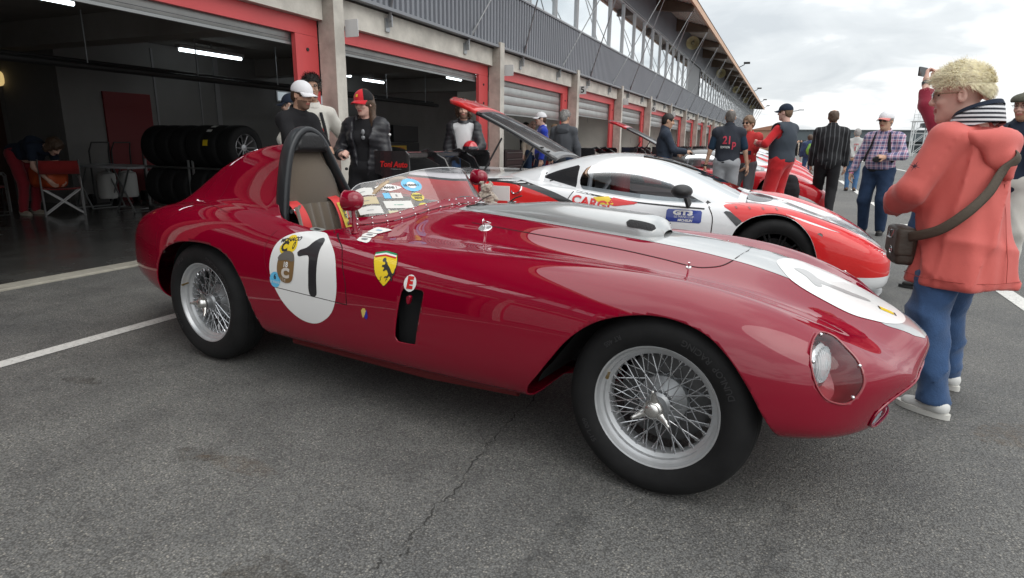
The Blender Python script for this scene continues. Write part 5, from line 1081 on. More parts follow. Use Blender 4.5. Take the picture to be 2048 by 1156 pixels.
        g = G(); g.grid((A[4:15, 6:15]-np.array([.012, 0, -.01]))+np.array([.016, 0, .008])); g.obj('lid_glass', M('lid_glass_dark', (.22, .23, .24), .05, coat=1), lo, 60)
        for (a, b) in ((2, 3), (3, 3)): p = A[a, 1]; g = G(); g.box((p[0]+.01, p[1], p[2]+.012), (.09, .05, .012), rz=0); g.obj('lid_vent', blackm, lo)
        for sg in (-1, 1): g = G(); g.tube([(.12, sg*.50, 1.25), (-.10, sg*.50, .88)], .010, 6); g.obj('lid_strut', matt, t)
        for sg in (-1, 1): g = G(); g.tube([tuple(A[16, 5 if sg < 0 else 11]+np.array([0, 0, .01])), tuple(A[16, 5 if sg < 0 else 11]+np.array([-.02, 0, .05])), tuple(A[18, 5 if sg < 0 else 11]+np.array([0, 0, .01]))], .004, 6); g.obj('lid_pin', chrome, lo)
    return t
gt1 = build_gt('white and red GT race car with its engine lid raised, beside the vintage car', (-2.68, 6.099), 1, W_p, W_p, (M('lid_silver', (.33, .34, .35), .25, .3, coat=1), R_p), 2)
# livery laid on the first car's skin
BODY, red_car_main = GTB, red_car; red_car = gt1
gex = lambda x, z: np.maximum(-poly_sd(garchF, x, z)+.002, -poly_sd(garchR, x, z)+.002)
def gside(name, P, m, eps=.0015, res=.014): return decal(name, P, m, 'side', eps, res, extra=gex)
gside('black_sweep', spline2([(-.95,.86),(-.2,.87),(.22,.885),(.5,.865),(.80,.79),(1.05,.69),(1.35,.56),(1.4,.40),(.8,.40),(-.2,.40),(-.95,.45)], 5), gblack)
gside('red_rear_panel', spline2([(-.98,.84),(-.2,.85),(.20,.855),(.45,.835),(.72,.765),(.98,.66),(1.2,.55),(1.25,.40),(.7,.38),(-.2,.38),(-.98,.42)], 5), R_p, .003)
gside('white_sweep', spline2([(.9,.40),(1.25,.48),(1.45,.56),(1.5,.40),(1.3,.30)], 5), W_p, .004)
gside('red_front_wing', spline2([(2.24,.742),(2.30,.70),(2.37,.64),(2.42,.60),(2.5,.60),(2.63,.60),(2.77,.55),(2.86,.48),(2.93,.3),(2.97,.14),(3.2,.13),(3.45,.2),(3.52,.38),(3.44,.45),(3.25,.53),(3.0,.60),(2.85,.645),(2.7,.70),(2.6,.745),(2.4,.752)], 4), R_p, .0015, .014)
gside('white_bumper', [(2.99,.235),(3.2,.245),(3.42,.245),(3.52,.25),(3.52,.10),(2.98,.10)], W_p, .004); gside('black_wedge', [(2.24,.70),(2.30,.695),(2.40,.625),(2.36,.585)], gblack, .003)
f = lambda p: p
decal('red_bonnet_side', spline2([(2.25,-.80),(2.35,-.70),(2.6,-.66),(2.9,-.70),(3.2,-.64),(3.38,-.52),(3.5,-.40),(3.52,-.5),(3.3,-.84),(2.6,-.90)], 5), R_p, 'top', .0016, .03)
decal('red_bonnet_side', spline2([(2.3,.72),(2.6,.60),(2.9,.62),(3.2,.58),(3.38,.50),(3.5,.40),(3.52,.5),(3.3,.84),(2.6,.90)], 5), R_p, 'top', .0016, .03)
decal('red_nose', [(3.42,-.6),(3.50,-.2),(3.50,.2),(3.42,.6),(3.56,.4),(3.56,-.4)], R_p, 'top', .002, .02)
decal('bonnet_duct', spline2([(2.38,-.32),(2.44,-.40),(2.52,-.36),(2.60,-.20),(2.60,.10),(2.5,.2),(2.42,0)], 5), gblack, 'top', .003, .03)
decal('headlamp_recess', spline2([(2.80,-.80),(2.86,-.76),(3.10,-.70),(3.16,-.725),(3.10,-.775),(2.95,-.80)], 5), M('dark_red_recess', (.22, .008, .006), .4, coat=1), 'top', .003, .02)
decal('bonnet_graphic', spline2([(3.22,-.42),(3.28,-.46),(3.36,-.40),(3.34,-.34),(3.26,-.36)], 4), M('red_vinyl'), 'top', .003, .02)
gside('blue_panel', [(1.80,.692),(2.085,.690),(2.085,.590),(1.80,.592)], M('royal_blue_vinyl', (.02, .045, .28), .35, coat=.5), .0018)
decal_text('GT3', .075, white, (1.935, .664), (1.15, 0), (0, .62), eps=.004, bold=.005); decal_text('LE MANS CUP', .026, white, (1.945, .634), (1, 0), (0, 1), eps=.004); decal_text('MICHELIN', .026, white, (1.955, .606), (1, 0), (0, 1), eps=.004, bold=.0012, shear=.2)
gside('logo_wedge', [(1.16,.757),(1.30,.768),(1.36,.70),(1.24,.70)], yel, .003); gside('logo_wedge', [(1.33,.762),(1.58,.722),(1.36,.69),(1.30,.705)], R_p, .003)
decal_text('CARGL', .115, R_p, (1.165, .705), (1, -.16), (.12, .85), eps=.0045, bold=.004)
o_ = (.905, .925); c_ = [(o_[0]+.047*math.cos(a), o_[1]+.05*math.sin(a)) for a in np.linspace(0, 6.28, 24)[:-1]]; gside('race_sticker', c_, white, .004, .015); decal_text('110', .036, R_p, (.907, .925), (1, 0), (0, 1), eps=.006, bold=.001); decal_text('3464', .068, white, (.872, .862), (1, 0), (0, 1), eps=.006, bold=.003)
gside('windscreen_banner', [(1.48,1.105),(1.62,1.07),(1.60,1.04),(1.46,1.06)], M('royal_blue_vinyl'), .003, .015)
for k_ in range(4): gside('wing_louvre', [(2.32+.10*k_,.742),(2.335+.10*k_,.742),(2.355+.10*k_,.722),(2.345+.10*k_,.715)], M('dark_red_recess'), .004, .01)
h_ = drop(.46, .80, 'side', 0); T = Matrix.Translation(h_)@Vector((-.1, -.75, .65)).to_track_quat('Z', 'Y').to_matrix().to_4x4(); g = G(); g.lathe([(.055, -.01), (.055, .006), (.045, .008), (.035, -.02), (0, -.02)], 24, 'z', T); g.obj('fuel_filler', chrome, gt1)
seam([(.98,.80),(.93,.70),(.9,.55)], 'side', .004); seam([(2.13,.725),(2.17,.64),(2.17,.50)], 'side', .004); seam([(1.0,.80),(1.4,.742),(1.8,.715),(2.1,.705)], 'side', .006, mat=matt)
seam([(.56,.905),(.75,.975),(1.0,1.035),(1.22,1.052),(1.48,1.04),(1.76,.935),(2.05,.79),(2.15,.725)], 'side', .010, name='window_seal', mat=matt)
h_ = drop(2.96, .55, 'side', 0); g = G(); g.lathe([(0, .004), (.02, .004), (.022, 0)], 16, 'y', c=(h_.x, h_.y-.004, h_.z)); g.obj('round_marker', M('badge_silver'), gt1)
for w in [c for c in gt1.children if c.name.startswith('wheel') and 'well' not in c.name][:1]:
    arc_text('P ZERO', .262, 232, .052, -.0235, M('yellow_tyre_print', (.55, .42, .03), .6), w)
BODY, red_car = BODY, red_car_main
# further cars of the row
gt2 = build_gt('red and white GT race car behind the men in vests, engine lid raised', (-2.75, 12.75), 1, DR_p, gblack, (W_p, DR_p), 1)
red_car = gt2
decal('white_sill', spline2([(1.0,.36),(2.2,.44),(2.9,.40),(3.3,.24),(3.2,.12),(1.0,.14)], 5), W_p, 'side', .003, .04); decal('white_bonnet', spline2([(2.4,-.45),(2.9,-.5),(3.3,-.4),(3.48,-.1),(3.3,-.05),(2.5,-.1)], 5), W_p, 'top', .003, .03)
decal('headlamp_recess', spline2([(2.80,-.80),(2.86,-.76),(3.10,-.70),(3.16,-.725),(3.10,-.775),(2.95,-.80)], 5), M('dark_red_recess'), 'top', .003, .02)
V, F = text_mesh('PORTTOULAS', .11, bold=.004); out = []
for a, b in V: h_ = BODY.ray_cast(Vector((1.62+b*.55, -a, 2)), Vector((0, 0, -1))); out.append(tuple(h_[0]+h_[1]*.004) if h_[0] else (1.5, a, 1.1))
link('windscreen_lettering', mesh_from(out, F), white, gt2)
red_car = red_car_main
blue_p = gt_paint('gt_blue_paint', (.02, .12, .55)); yell_p = gt_paint('gt_yellow_paint', (.75, .6, .12))
gt3 = build_gt('red GT race car with blue bonnet stripe, third modern car of the row', (-2.75, 16.5), 1, DR_p, W_p, None, 0)
red_car = gt3; decal('blue_stripe', spline2([(2.3,-.62),(2.8,-.60),(3.2,-.55),(3.48,-.3),(3.5,-.1),(3.2,-.12),(2.3,-.2)], 5), blue_p, 'top', .003, .04); decal('white_panel', spline2([(2.4,-.2),(3.2,-.1),(3.45,0),(3.2,.3),(2.4,.3)], 5), W_p, 'top', .003, .04); red_car = red_car_main
gt4 = build_gt('red GT race car with pale yellow bonnet further down the row', (-2.75, 20.4), 1, DR_p, DR_p, None, 0)
red_car = gt4; decal('yellow_bonnet', spline2([(2.3,-.5),(2.9,-.5),(3.3,-.3),(3.3,.3),(2.9,.5),(2.3,.5)], 5), yell_p, 'top', .003, .06); red_car = red_car_main
build_gt('plain red race car, fifth modern car of the row', (-2.75, 24.5), 1, DR_p, DR_p, None, 0)
build_gt('small distant red race car, last of the row in view', (-2.7, 29), 1, R_p, W_p, None, 0)
BODY = BVHTree.FromPolygons([tuple(v) for v in bv], bf)
# ================================================================ people
def rotz(a): c, s = math.cos(a), math.sin(a); return np.array([[c, -s, 0], [s, c, 0], [0, 0, 1.]])
def roty(a): c, s = math.cos(a), math.sin(a); return np.array([[c, 0, s], [0, 1, 0], [-s, 0, c]])
def head_sd(P, fem=False, wide=1.):
    d = sd_ell(P, (-.006, 0, .034), (.098, .077*wide, .091)); d = smin(d, sd_ell(P, (.022, 0, -.042), (.066, .059*wide, .078)), .03)
    d = smin(d, sd_ell(P, (.058, 0, -.096), (.024, .028, .022)), .03); d = smin(d, sd_ell(P, (.074, 0, .030), (.022, .048, .013)), .015)
    d = smin(d, sd_ell(P, (.066, .036, -.022), (.020, .020, .018)), .02); d = smin(d, sd_ell(P, (.066, -.036, -.022), (.020, .020, .018)), .02)
    for s in (-1, 1): d = -smin(-d, sd_ell(P, (.092, s*.031, .012), (.014, .017, .010)), .010)
    d = smin(d, sd_cone(P, (.086, 0, .018), (.107 if not fem else .103, 0, -.020), .008, .0125), .010); d = smin(d, sd_ell(P, (.094, 0, -.026), (.014, .019, .009)), .008)
    d = smin(d, sd_ell(P, (.083, 0, -.052), (.011, .024, .0065)), .006); d = smin(d, sd_ell(P, (.081, 0, -.066), (.012, .021, .007)), .006)
    for s in (-1, 1): d = np.minimum(d, np.maximum(sd_ell(P, (-.008, s*.078*wide, .0), (.020, .011, .033)), -sd_ell(P, (-.002, s*.088*wide, .002), (.011, .007, .020))))
    return d
def hand_frame(w, d, nrm):
    x = np.array(d, float); x /= np.linalg.norm(x); z = np.array(nrm, float); z -= x*(z@x); z /= np.linalg.norm(z)+1e-9; y = np.cross(z, x); return np.stack([x, y, z], 1)
def hand_sd(Pw, w, Fm, right, curl, sc=1.):
    P = ((Pw-np.array(w))@Fm)/sc; 
    if right: P = P*np.array([1, -1, 1])
    d = sd_box(P, (.042, 0, 0), (.046, .038, .015), .014); d = smin(d, sd_cone(P, (-.04, 0, 0), (.01, 0, 0), .026, .025), .02)
    for y, l in ((.029, .070), (.0095, .078), (-.010, .073), (-.028, .056)):
        a = curl*(.9+.1*(y < 0)); p0 = np.array([.083, y, 0]); p1 = p0+np.array([math.cos(a), 0, -math.sin(a)])*l*.42; p2 = p1+np.array([math.cos(1.9*a), 0, -math.sin(1.9*a)])*l*.33; p3 = p2+np.array([math.cos(2.5*a), 0, -math.sin(2.5*a)])*l*.27
        f = np.minimum(np.minimum(sd_cone(P, p0, p1, .0095, .0085), sd_cone(P, p1, p2, .0087, .008)), sd_cone(P, p2, p3, .008, .0068)); d = smin(d, f, .005)
    t = np.minimum(sd_cone(P, (.015, .030, -.006), (.048, .056, -.014-.02*curl), .013, .0105), sd_cone(P, (.048, .056, -.014-.02*curl), (.080-.02*curl, .058-.02*curl, -.024-.03*curl), .010, .008)); d = smin(d, t, .008)
    return d*sc
def ik(S, W, a, b, hint):
    S = np.array(S, float); W = np.array(W, float); d = W-S; L = np.linalg.norm(d)
    if L > (a+b)*.995: W = S+d/L*(a+b)*.995; d = W-S; L = np.linalg.norm(d)
    u = d/L; x = (a*a-b*b+L*L)/(2*L); h = math.sqrt(max(0, a*a-x*x)); n = np.array(hint, float); n = n-u*(n@u); n /= np.linalg.norm(n)+1e-9; return S+u*x+n*h, W
skins = {k: M('skin_'+k, c, .5, spec=.35, var=.06, vscale=30) for k, c in dict(fair=(.64, .41, .32), tan=(.53, .32, .225), pink=(.66, .41, .335)).items()}
lipm = M('lips', (.40, .13, .11), .4); eyem = M('eye_dark', (.03, .022, .02), .2)
def cloth(name, col, rough=.85, **kw): return M('cloth_'+name, col, rough, sheen=.2 if max(col) > .1 else .03, spec=.25, bump=.25, bscale=160, **kw)
def aline(P, tp, s, up):
    rx0, ry0, rx1, ry1 = tp['aline']; z0, z1 = 1.36*s, tp['hem']*s; u = np.clip((z0-P[:, 2])/(z0-z1), 0, 1.1); a0, a1 = up((0, 0, 1.36)), up((0, 0, .93)); ax = a1+(a0-a1)*np.clip((P[:, 2:3]-a1[2])/(a0[2]-a1[2]), -.3, 1.2); x, y = P[:, 0]-ax[:, 0], P[:, 1]-ax[:, 1]; th = np.arctan2(y, x)
    rx, ry = (rx0+(rx1-rx0)*u)*s, (ry0+(ry1-ry0)*u)*s; fd = 1+u*(.035*np.sin(5*th+1.1+1.5*u)+.028*np.sin(9*th+2.3-2*u)+.02*np.sin(14*th+.4))
    d = (np.sqrt((x/rx)**2+(y/ry)**2)/fd-1)*np.minimum(rx, ry); return smin(d, d, .001) if False else np.maximum(d, P[:, 2]-z0-.02)
NET = .017
def person(label, pos, heading, H=1.75, bulk=1., belly=0., skin='fair', hair=None, cap=None, top=None, under=None, legs=None, shoes=None, hd=(0, 0), hands=None, lean=0., feet=None, group='people in the pit lane', fem=False, beard=None, glasses=None, headvox=.0085, vox=NET, seed=0, hips=0., head_fwd=0., extra=None, handvox=.0065, wide=1., neckline=None):
    s = H/1.75; t = thing('person', label, 'person', (pos[0], pos[1], 0), R(heading), group); hands = hands or {}
    B = bulk; L = R(lean)
    def up(p):            # the trunk above the hips may lean forward
        q = np.array(p, float)-np.array([0, 0, .93]); q = roty(L)@q; return (q+np.array([hips, 0, .93]))*s
    sh = {k: up((0-.005, sg*(.165*B**.6), 1.385)) for k, sg in (('L', 1), ('R', -1))}; hip = {k: np.array([hips, sg*.088*B**.5, .92])*s for k, sg in (('L', 1), ('R', -1))}
    feet = feet or {'L': (.0, .10), 'R': (.0, -.10)}; J = {}
    for k, sg in (('L', 1), ('R', -1)):
        an = np.array([feet[k][0]-.03, feet[k][1], .085+(feet[k][2] if len(feet[k]) > 2 else 0)])*s; kn, an = ik(hip[k], an, .44*s, .425*s, (1, sg*.12, 0)); J['kn'+k], J['an'+k] = kn, an
        hs = hands.get(k, {}); tgt = hs.get('w', (.06, sg*(.27*B**.5), .80)); tgt = np.array(tgt)*s if hs.get('abs', True) else up(tgt)
        el, wr = ik(sh[k], tgt, .285*s, .262*s, hs.get('hint', (-.6, sg*.5, -.4))); J['el'+k], J['wr'+k] = el, wr
    hc = up((.03+head_fwd, 0, 1.75-.127/s if s > .9 else 1.62)); nb = up((-.012, 0, 1.47)); Rh = rotz(R(heading*0+hd[0]))@roty(R(hd[1]))
    Hm = lambda P: (P-hc)@Rh
    def torso(P, g=0., bl=0.):
        Bq = B; Q = P
        c = lambda p: up(p); d = sd_ell(Q, c((-.004, 0, 1.245)), np.array((.110*Bq**.7+g, .152*Bq**.8+g, .195+g))*s)
        d = smin(d, sd_cone(Q, sh['L'], sh['R'], .056*s+g, .056*s+g), .05); d = smin(d, sd_cone(Q, sh['L'], nb-np.array([0, 0, .03]), .048*s+g, .05*s+g*.3), .03); d = smin(d, sd_cone(Q, sh['R'], nb-np.array([0, 0, .03]), .048*s+g, .05*s+g*.3), .03); d = smin(d, sd_ell(Q, c((.012+.03*belly, 0, 1.09)), np.array((.100*Bq+.055*belly+g, .138*Bq+.02*belly+g, .18+g))*s), .05)
        d = smin(d, sd_ell(Q, np.array((hips, 0, .95))*s, np.array((.112*Bq+g, .152*Bq**.8+g, .13+g))*s), .05); d = smin(d, sd_cone(Q, nb-np.array([0, 0, .06]), nb, .070*s+g*.3, .052*s+g*.2), .03)
        if fem: d = smin(d, sd_ell(Q, c((.085, .075, 1.27)), np.array((.06, .065, .06))*s+g), .05); d = smin(d, sd_ell(Q, c((.085, -.075, 1.27)), np.array((.06, .065, .06))*s+g), .05)
        return d
    def arm(P, k, r0, r1, r2, upto=1.):
        el, wr = J['el'+k], J['wr'+k]; d = sd_cone(P, sh[k], el, r0*s, r1*s)
        if upto < 1: e2 = sh[k]+(el-sh[k])*upto; return sd_cone(P, sh[k], e2, r0*s, (r1+.006)*s)
        return smin(d, sd_cone(P, el, wr, r1*s, r2*s), .02)
    def leg(P, k, r0, r1, r2): return smin(sd_cone(P, hip[k], J['kn'+k], r0*s, r1*s), sd_cone(P, J['kn'+k], J['an'+k], r1*s, r2*s), .02)
    allp = np.array(list(J.values())+list(sh.values())+list(hip.values())+[hc]); lo, hi = allp.min(0)-.32*s*B**.5, allp.max(0)+.32*s*B**.5; lo[2] = max(lo[2], .0)
    # ---- body: trunk and limbs coarse (mostly under clothing), head and hands fine, one mesh
    g = G()
    def core(P):
        d = torso(P, -.02); 
        for k in 'LR': d = smin(d, arm(P, k, .045, .040, .027), .03); d = smin(d, leg(P, k, .070, .052, .038), .03)
        return d
    V, F = surface_nets(core, lo, hi, .024 if (top or {}).get('sleeve') != 'short' else .016); g.add(V, F)
    def hsd(P): Q = Hm(P); return smin(head_sd(Q, fem, wide), sd_cone(P, hc+Rh@np.array([-.022, 0, -.05]), nb-np.array([0, 0, .03]), .050*(.9 if fem else 1.08)*wide, .058*wide), .03)
    V, F = surface_nets(hsd, hc-.19, hc+.19, headvox); n0 = len(g.F); g.add(V, F)
    Q = Hm(np.array([V[list(f)].mean(0) for f in F]))
    x, y, z = Q[:, 0], np.abs(Q[:, 1]), Q[:, 2]
    mi = np.zeros(len(F), int); mi[(x > .066) & (y < .026) & (np.abs(z+.060) < .0095)] = 1; mi[(((x-.086)/.014)**2+((y-.031)/.014)**2+((z-.012)/.0055)**2 < 1)] = 2; mi[(x > .06) & (y > .012) & (y < .052) & (np.abs(z-.032+.1*np.abs(y-.03)) < .0055)] = 3
    if beard: mi[(mi == 0) & (z < -.035) & (x > -.01) & (z > -.125) & ~((y < .02) & (z > -.05)) & (x > .0)] = 4
    for i in range(len(F)): g.MI[n0+i] = int(mi[i])
    hb = []
    for k in 'LR':
        hs = hands.get(k, {}); wr, el = J['wr'+k], J['el'+k]; dr = np.array(hs.get('d', wr-el), float); nr = np.array(hs.get('n', (0, 1 if k == 'L' else -1, 0)), float); Fm = hand_frame(wr, dr, nr); cu = hs.get('curl', .45)
        V, F = surface_nets(lambda P: hand_sd(P, wr, Fm, k == 'R', cu, s*.98), wr-.16, wr+.16+Fm[:, 0]*.06, handvox); g.add(V, F); hb.append((wr, Fm))
    hm_ = hair['mat'] if hair else M('hair_dark', (.03, .02, .015), .6)
    body_o = g.obj('body', [skins[skin], lipm, eyem, hm_, beard or hm_], t, 80)
    # ---- clothes
    def net(fn, nm, m, v=vox, lo_=None, hi_=None, sm=80): V, F = surface_nets(fn, lo if lo_ is None else lo_, hi if hi_ is None else hi_, v); return link(nm, mesh_from(V, F, sm), m, t)
    if under:
        net(lambda P: np.maximum(torso(P, .004)+folds(P, .004, 20, seed+5), np.minimum(1, (hip['L'][2]+.02*s)-P[:, 2])), 'shirt', under, .02)
    if top:
        ge = top.get('loose', .016); hem = top.get('hem', .88)*s; sl = top.get('sleeve', 'long'); fa = top.get('fold', .008); flare = top.get('flare', 0.)
        def tf(P):
            fl = ge+flare*np.clip((1.25*s-P[:, 2])/(.4*s), 0, 1); d = torso(P, 0)-fl
            if top.get('aline'): d = smin(torso(P, 0)-ge*.5, aline(P, top, s, up), .05)
            for k in 'LR':
                if sl == 'long': d = smin(d, arm(P, k, .056+ge*.7+top.get('slv', 0), .046+ge*.8+top.get('slv', 0), .036+ge*.6+top.get('slv', 0)), .03)
                elif sl == 'short': d = smin(d, arm(P, k, .062+ge, .054+ge, 0, .62), .035)
                else: d = smin(d, arm(P, k, .064+ge*.5, .064, 0, .08), .03)
            if top.get('puffer'): d = d-.010*np.abs(np.sin((P[:, 2]+.15*np.abs(P[:, 1]))*math.pi/(.062*s)))**.6
            d = d+folds(P, fa, top.get('ff', 20), seed, top.get('st', (1, 1, .45)))
            d = -smin(-d, -(hem-P[:, 2]+.012*np.sin(P[:, 1]*19+seed)*s*top.get('hemwave', .4)), .016)
            nk = sd_cone(P, hc+Rh@np.array([-.022, 0, -.05]), nb, .050*wide, .058*wide)-top.get('neck', .006); d = np.maximum(d, -np.maximum(nk, nb[2]-.02*s-P[:, 2]))
            if top.get('open'):
                w = top['open']; Q = P-up((0, 0, 1.2)); d = np.maximum(d, -np.maximum(np.maximum(np.abs(Q[:, 1])-w*s*(.5+1.0*np.clip((P[:, 2]-.9*s)/(.5*s), 0, 1)), .02-Q[:, 0]), -1))
            for k in 'LR':
                if sl == 'long': wr, Fm = hb[0 if k == 'L' else 1]; aw = J['wr'+k]-J['el'+k]; aw = aw/np.linalg.norm(aw); d = np.maximum(d, np.where(np.linalg.norm(P-J['wr'+k], axis=1) < .13*s, (P-J['wr'+k])@aw-top.get('cuff', -.005), -1))
            return d
        to = net(tf, top.get('name', 'jacket'), top['mat'])
        if top.get('collar'):
            cm, ch = top['collar']; P = []; 
            for a in np.linspace(0, 2*math.pi, 21)[:-1]: P.append(nb+np.array([.064*math.cos(a)*s*wide+.004, .066*math.sin(a)*s*wide, .012-.030*math.cos(a)]))
            g = G(); rows = [[tuple(p+np.array([0, 0, -.02])) for p in P], [tuple(p+np.array([0, 0, ch*.6])) for p in P], [tuple(p+(p-nb)*np.array([.10, .10, 0])+np.array([0, 0, ch])) for p in P], [tuple(p+(p-nb)*np.array([.24, .24, 0])+np.array([0, 0, ch*.45])) for p in P], [tuple(p+(p-nb)*np.array([.34, .34, 0])+np.array([0, 0, -.012])) for p in P]]
            g.grid(np.array(rows), cv=True); g.obj('collar', cm, to, 60)
    if legs:
        gl = legs.get('loose', .012); cut = legs.get('cut', .045)
        def lf(P):
            d = smin(leg(P, 'L', .088*B**.6+gl, .064*B**.5+gl, .048+gl), leg(P, 'R', .088*B**.6+gl, .064*B**.5+gl, .048+gl), .025); d = smin(d, sd_ell(P, np.array((hips, 0, .95))*s, np.array((.124*B+gl, .164*B**.8+gl, .14))*s), .04)
            d = d+folds(P, legs.get('fold', .006), 26, seed+2, (1, 1, 1.3)); d = np.maximum(d, P[:, 2]-1.03*s)
            return np.maximum(d, cut*s-P[:, 2]+.004)
        h2 = hi.copy(); h2[2] = 1.08*s; net(lf, legs.get('name', 'trousers'), legs['mat'], hi_=h2)
    sm_ = shoes or M('dark_shoe', (.02, .018, .017), .5)
    for k, sg in (('L', 1), ('R', -1)):
        an = J['an'+k]; fz = (feet[k][2] if len(feet[k]) > 2 else 0)*s; yw = R((feet[k][3] if len(feet[k]) > 3 else 9)*sg); Rf = rotz(yw); c0 = np.array([an[0], an[1], fz])
        def sf(P):
            Q = (P-c0)@Rf/s; d = sd_cone(Q*np.array([1, 1, 1.15]), (-.035, 0, .062), (.115, 0, .042), .046, .034); d = smin(d, sd_cone(Q, (-.015, 0, .07), (-.012, 0, .112), .042, .038), .03); return np.maximum(d, .024-Q[:, 2])*s
        V, F = surface_nets(sf, c0-np.array([.12, .12, .0]), c0+np.array([.22, .12, .2]), .011); so_ = link('shoe', mesh_from(V, F, 60), sm_[0] if isinstance(sm_, tuple) else sm_, t)
        P = [tuple((Rf@(np.array([.040+.135*math.cos(a) if math.cos(a) > 0 else .04+.13*math.cos(a), .045*math.sin(a), 0])*s))[:2]+c0[:2]) for a in np.linspace(0, 2*math.pi, 21)[:-1]]; g = G(); g.prism(P, fz+.002, fz+.030*s); g.obj('sole', sm_[1] if isinstance(sm_, tuple) else M('black_sole', (.02, .02, .02), .7), so_, 50)
    # ---- hair, cap, glasses
    if hair:
        st = hair.get('style', 'short'); th = hair.get('th', .012); ph = .1
        def hf2(P):
            Q = Hm(P); d = sd_ell(Q, (-.010, 0, .036), (.100+th, .079*wide+th, .093+th)); 
            if st in ('short', 'curly', 'tousle', 'buzz'): d = smin(d, sd_ell(Q, (-.050, 0, -.02), (.055+th*.5, .066+th*.4, .065)), .03)
            if st == 'long':
                d = smin(d, sd_ell(Q, (-.045, 0, -.03), (.072, .085, .10)), .03)
                for sg in (-1, 1): d = smin(d, sd_cone(Q, (-.045, sg*.070, -.02), (-.01, sg*.088, -.18), .028, .032), .03); d = smin(d, sd_cone(Q, (-.01, sg*.088, -.18), (.065, sg*.085, -.36), .030, .016), .03)
            if st == 'curly':
                for sg in (-1, 1): d = smin(d, sd_ell(Q, (-.02, sg*.085, -.03), (.055, .045, .095)), .03)
            face = np.maximum(sd_ell(Q, (.115, 0, -.030), (.080, .092, .088+hair.get('fore', 0))), -.2); d = np.maximum(d, -face); d = np.maximum(d, (hair.get('low', -.075)-Q[:, 2]) if st != 'long' and st != 'curly' else -1.)
            if st not in ('long', 'curly'): d = np.maximum(d, -np.maximum(np.abs(Q[:, 0]+.0)-.028, Q[:, 2]-.012))      # clear the ears
            if hair.get('crop'): d = np.maximum(d, (.040-.75*np.clip(-Q[:, 0]-.025, 0, .12))-Q[:, 2])
            if hair.get('bald'): d = np.maximum(d, -sd_ell(Q, (.0, 0, .13), (.07, .055, .05)))
            n_ = hair.get('noise', .004); fr = hair.get('fr', 60); return d+folds(Q, n_, fr, seed+9, (1, 1, 1))+ ((n_ if not hair.get('crop') else .0015)*.6*np.abs(np.sin(Q[:, 0]*140+Q[:, 1]*90+4*np.sin(Q[:, 2]*60))) if st in ('tousle', 'curly') else 0)
        if hair.get('strands'):
            r = np.random.default_rng(seed+3); n_ = hair['strands']; d_ = r.normal(size=(n_*3, 3)); d_ /= np.linalg.norm(d_, axis=1)[:, None]; root = np.array([-.010, 0, .036])+d_*np.array([.100+th*.8, .079*wide+th*.8, .093+th*.8]); face = ((root-np.array([.115, 0, -.03]))/np.array([.085, .10, .09+hair.get('fore', 0)]))
            ok = ((face**2).sum(1) > 1) & ((root[:, 2] > .045-.5*np.clip(-root[:, 0]-.02, 0, .1)) | (hair.get('crop') is None)) & (root[:, 2] > hair.get('low', -.05)+.012) & ~((np.abs(root[:, 0]) < .032) & (root[:, 2] < .018)); root = root[ok][:n_]; d_ = d_[ok][:n_]; n_ = len(root); Ls = hair.get('slen', .04)*r.uniform(.5, 1.15, n_)*np.clip(.45+.75*(root[:, 2]+.05)/.14, .35, 1.2)
            flow = np.stack([(.45 if hair.get('crop') else .75)+.45*np.sin(root[:, 1]*38+root[:, 0]*20)+0*Ls, .45*np.sin(root[:, 0]*45+1)+.2*np.sign(root[:, 1]), -.15+(.42 if hair.get('crop') else .55)*np.clip(root[:, 2]/.12, 0, 1)], 1); flow[root[:, 2] < .05] = np.array([-.55, 0, -.75]); flow += r.normal(size=(n_, 3))*(.17 if hair.get('crop') else .28); flow -= d_*(flow*d_).sum(1)[:, None]*.8; flow /= np.linalg.norm(flow, axis=1)[:, None]; sd2 = np.cross(flow, d_); sd2 /= np.linalg.norm(sd2, axis=1)[:, None]; rows = []
            for q in (0, .3, .6, .85, 1): c_ = root+flow*(Ls*q)[:, None]+d_*((.010*np.sin(q*2.4)+(.010 if hair.get('crop') else .012)*q*r.uniform(-.3, 1, n_)))[:, None]; w_ = (.0010 if hair.get('crop') else .0024)*(1-q*.85); rows.append(np.stack([c_-sd2*w_, c_+sd2*w_], 1))
            A = np.stack(rows, 1); V = (A.reshape(-1, 3)@Rh.T)+hc; F = []
            for i in range(n_):
                for q in range(4): b_ = i*10+q*2; F.append((b_, b_+1, b_+3, b_+2))
            tag(link('hair_strands', mesh_from(V, F, 180), hair['mat'], t), kind='stuff')
        z0 = .45 if st == 'long' else .20; net(hf2, 'hair', hair['mat'], hair.get('vox', headvox*.9), hc-np.array([.2, .2, z0]), hc+.2, 80)
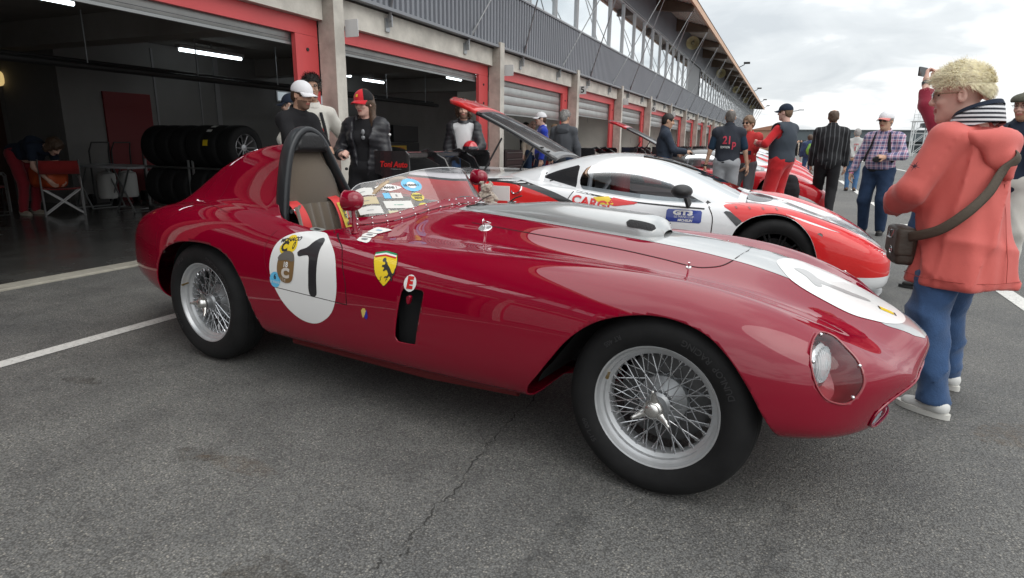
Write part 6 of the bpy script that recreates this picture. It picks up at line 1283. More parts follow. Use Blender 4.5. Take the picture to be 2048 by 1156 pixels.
    if cap:
        def cf(P): Q = Hm(P); return np.maximum(sd_ell(Q, (-.008, 0, .042), (.112, .091*wide, .102)), .030-Q[:, 2]+.10*np.maximum(0, -Q[:, 0]-.05))
        if cap.get('style') == 'flat':
            def cf(P): Q = Hm(P); return np.maximum(smin(sd_ell(Q, (.0, 0, .070), (.128, .104, .052)), sd_ell(Q, (.075, 0, .055), (.060, .080, .020)), .03), .042-Q[:, 2])
        co = net(cf, 'cap', cap['mat'], headvox*.9, hc-.2, hc+.22, 50)
        if cap.get('style') != 'flat':
            rows = []
            for a in np.linspace(-1.15, 1.15, 15): rows.append([tuple(hc+Rh@np.array([.085*math.cos(a)*1.12+.078*q*max(.0, math.cos(a))**.7, .088*math.sin(a)*(1-.04*q), .040-.020*q-.022*math.sin(a)**2*(.3+q)])) for q in (0, .35, .7, 1)])
            g = G(); g.grid(np.array(rows)); br = g.obj('cap_brim', cap.get('brim', cap['mat']), co, 60); so2 = br.modifiers.new('thickness', 'SOLIDIFY'); so2.thickness = .004
            if cap.get('panel'):
                g = G(); rows = [[tuple(hc+Rh@(np.array([-.008, 0, .042])+1.012*np.array([.112*math.cos(b)*math.cos(a), .091*math.cos(b)*math.sin(a), .102*math.sin(b)]))) for b in np.linspace(-.05, 1.45, 9)] for a in np.linspace(-.75, .75, 11)]; g.grid(np.array(rows)); g.obj('cap_front_panel', cap['panel'], co, 60)
                g = G(); g.grid(np.array([[tuple(hc+Rh@(np.array([-.008, 0, .042])+1.03*np.array([.112*math.cos(.45+b)*math.cos(a), .091*math.cos(.45+b)*math.sin(a), .102*math.sin(.45+b)]))) for b in (-.13, 0, .13)] for a in (-.13, 0, .13)])); g.obj('cap_badge', M('cap_badge_yellow', (.7, .5, .04), .5), co)
    if glasses:
        g = G()
        for sg in (-1, 1): g.ball((0, 0, 0), (.0035, .024, .019), 14, 8, T=Matrix.Translation(hc)@Matrix(Rh.tolist()).to_4x4()@Matrix.Translation((.1005, sg*.0315, .010)))
        lens_ = g.obj('glasses', glasses, t, 60); g = G()
        for sg in (-1, 1): g.tube([tuple(hc+Rh@np.array(p)) for p in ((.100, sg*.055, .014), (.06, sg*.082, .016), (-.02, sg*.088, .012))], .0022, 5)
        g.tube([tuple(hc+Rh@np.array(p)) for p in ((.106, .010, .016), (.108, 0, .018), (.106, -.010, .016))], .0022, 5); g.obj('glasses_frame', M('glasses_metal', (.25, .2, .12), .3, .8), lens_)
    ctx = dict(tf=locals().get('tf'), top=top, t=t, s=s, up=up, hc=hc, Rh=Rh, nb=nb, sh=sh, J=J, hb=hb, torso=torso, H=H, to=locals().get('to'))
    if extra: extra(ctx)
    return t
def on_torso(ctx, ang, z, off=.03):
    """point on the clothed trunk at a given direction (0 = front) and height"""
    c = ctx['up']((0, 0, z)); d = np.array([math.cos(ang), math.sin(ang), 0]); r = np.linspace(.02, .45, 120); P = c+r[:, None]*d; v = ctx['torso'](P, 0); i = int(np.argmax(v > 0)); return c+d*(r[i]+off)
def on_cloth(ctx, ang, z, off=.012):
    tp = ctx['top']; c = ctx['up']((0, 0, z)); d = np.array([math.cos(ang), math.sin(ang), 0]); r = np.linspace(.02, .6, 240); P = c+r[:, None]*d; s = ctx['s']
    v = aline(P, tp, s, ctx['up']) if tp.get('aline') else ctx['torso'](P, 0)-(tp['loose']+tp.get('flare', 0)*np.clip((1.25*s-P[:, 2])/(.4*s), 0, 1)); i = int(np.argmax(v > 0)); return c+d*(r[i]+off)
def strap(ctx, pts, w, mat, name='strap', off=.03, parent=None):
    P = [on_torso(ctx, R(a), z, off) for a, z in pts]; P = spline2(P, 6, False); rows = []; c = ctx['up']((0, 0, 1.2))
    for i, p in enumerate(P):
        t = P[min(i+1, len(P)-1)]-P[max(i-1, 0)]; t /= np.linalg.norm(t)+1e-9; n = p-c; n[2] *= .2; n /= np.linalg.norm(n); b = np.cross(t, n); rows.append([tuple(p-b*w), tuple(p+b*w)])
    g = G(); g.grid(np.array(rows)); o = g.obj(name, mat, parent or ctx['t'], 60); o.modifiers.new('thickness', 'SOLIDIFY').thickness = .004; return o
def back_text(ctx, s, size, mat, z, name='print', y=0, off=.035, **kw):
    V, F = text_mesh(s, size, **kw); out = []
    for a, b in V: p = on_torso(ctx, math.pi+(a+y)/.20, z+b, off); out.append(tuple(p))
    return link(name, mesh_from(out, F), mat, ctx['to'] or ctx['t'])
def front_text(ctx, s, size, mat, z, name='print', y=0, off=.03, **kw):
    V, F = text_mesh(s, size, **kw); out = [tuple(on_torso(ctx, (a+y)/.17, z+b, off)) for a, b in V]; return link(name, mesh_from(out, F), mat, ctx['to'] or ctx['t'])
def phone(ctx, k, mat, off=(.09, 0, -.02), size=(.075, .15, .009), name='phone', label=None):
    wr, Fm = ctx['hb'][0 if k == 'L' else 1]; w = Matrix.Translation(ctx['t'].location)@Matrix.Rotation(ctx['t'].rotation_euler.z, 4, 'Z'); T = w@Matrix.Translation(wr)@Matrix(Fm.tolist()).to_4x4()@Matrix.Translation(off)
    g = G(); g.prism(rrect(-size[0]/2, size[0]/2, -size[1]/2, size[1]/2, .008), -size[2]/2, size[2]/2); o = g.obj(name, mat); o.matrix_world = T; return o
hair_c = {k: M('hair_'+k, c, .55, var=.35, vscale=40) for k, c in dict(black=(.018, .014, .012), brown=(.075, .045, .028), grey=(.30, .29, .28), blonde=(.72, .55, .30), dkgrey=(.12, .105, .095), curlbrown=(.07, .04, .025), lightbrown=(.16, .10, .06)).items()}
beard_d = M('stubble', (.20, .12, .085), .7); beard_r = M('ginger_beard', (.34, .19, .12), .7)
black_c = cloth('black', (.014, .014, .016)); navy_c = cloth('navy', (.018, .026, .045)); white_c = cloth('white', (.62, .62, .63)); jeans = cloth('jeans_blue', (.035, .075, .165), var=.25, vscale=9); dkjeans = cloth('jeans_dark', (.018, .035, .075), var=.25, vscale=9); blk_tr = cloth('black_trousers', (.013, .013, .015)); grey_tr = cloth('light_grey_trousers', (.36, .37, .39)); puff = M('black_puffer_nylon', (.022, .022, .026), .38, spec=.5)
sung = M('dark_sunglass', (.01, .01, .012), .08, coat=1)
white_shoe = (M('white_sneaker', (.60, .60, .58), .6), M('white_sole', (.62, .61, .57), .6)); brown_shoe = M('brown_shoe', (.08, .045, .025), .5); blue_shoe = (M('blue_trainer', (.02, .22, .55), .5), M('dark_sole', (.05, .06, .08), .6))
GRP = 'visitors and team members standing between the cars'
# --- young man in white cap leaning on the fairing
def x1(c):
    for k in 'R': pass
    g = G(); wr = c['J']['wrL']; el = c['J']['elL']; d = (wr-el)/np.linalg.norm(wr-el); p = wr-d*.015; g.tube([tuple(p-d*.012), tuple(p+d*.012)], .034, 12, caps=False); g.obj('wristband', M('blue_wristband', (.05, .35, .75), .5), c['t'])
    g = G()
person('young man in white baseball cap and black polo leaning behind the vintage car', (-4.45, 4.85), -8, 1.76, .98, skin='tan', hair=dict(mat=hair_c['brown'], th=.006), cap=dict(mat=cloth('cap_white', (.72, .72, .74))), under=white_c, top=dict(mat=black_c, name='polo_shirt', loose=.020, hem=.86, collar=(black_c, .03), fold=.008), legs=dict(mat=blk_tr), hd=(8, 10), lean=10, hands=dict(L=dict(w=(.40, .02, 1.08), d=(.5, -.8, -.1), curl=.8, hint=(-.3, .7, -.6)), R=dict(w=(.42, -.03, 1.10), d=(.4, .8, .1), curl=.8, hint=(-.3, -.7, -.6))), beard=beard_d, headvox=.007, seed=1, extra=x1, group=GRP)
suit_w = cloth('racesuit_white', (.60, .58, .53))
def x2(c):
    strap(c, [(30, 1.40), (35, 1.2), (40, 1.0), (45, .9)], .022, black_c, 'suit_stripe', .03); front_text(c, 'GT', .07, black_c, 1.30, y=.05, off=.03); front_text(c, 'O', .08, M('red_vinyl'), 1.22, y=.05, off=.03)
    wr, Fm = c['hb'][0]; w = Matrix.Translation(c['t'].location)@Matrix.Rotation(c['t'].rotation_euler.z, 4, 'Z'); b = w@Vector(wr+Fm[:, 0]*.075-Fm[:, 2]*.035); bt = thing('water_bottle', 'small clear water bottle with blue label held by the man in the white race suit', 'bottle', tuple(b-Vector((0, 0, .13))))
    g = G(); g.lathe([(.0, 0), (.028, 0), (.032, .01), (.032, .06), (.030, .075), (.032, .09), (.032, .14), (.026, .165), (.013, .19), (.013, .2)], 20, 'z'); g.obj('bottle', glass('bottle_plastic', (.80, .86, .90), .05, 1.35), bt); g = G(); g.lathe([(.0325, .085), (.0328, .09), (.0328, .135), (.0325, .14)], 20, 'z'); g.obj('label_band', M('royal_blue_vinyl'), bt); g = G(); g.lathe([(.015, .198), (.015, .218), (0, .219)], 14, 'z'); g.obj('bottle_cap', white, bt)
person('dark haired man in white racing suit with glasses holding a water bottle', (-4.60, 5.30), -30, 1.86, .95, skin='tan', hair=dict(mat=hair_c['black'], th=.012, noise=.006, style='tousle', fore=.015, strands=700, slen=.05), top=dict(mat=suit_w, name='racing_suit', loose=.018, hem=.84, collar=(suit_w, .04)), legs=dict(mat=suit_w, loose=.02), hd=(-15, 6), hands=dict(L=dict(w=(.26, .26, 1.12), d=(.5, .3, .2), curl=1.0, n=(0, .7, .7)), R=dict(w=(.12, -.22, .95))), glasses=glass('clear_glasses', (.9, .9, .9), 0, 1.5), seed=2, extra=x2, group=GRP)
person('man in dark cap and navy jacket half hidden behind the white cap man', (-5.35, 5.85), 195, 1.72, 1.0, skin='fair', hair=dict(mat=hair_c['dkgrey'], th=.006), cap=dict(mat=navy_c), top=dict(mat=cloth('navy_shiny', (.02, .035, .09), .5), loose=.03, hem=.85, fold=.012), legs=dict(mat=blk_tr), hd=(10, 5), seed=3, group=GRP)
# --- woman in red cap
def x4(c):
    tag(phone(c, 'L', M('white_card', (.7, .7, .68), .6), (.10, 0, -.015), (.07, .10, .003), 'card'), 'small white card in the hand of the woman in the red cap', 'card')
    g = G(); p = on_torso(c, .12, 1.33, .03); g.ball(p, (.012, .02, .03), 10, 6); g.ball(p+np.array([0, .0, -.055]), (.012, .022, .022), 10, 6); g.obj('hanging_sunglasses', M('grey_lens', (.2, .21, .22), .2, coat=.5), c['t'])
    g = G(); p = c['sh']['L']+(c['J']['elL']-c['sh']['L'])*.35; g.ball(p+np.array([.02, .085, .02]), .014, 8, 6); g.obj('sleeve_badge', white, c['t'])
cw = person('woman with long brown hair, red and black cap and black puffer jacket', (-4.0, 5.40), -74, 1.70, .98, skin='pink', hair=dict(mat=hair_c['brown'], style='long', th=.012, noise=.006), cap=dict(mat=cloth('cap_black', (.015, .015, .016)), panel=cloth('cap_red', (.55, .02, .03)), brim=cloth('cap_red', (.55, .02, .03))), under=black_c, top=dict(mat=puff, name='puffer_jacket', loose=.030, hem=.82, puffer=1, open=.07, fold=.004, neck=.02), legs=dict(mat=blk_tr, loose=.03), hd=(-18, 8), hands=dict(R=dict(w=(.24, -.19, 1.10), d=(.5, .55, .2), curl=1.1, n=(.2, -.8, .6)), L=dict(w=(.12, .24, .85), d=(.4, -.3, -.8), curl=.9)), fem=True, headvox=.007, seed=4, extra=x4, group=GRP)
# --- curly haired man with helmet
def x5(c):
    wr, Fm = c['hb'][0]; w = Matrix.Translation(c['t'].location)@Matrix.Rotation(c['t'].rotation_euler.z, 4, 'Z'); b = w@Vector(c['up']((.21, .10, 1.08))); ht = thing('racing_helmet', 'glossy red racing helmet held by the curly haired man', 'helmet', tuple(b-Vector((0, 0, .13))), c['t'].rotation_euler.z)
    V, F = surface_nets(lambda P: np.maximum(sd_ell(P, (0, 0, .13), (.135, .115, .13)), -sd_ell(P, (0, 0, .0), (.10, .085, .08))), (-.16, -.15, -.02), (.16, .15, .28), .012); link('shell', mesh_from(V, F, 60), M('helmet_red', (.55, .02, .03), .15, coat=1), ht)
    g = G(); g.grid(np.array([[(.137*math.cos(b2)*math.cos(a), .117*math.cos(b2)*math.sin(a), .135+.132*math.sin(b2)) for b2 in np.linspace(-.25, .3, 6)] for a in np.linspace(-1.2, 1.2, 16)])); g.obj('visor', M('visor_dark', (.02, .02, .03), .08, coat=1), ht)
    for a, m_ in ((1.6, white), (2.3, M('royal_blue_vinyl')), (-1.6, white)):
        g = G(); g.grid(np.array([[(.138*math.cos(b2)*math.cos(q), .118*math.cos(b2)*math.sin(q), .13+.133*math.sin(b2)) for b2 in np.linspace(-.2, .35, 5)] for q in np.linspace(a-.25, a+.25, 6)])); g.obj('helmet_graphic', m_, ht)
person('curly haired man in black jacket and white T-shirt holding a red helmet', (-4.42, 8.34), -64, 1.78, 1.0, skin='fair', hair=dict(mat=hair_c['curlbrown'], style='curly', th=.030, noise=.018, fr=70, strands=1200, slen=.05), under=white_c, top=dict(mat=puff, loose=.030, hem=.84, puffer=1, open=.10, fold=.006, neck=.02, collar=(puff, .03)), legs=dict(mat=jeans), hands=dict(L=dict(w=(.26, .10, 1.0), d=(.2, -.9, .0), n=(1, 0, 0), curl=.7, hint=(-.5, .8, 0)), R=dict(w=(.05, -.27, .80))), beard=beard_d, seed=5, extra=x5, group=GRP)
royal = cloth('royal_blue', (.02, .045, .38))
def x6(c): strap(c, [(2, 1.42), (2, 1.2), (2, 1.0), (2, .9)], .012, white, 'zip', .032); strap(c, [(-60, .86), (0, .86), (60, .86), (120, .86)], .02, white_c, 'waistband', .03)
person('young man in white cap and royal blue varsity jacket', (-4.5, 11.8), 212, 1.78, .98, skin='fair', hair=dict(mat=hair_c['brown'], th=.005), cap=dict(mat=cloth('cap_white', (.72, .72, .74))), top=dict(mat=royal, loose=.026, hem=.86, collar=(white_c, .025)), legs=dict(mat=dkjeans), hd=(0, 0), seed=6, extra=x6, group=GRP)
person('bald bearded man in beige jacket behind the blue varsity jacket', (-6.3, 15.8), -52, 1.76, 1.02, skin='pink', beard=beard_r, top=dict(mat=cloth('beige', (.50, .42, .34)), loose=.02, hem=.85), legs=dict(mat=dkjeans), seed=7, group=GRP)
person('dark man with glasses and black jacket at the garage door', (-6.8, 16.5), 5, 1.75, 1.05, skin='tan', hair=dict(mat=hair_c['black'], th=.003), glasses=sung, top=dict(mat=black_c, loose=.025, hem=.85), legs=dict(mat=dkjeans), seed=8, group=GRP)
person('fair haired woman half hidden behind the grey hoodie man', (-5.5, 15.4), 200, 1.66, .95, skin='pink', hair=dict(mat=hair_c['lightbrown'], style='long', th=.012), top=dict(mat=cloth('dull_blue', (.05, .07, .12)), loose=.02, hem=.85), legs=dict(mat=dkjeans), fem=True, seed=9, group=GRP)
hood_g = cloth('grey_hoodie', (.075, .08, .09))
def x10(c):
    V, F = surface_nets(lambda P: smin(sd_ell(P, c['up']((-.115, 0, 1.40)), (.055, .125, .075)), sd_cone(P, c['up']((-.07, .09, 1.47)), c['up']((-.07, -.09, 1.47)), .04, .04), .05)+folds(P, .008, 30, 3), c['nb']-.3, c['nb']+.25, .014); link('hood', mesh_from(V, F, 80), hood_g, c['to'])
    g = G(); g.tube([tuple(c['nb']+np.array([.062*math.cos(a), .064*math.sin(a), .025])) for a in np.linspace(0, 6.28, 17)[:-1]], .014, 8, closed=True); g.obj('red_collar', M('cloth_red_polo', (.5, .03, .03), .8), c['to'])
person('grey haired man in dark grey hooded sweatshirt seen from behind', (-3.78, 11.05), 92, 1.78, 1.12, skin='tan', hair=dict(mat=hair_c['grey'], th=.010, noise=.004, style='tousle', strands=900, slen=.03), top=dict(mat=hood_g, loose=.03, hem=.84, fold=.010), legs=dict(mat=dkjeans), hd=(-20, 0), seed=10, extra=x10, group=GRP)
fleece = cloth('slate_fleece', (.035, .045, .065))
def x11(c): ph = phone(c, 'R', M('phone_black', (.012, .012, .013), .2), (.10, .0, -.03), name='mobile_phone'); tag(ph, 'dark mobile phone held by the man in the slate fleece', 'phone')
person('man with cropped dark hair and slate fleece looking at his phone', (-1.95, 11.1), 18, 1.72, 1.06, skin='tan', hair=dict(mat=hair_c['black'], th=.004), top=dict(mat=fleece, loose=.026, hem=.86, collar=(fleece, .05), fold=.008), legs=dict(mat=dkjeans), hd=(-6, 12), hands=dict(R=dict(w=(.36, -.10, 1.10), d=(.9, .2, .1), curl=.8, n=(0, -.4, .9)), L=dict(w=(.26, .10, 1.05), d=(.9, -.3, .1), curl=.7)), seed=11, extra=x11, group=GRP)
vestm = cloth('quilted_vest', (.030, .034, .045)); teem = cloth('navy_tee', (.016, .034, .060))
def x12(c):
    back_text(c, '21', .17, M('red_vest_print', (.50, .04, .07), .6), 1.27, y=-.03, bold=.004, off=.042); back_text(c, 'p', .16, M('red_vest_print'), 1.22, y=.10, bold=.004, off=.042); back_text(c, 'EDITION', .045, white, 1.165, y=-.06, off=.042, bold=.0012)
    g = G(); p = on_torso(c, math.pi-.35, .93, .03); g.ball(p, (.008, .035, .01), 8, 6); g.obj('pocket_phone', black_c, c['t'])
    wr = c['J']['wrL']; g = G(); g.tube([tuple(wr+np.array([0, 0, -.005])), tuple(wr+np.array([0, 0, .025]))], .034, 12, caps=False); g.obj('wrist_watch', M('watch_black', (.015, .015, .015), .4), c['t'])
person('man with cropped grey hair in quilted navy vest printed with 21 and edition', (-.88, 10.75), 97, 1.76, 1.12, skin='tan', hair=dict(mat=hair_c['dkgrey'], th=.003, bald=1), top=dict(mat=vestm, name='vest', loose=.034, hem=.93, sleeve='none', fold=.006, collar=(vestm, .045)), under=teem, legs=dict(mat=grey_tr, loose=.02), hands=dict(L=dict(w=(.03, .34, .80)), R=dict(w=(.03, -.34, .80))), seed=12, extra=lambda c: (x12(c), [link('sleeve', mesh_from(*surface_nets(lambda P: sd_cone(P, c['sh'][k], c['sh'][k]+(c['J']['el'+k]-c['sh'][k])*.8, .072, .064)+folds(P, .004, 30, 2), c['sh'][k]-.36, c['sh'][k]+.2, .014), 80), teem, c['t']) for k in 'LR']), group=GRP)
redtee = cloth('red_polo', (.50, .02, .025))
def x13(c):
    g = G(); rows = [[tuple(on_torso(c, a, z, .030)) for a in np.linspace(-.7, .7, 9)] for z in (1.10, 1.17)]; g.grid(np.array(rows)); g.obj('chest_band', navy_c, c['to'], 60); front_text(c, 'erra', .06, white, 1.135, off=.034, bold=.002)
    wr = c['J']['wrL']; d = wr-c['J']['elL']; d /= np.linalg.norm(d); g = G(); g.tube([tuple(wr-d*.03), tuple(wr-d*.0)], .033, 12, caps=False); g.obj('wrist_watch', M('watch_steel', (.3, .3, .3), .3, .8), c['t'])
person('man in red polo shirt and sunglasses facing the camera', (-.62, 11.25), -102, 1.68, 1.06, belly=.4, skin='tan', hair=dict(mat=hair_c['lightbrown'], th=.014, noise=.005), glasses=sung, top=dict(mat=redtee, name='polo_shirt', loose=.020, hem=.84, sleeve='short', collar=(redtee, .025)), legs=dict(mat=cloth('mid_grey_trousers', (.13, .13, .14)), loose=.015), hd=(-18, 0), hands=dict(R=dict(w=(.22, -.16, 1.22), d=(.4, .5, .5), curl=.9), L=dict(w=(.16, .03, .82), d=(.2, -.7, -.6), curl=.5, hint=(-.3, .9, 0))), seed=13, extra=x13, group=GRP)
suit_r = cloth('racesuit_red', (.52, .02, .025)); gvest = cloth('padded_vest', (.045, .055, .07))
person('tall man in red racing suit, padded navy vest and navy cap', (-.06, 10.95), 148, 1.84, 1.15, belly=.3, skin='pink', hair=dict(mat=hair_c['lightbrown'], th=.006), cap=dict(mat=navy_c), under=None, top=dict(mat=suit_r, name='racing_suit', loose=.014, hem=.84), legs=dict(mat=suit_r, loose=.03, fold=.010), hd=(10, 0), hands=dict(L=dict(w=(.30, .20, 1.18), d=(.7, -.2, .2), curl=.7, hint=(-.3, .8, -.6)), R=dict(w=(.12, -.28, .85))), seed=14, group=GRP, extra=lambda c: link('vest', mesh_from(*surface_nets(lambda P: np.maximum(-smin(-(c['torso'](P, .034)-.012+folds(P, .005, 18, 4)), -(.90*c['s']-P[:, 2]), .02), np.maximum(P[:, 2]-1.50*c['s'], np.maximum(.085-np.linalg.norm((P-c['sh']['L']-np.array([0, .03, -.03]))*np.array([1, .9, .7]), axis=1), .085-np.linalg.norm((P-c['sh']['R']-np.array([0, -.03, -.03]))*np.array([1, .9, .7]), axis=1)))), np.array([-.4, -.4, .8])*c['s'], np.array([.45, .4, 1.6])*c['s'], .016), 80), gvest, c['t']))
def stripes_mat():
    m = cloth('black_striped', (.02, .02, .022)); t = m.node_tree; b = t.nodes['Principled BSDF']; tcn = N(t, 'ShaderNodeTexCoord'); w = N(t, 'ShaderNodeTexWave'); w.bands_direction = 'Y'; w.inputs['Scale'].default_value = 4.6; w.inputs['Distortion'].default_value = 1.6; w.inputs['Detail'].default_value = 3; t.links.new(tcn.outputs['Object'], w.inputs[0])
    r = N(t, 'ShaderNodeValToRGB'); r.color_ramp.elements[0].position = .86; r.color_ramp.elements[0].color = (.017, .017, .019, 1); r.color_ramp.elements[1].position = .97; r.color_ramp.elements[1].color = (.09, .095, .10, 1); t.links.new(w.outputs['Fac'], r.inputs[0]); t.links.new(r.outputs[0], b.inputs['Base Color']); return m
def plaid_mat():
    m = cloth('plaid', (.4, .4, .45)); t = m.node_tree; b = t.nodes['Principled BSDF']; tcn = N(t, 'ShaderNodeTexCoord'); prev = None
    for ax, sc in (('Y', 5.0), ('Z', 4.6)):
        w = N(t, 'ShaderNodeTexWave'); w.bands_direction = ax; w.inputs['Scale'].default_value = sc; w.inputs['Distortion'].default_value = .6; w.inputs['Detail'].default_value = 1; t.links.new(tcn.outputs['Object'], w.inputs[0])
        r = N(t, 'ShaderNodeValToRGB'); r.color_ramp.elements[0].position = .35; r.color_ramp.elements[0].color = (.62, .56, .64, 1); r.color_ramp.elements[1].position = .6; r.color_ramp.elements[1].color = (.09, .09, .19, 1); k = r.color_ramp.elements.new(.12); k.color = (.62, .56, .64, 1); k = r.color_ramp.elements.new(.05); k.color = (.45, .16, .25, 1); t.links.new(w.outputs['Fac'], r.inputs[0])
        if prev is None: prev = r.outputs[0]
        else: x = N(t, 'ShaderNodeMix', data_type='RGBA', blend_type='MIX'); x.inputs[0].default_value = .5; t.links.new(prev, x.inputs[6]); t.links.new(r.outputs[0], x.inputs[7]); prev = x.outputs[2]
    t.links.new(prev, b.inputs['Base Color']); return m
stm = stripes_mat()
person('man walking away in a black striped jacket and black trousers', (.66, 11.9), 92, 1.80, 1.14, skin='tan', hair=dict(mat=hair_c['brown'], th=.006, bald=1), top=dict(mat=stm, loose=.034, hem=.80, fold=.008, collar=(stm, .045)), legs=dict(mat=blk_tr, loose=.016), feet={'L': (.22, .08), 'R': (-.20, -.08, .03)}, hd=(-8, 0), hands=dict(L=dict(w=(.10, .25, .80)), R=dict(w=(.10, -.27, .84))), seed=15, group=GRP)
def x16(c):
    V, F = surface_nets(lambda P: smin(sd_ell(P, c['up']((-.19, 0, 1.12)), (.075, .125, .17)), sd_ell(P, c['up']((-.16, 0, 1.30)), (.05, .07, .10)), .05), c['up']((-.35, -.2, .88)), c['up']((0, .2, 1.5)), .018); bp_ = thing('backpack', 'small green drawstring backpack on the back of the person in blue', 'backpack', tuple(c['t'].location), c['t'].rotation_euler.z); link('bag', mesh_from(V, F, 80), M('green_nylon', (.14, .32, .04), .5), bp_)
person('person in blue padded jacket carrying a green backpack far down the lane', (.75, 26), 95, 1.60, 1.15, skin='fair', hair=dict(mat=hair_c['brown'], th=.018), top=dict(mat=cloth('blue_padded', (.03, .055, .12), .5), loose=.04, hem=.86, puffer=1), legs=dict(mat=jeans), seed=16, vox=.022, headvox=.013, handvox=.01, extra=x16, group=GRP)
greysw = cloth('pale_grey_sweater', (.42, .42, .41))
def x17(c): back_text(c, 'arena', .07, M('pale_red_print', (.50, .10, .12), .7), 1.32, off=.035, bold=.002); back_text(c, 'I', .14, M('pale_red_print'), 1.19, y=-.03, bold=.012, off=.035); back_text(c, 'I', .14, white, 1.19, y=.03, bold=.012, off=.035)
person('grey haired man in pale grey sweatshirt with hands clasped behind his back', (1.72, 19.6), 88, 1.68, 1.08, skin='tan', hair=dict(mat=hair_c['grey'], th=.008), top=dict(mat=greysw, loose=.026, hem=.84), legs=dict(mat=cloth('mid_jeans', (.05, .12, .24), var=.2, vscale=8)), shoes=brown_shoe, hands=dict(L=dict(w=(-.20, .03, .90), d=(-.2, -.8, -.3), curl=.6, hint=(-.4, 1, 0)), R=dict(w=(-.22, -.03, .88), d=(-.2, .8, -.2), curl=.6, hint=(-.4, -1, 0))), seed=17, vox=.018, headvox=.011, extra=x17, group=GRP)
def x18(c):
    for sg in (-1, 1): strap(c, [(sg*62, 1.46), (sg*48, 1.40), (sg*42, 1.28), (sg*45, 1.15), (sg*58, 1.05)], .022, black_c, 'backpack_strap', .036)
    wr, Fm = c['hb'][0]; w = Matrix.Translation(c['t'].location)@Matrix.Rotation(c['t'].rotation_euler.z, 4, 'Z'); b = w@Vector(wr+Fm[:, 0]*.07-Fm[:, 2]*.05); cm = thing('camera', 'small black camera in the hand of the plaid shirt man', 'camera', tuple(b-Vector((0, 0, .04))), c['t'].rotation_euler.z); g = G(); g.prism(rrect(-.065, .065, 0, .08, .012), -.025, .025, 'y'); o = g.obj('camera_body', M('camera_black', (.015, .015, .016), .4), cm); g = G(); g.lathe([(.03, -.06), (.032, -.03), (.032, 0)], 18, 'y', c=(0, 0, .04)); g.lathe([(0, -.052), (.028, -.056)], 18, 'y', c=(0, 0, .04)); g.obj('lens', M('camera_black'), cm)
    strap(c, [(-90, .94), (-45, .935), (0, .93), (45, .935), (90, .94), (135, .945), (180, .95)], .018, black_c, 'belt', .022)
    wr = c['J']['wrR']; g = G(); g.tube([tuple(wr+np.array([0, 0, .0])), tuple(wr+np.array([0, 0, .018]))], .033, 12, caps=False); g.obj('wristband', M('pink_band', (.6, .2, .35), .6), c['t'])
person('stout man in plaid shirt, white cap and sunglasses holding a camera', (1.21, 10.05), -112, 1.68, 1.16, belly=.7, skin='tan', hair=dict(mat=hair_c['grey'], th=.004), cap=dict(mat=cloth('cap_white', (.72, .72, .74)), brim=cloth('cap_pink', (.60, .20, .18))), glasses=sung, under=white_c, top=dict(mat=plaid_mat(), name='shirt', loose=.022, hem=.90, fold=.008, collar=(M('cloth_plaid'), .025)), legs=dict(mat=dkjeans, loose=.02), shoes=M('dark_shoe', (.02, .018, .017), .5), hd=(-10, 0), hands=dict(L=dict(w=(.27, .12, 1.12), d=(.4, -.8, .1), n=(.6, .2, .7), curl=.9, hint=(-.4, .8, -.4)), R=dict(w=(.10, -.36, .82), d=(.1, -.1, -1), curl=.5)), seed=18, extra=x18, group=GRP, feet={'L': (.05, .13), 'R': (-.03, -.13)})
maroon = cloth('maroon_top', (.20, .012, .03))
def x19(c):
    w = Matrix.Translation(c['t'].location)@Matrix.Rotation(c['t'].rotation_euler.z, 4, 'Z'); p = Vector((c['J']['wrL']+c['J']['wrR'])/2)+Vector((.07, 0, .075)); ph = thing('phone', 'black mobile phone held up high in both hands of the person in maroon', 'phone', tuple(w@(p-Vector((0, 0, .035)))), c['t'].rotation_euler.z); g = G(); g.prism(rrect(-.08, .08, 0, .075, .008), -.005, .005, 'x'); g.obj('phone_body', M('phone_black', (.012, .012, .013), .2), ph)
    wr = c['J']['wrL']; d = wr-c['J']['elL']; d /= np.linalg.norm(d); g = G(); g.tube([tuple(wr-d*.05), tuple(wr-d*.02)], .032, 12, caps=False); g.obj('wrist_watch', M('watch_dark', (.05, .055, .06), .3, .5), c['t'])
person('person in maroon top holding up a phone behind the coral raincoat', (1.22, 6.35), 150, 1.66, 1.02, skin='pink', hair=dict(mat=hair_c['brown'], th=.012), top=dict(mat=maroon, loose=.022, hem=.85, cuff=-.10, fold=.008), legs=dict(mat=dkjeans), hands=dict(L=dict(w=(.20, .10, 1.86), d=(.1, -.3, .9), n=(.8, .3, 0), curl=1.0, hint=(.2, .6, 0)), R=dict(w=(.20, -.10, 1.86), d=(.1, .3, .9), n=(.8, -.3, 0), curl=1.0, hint=(.2, -.6, 0))), seed=19, extra=x19, group=GRP)
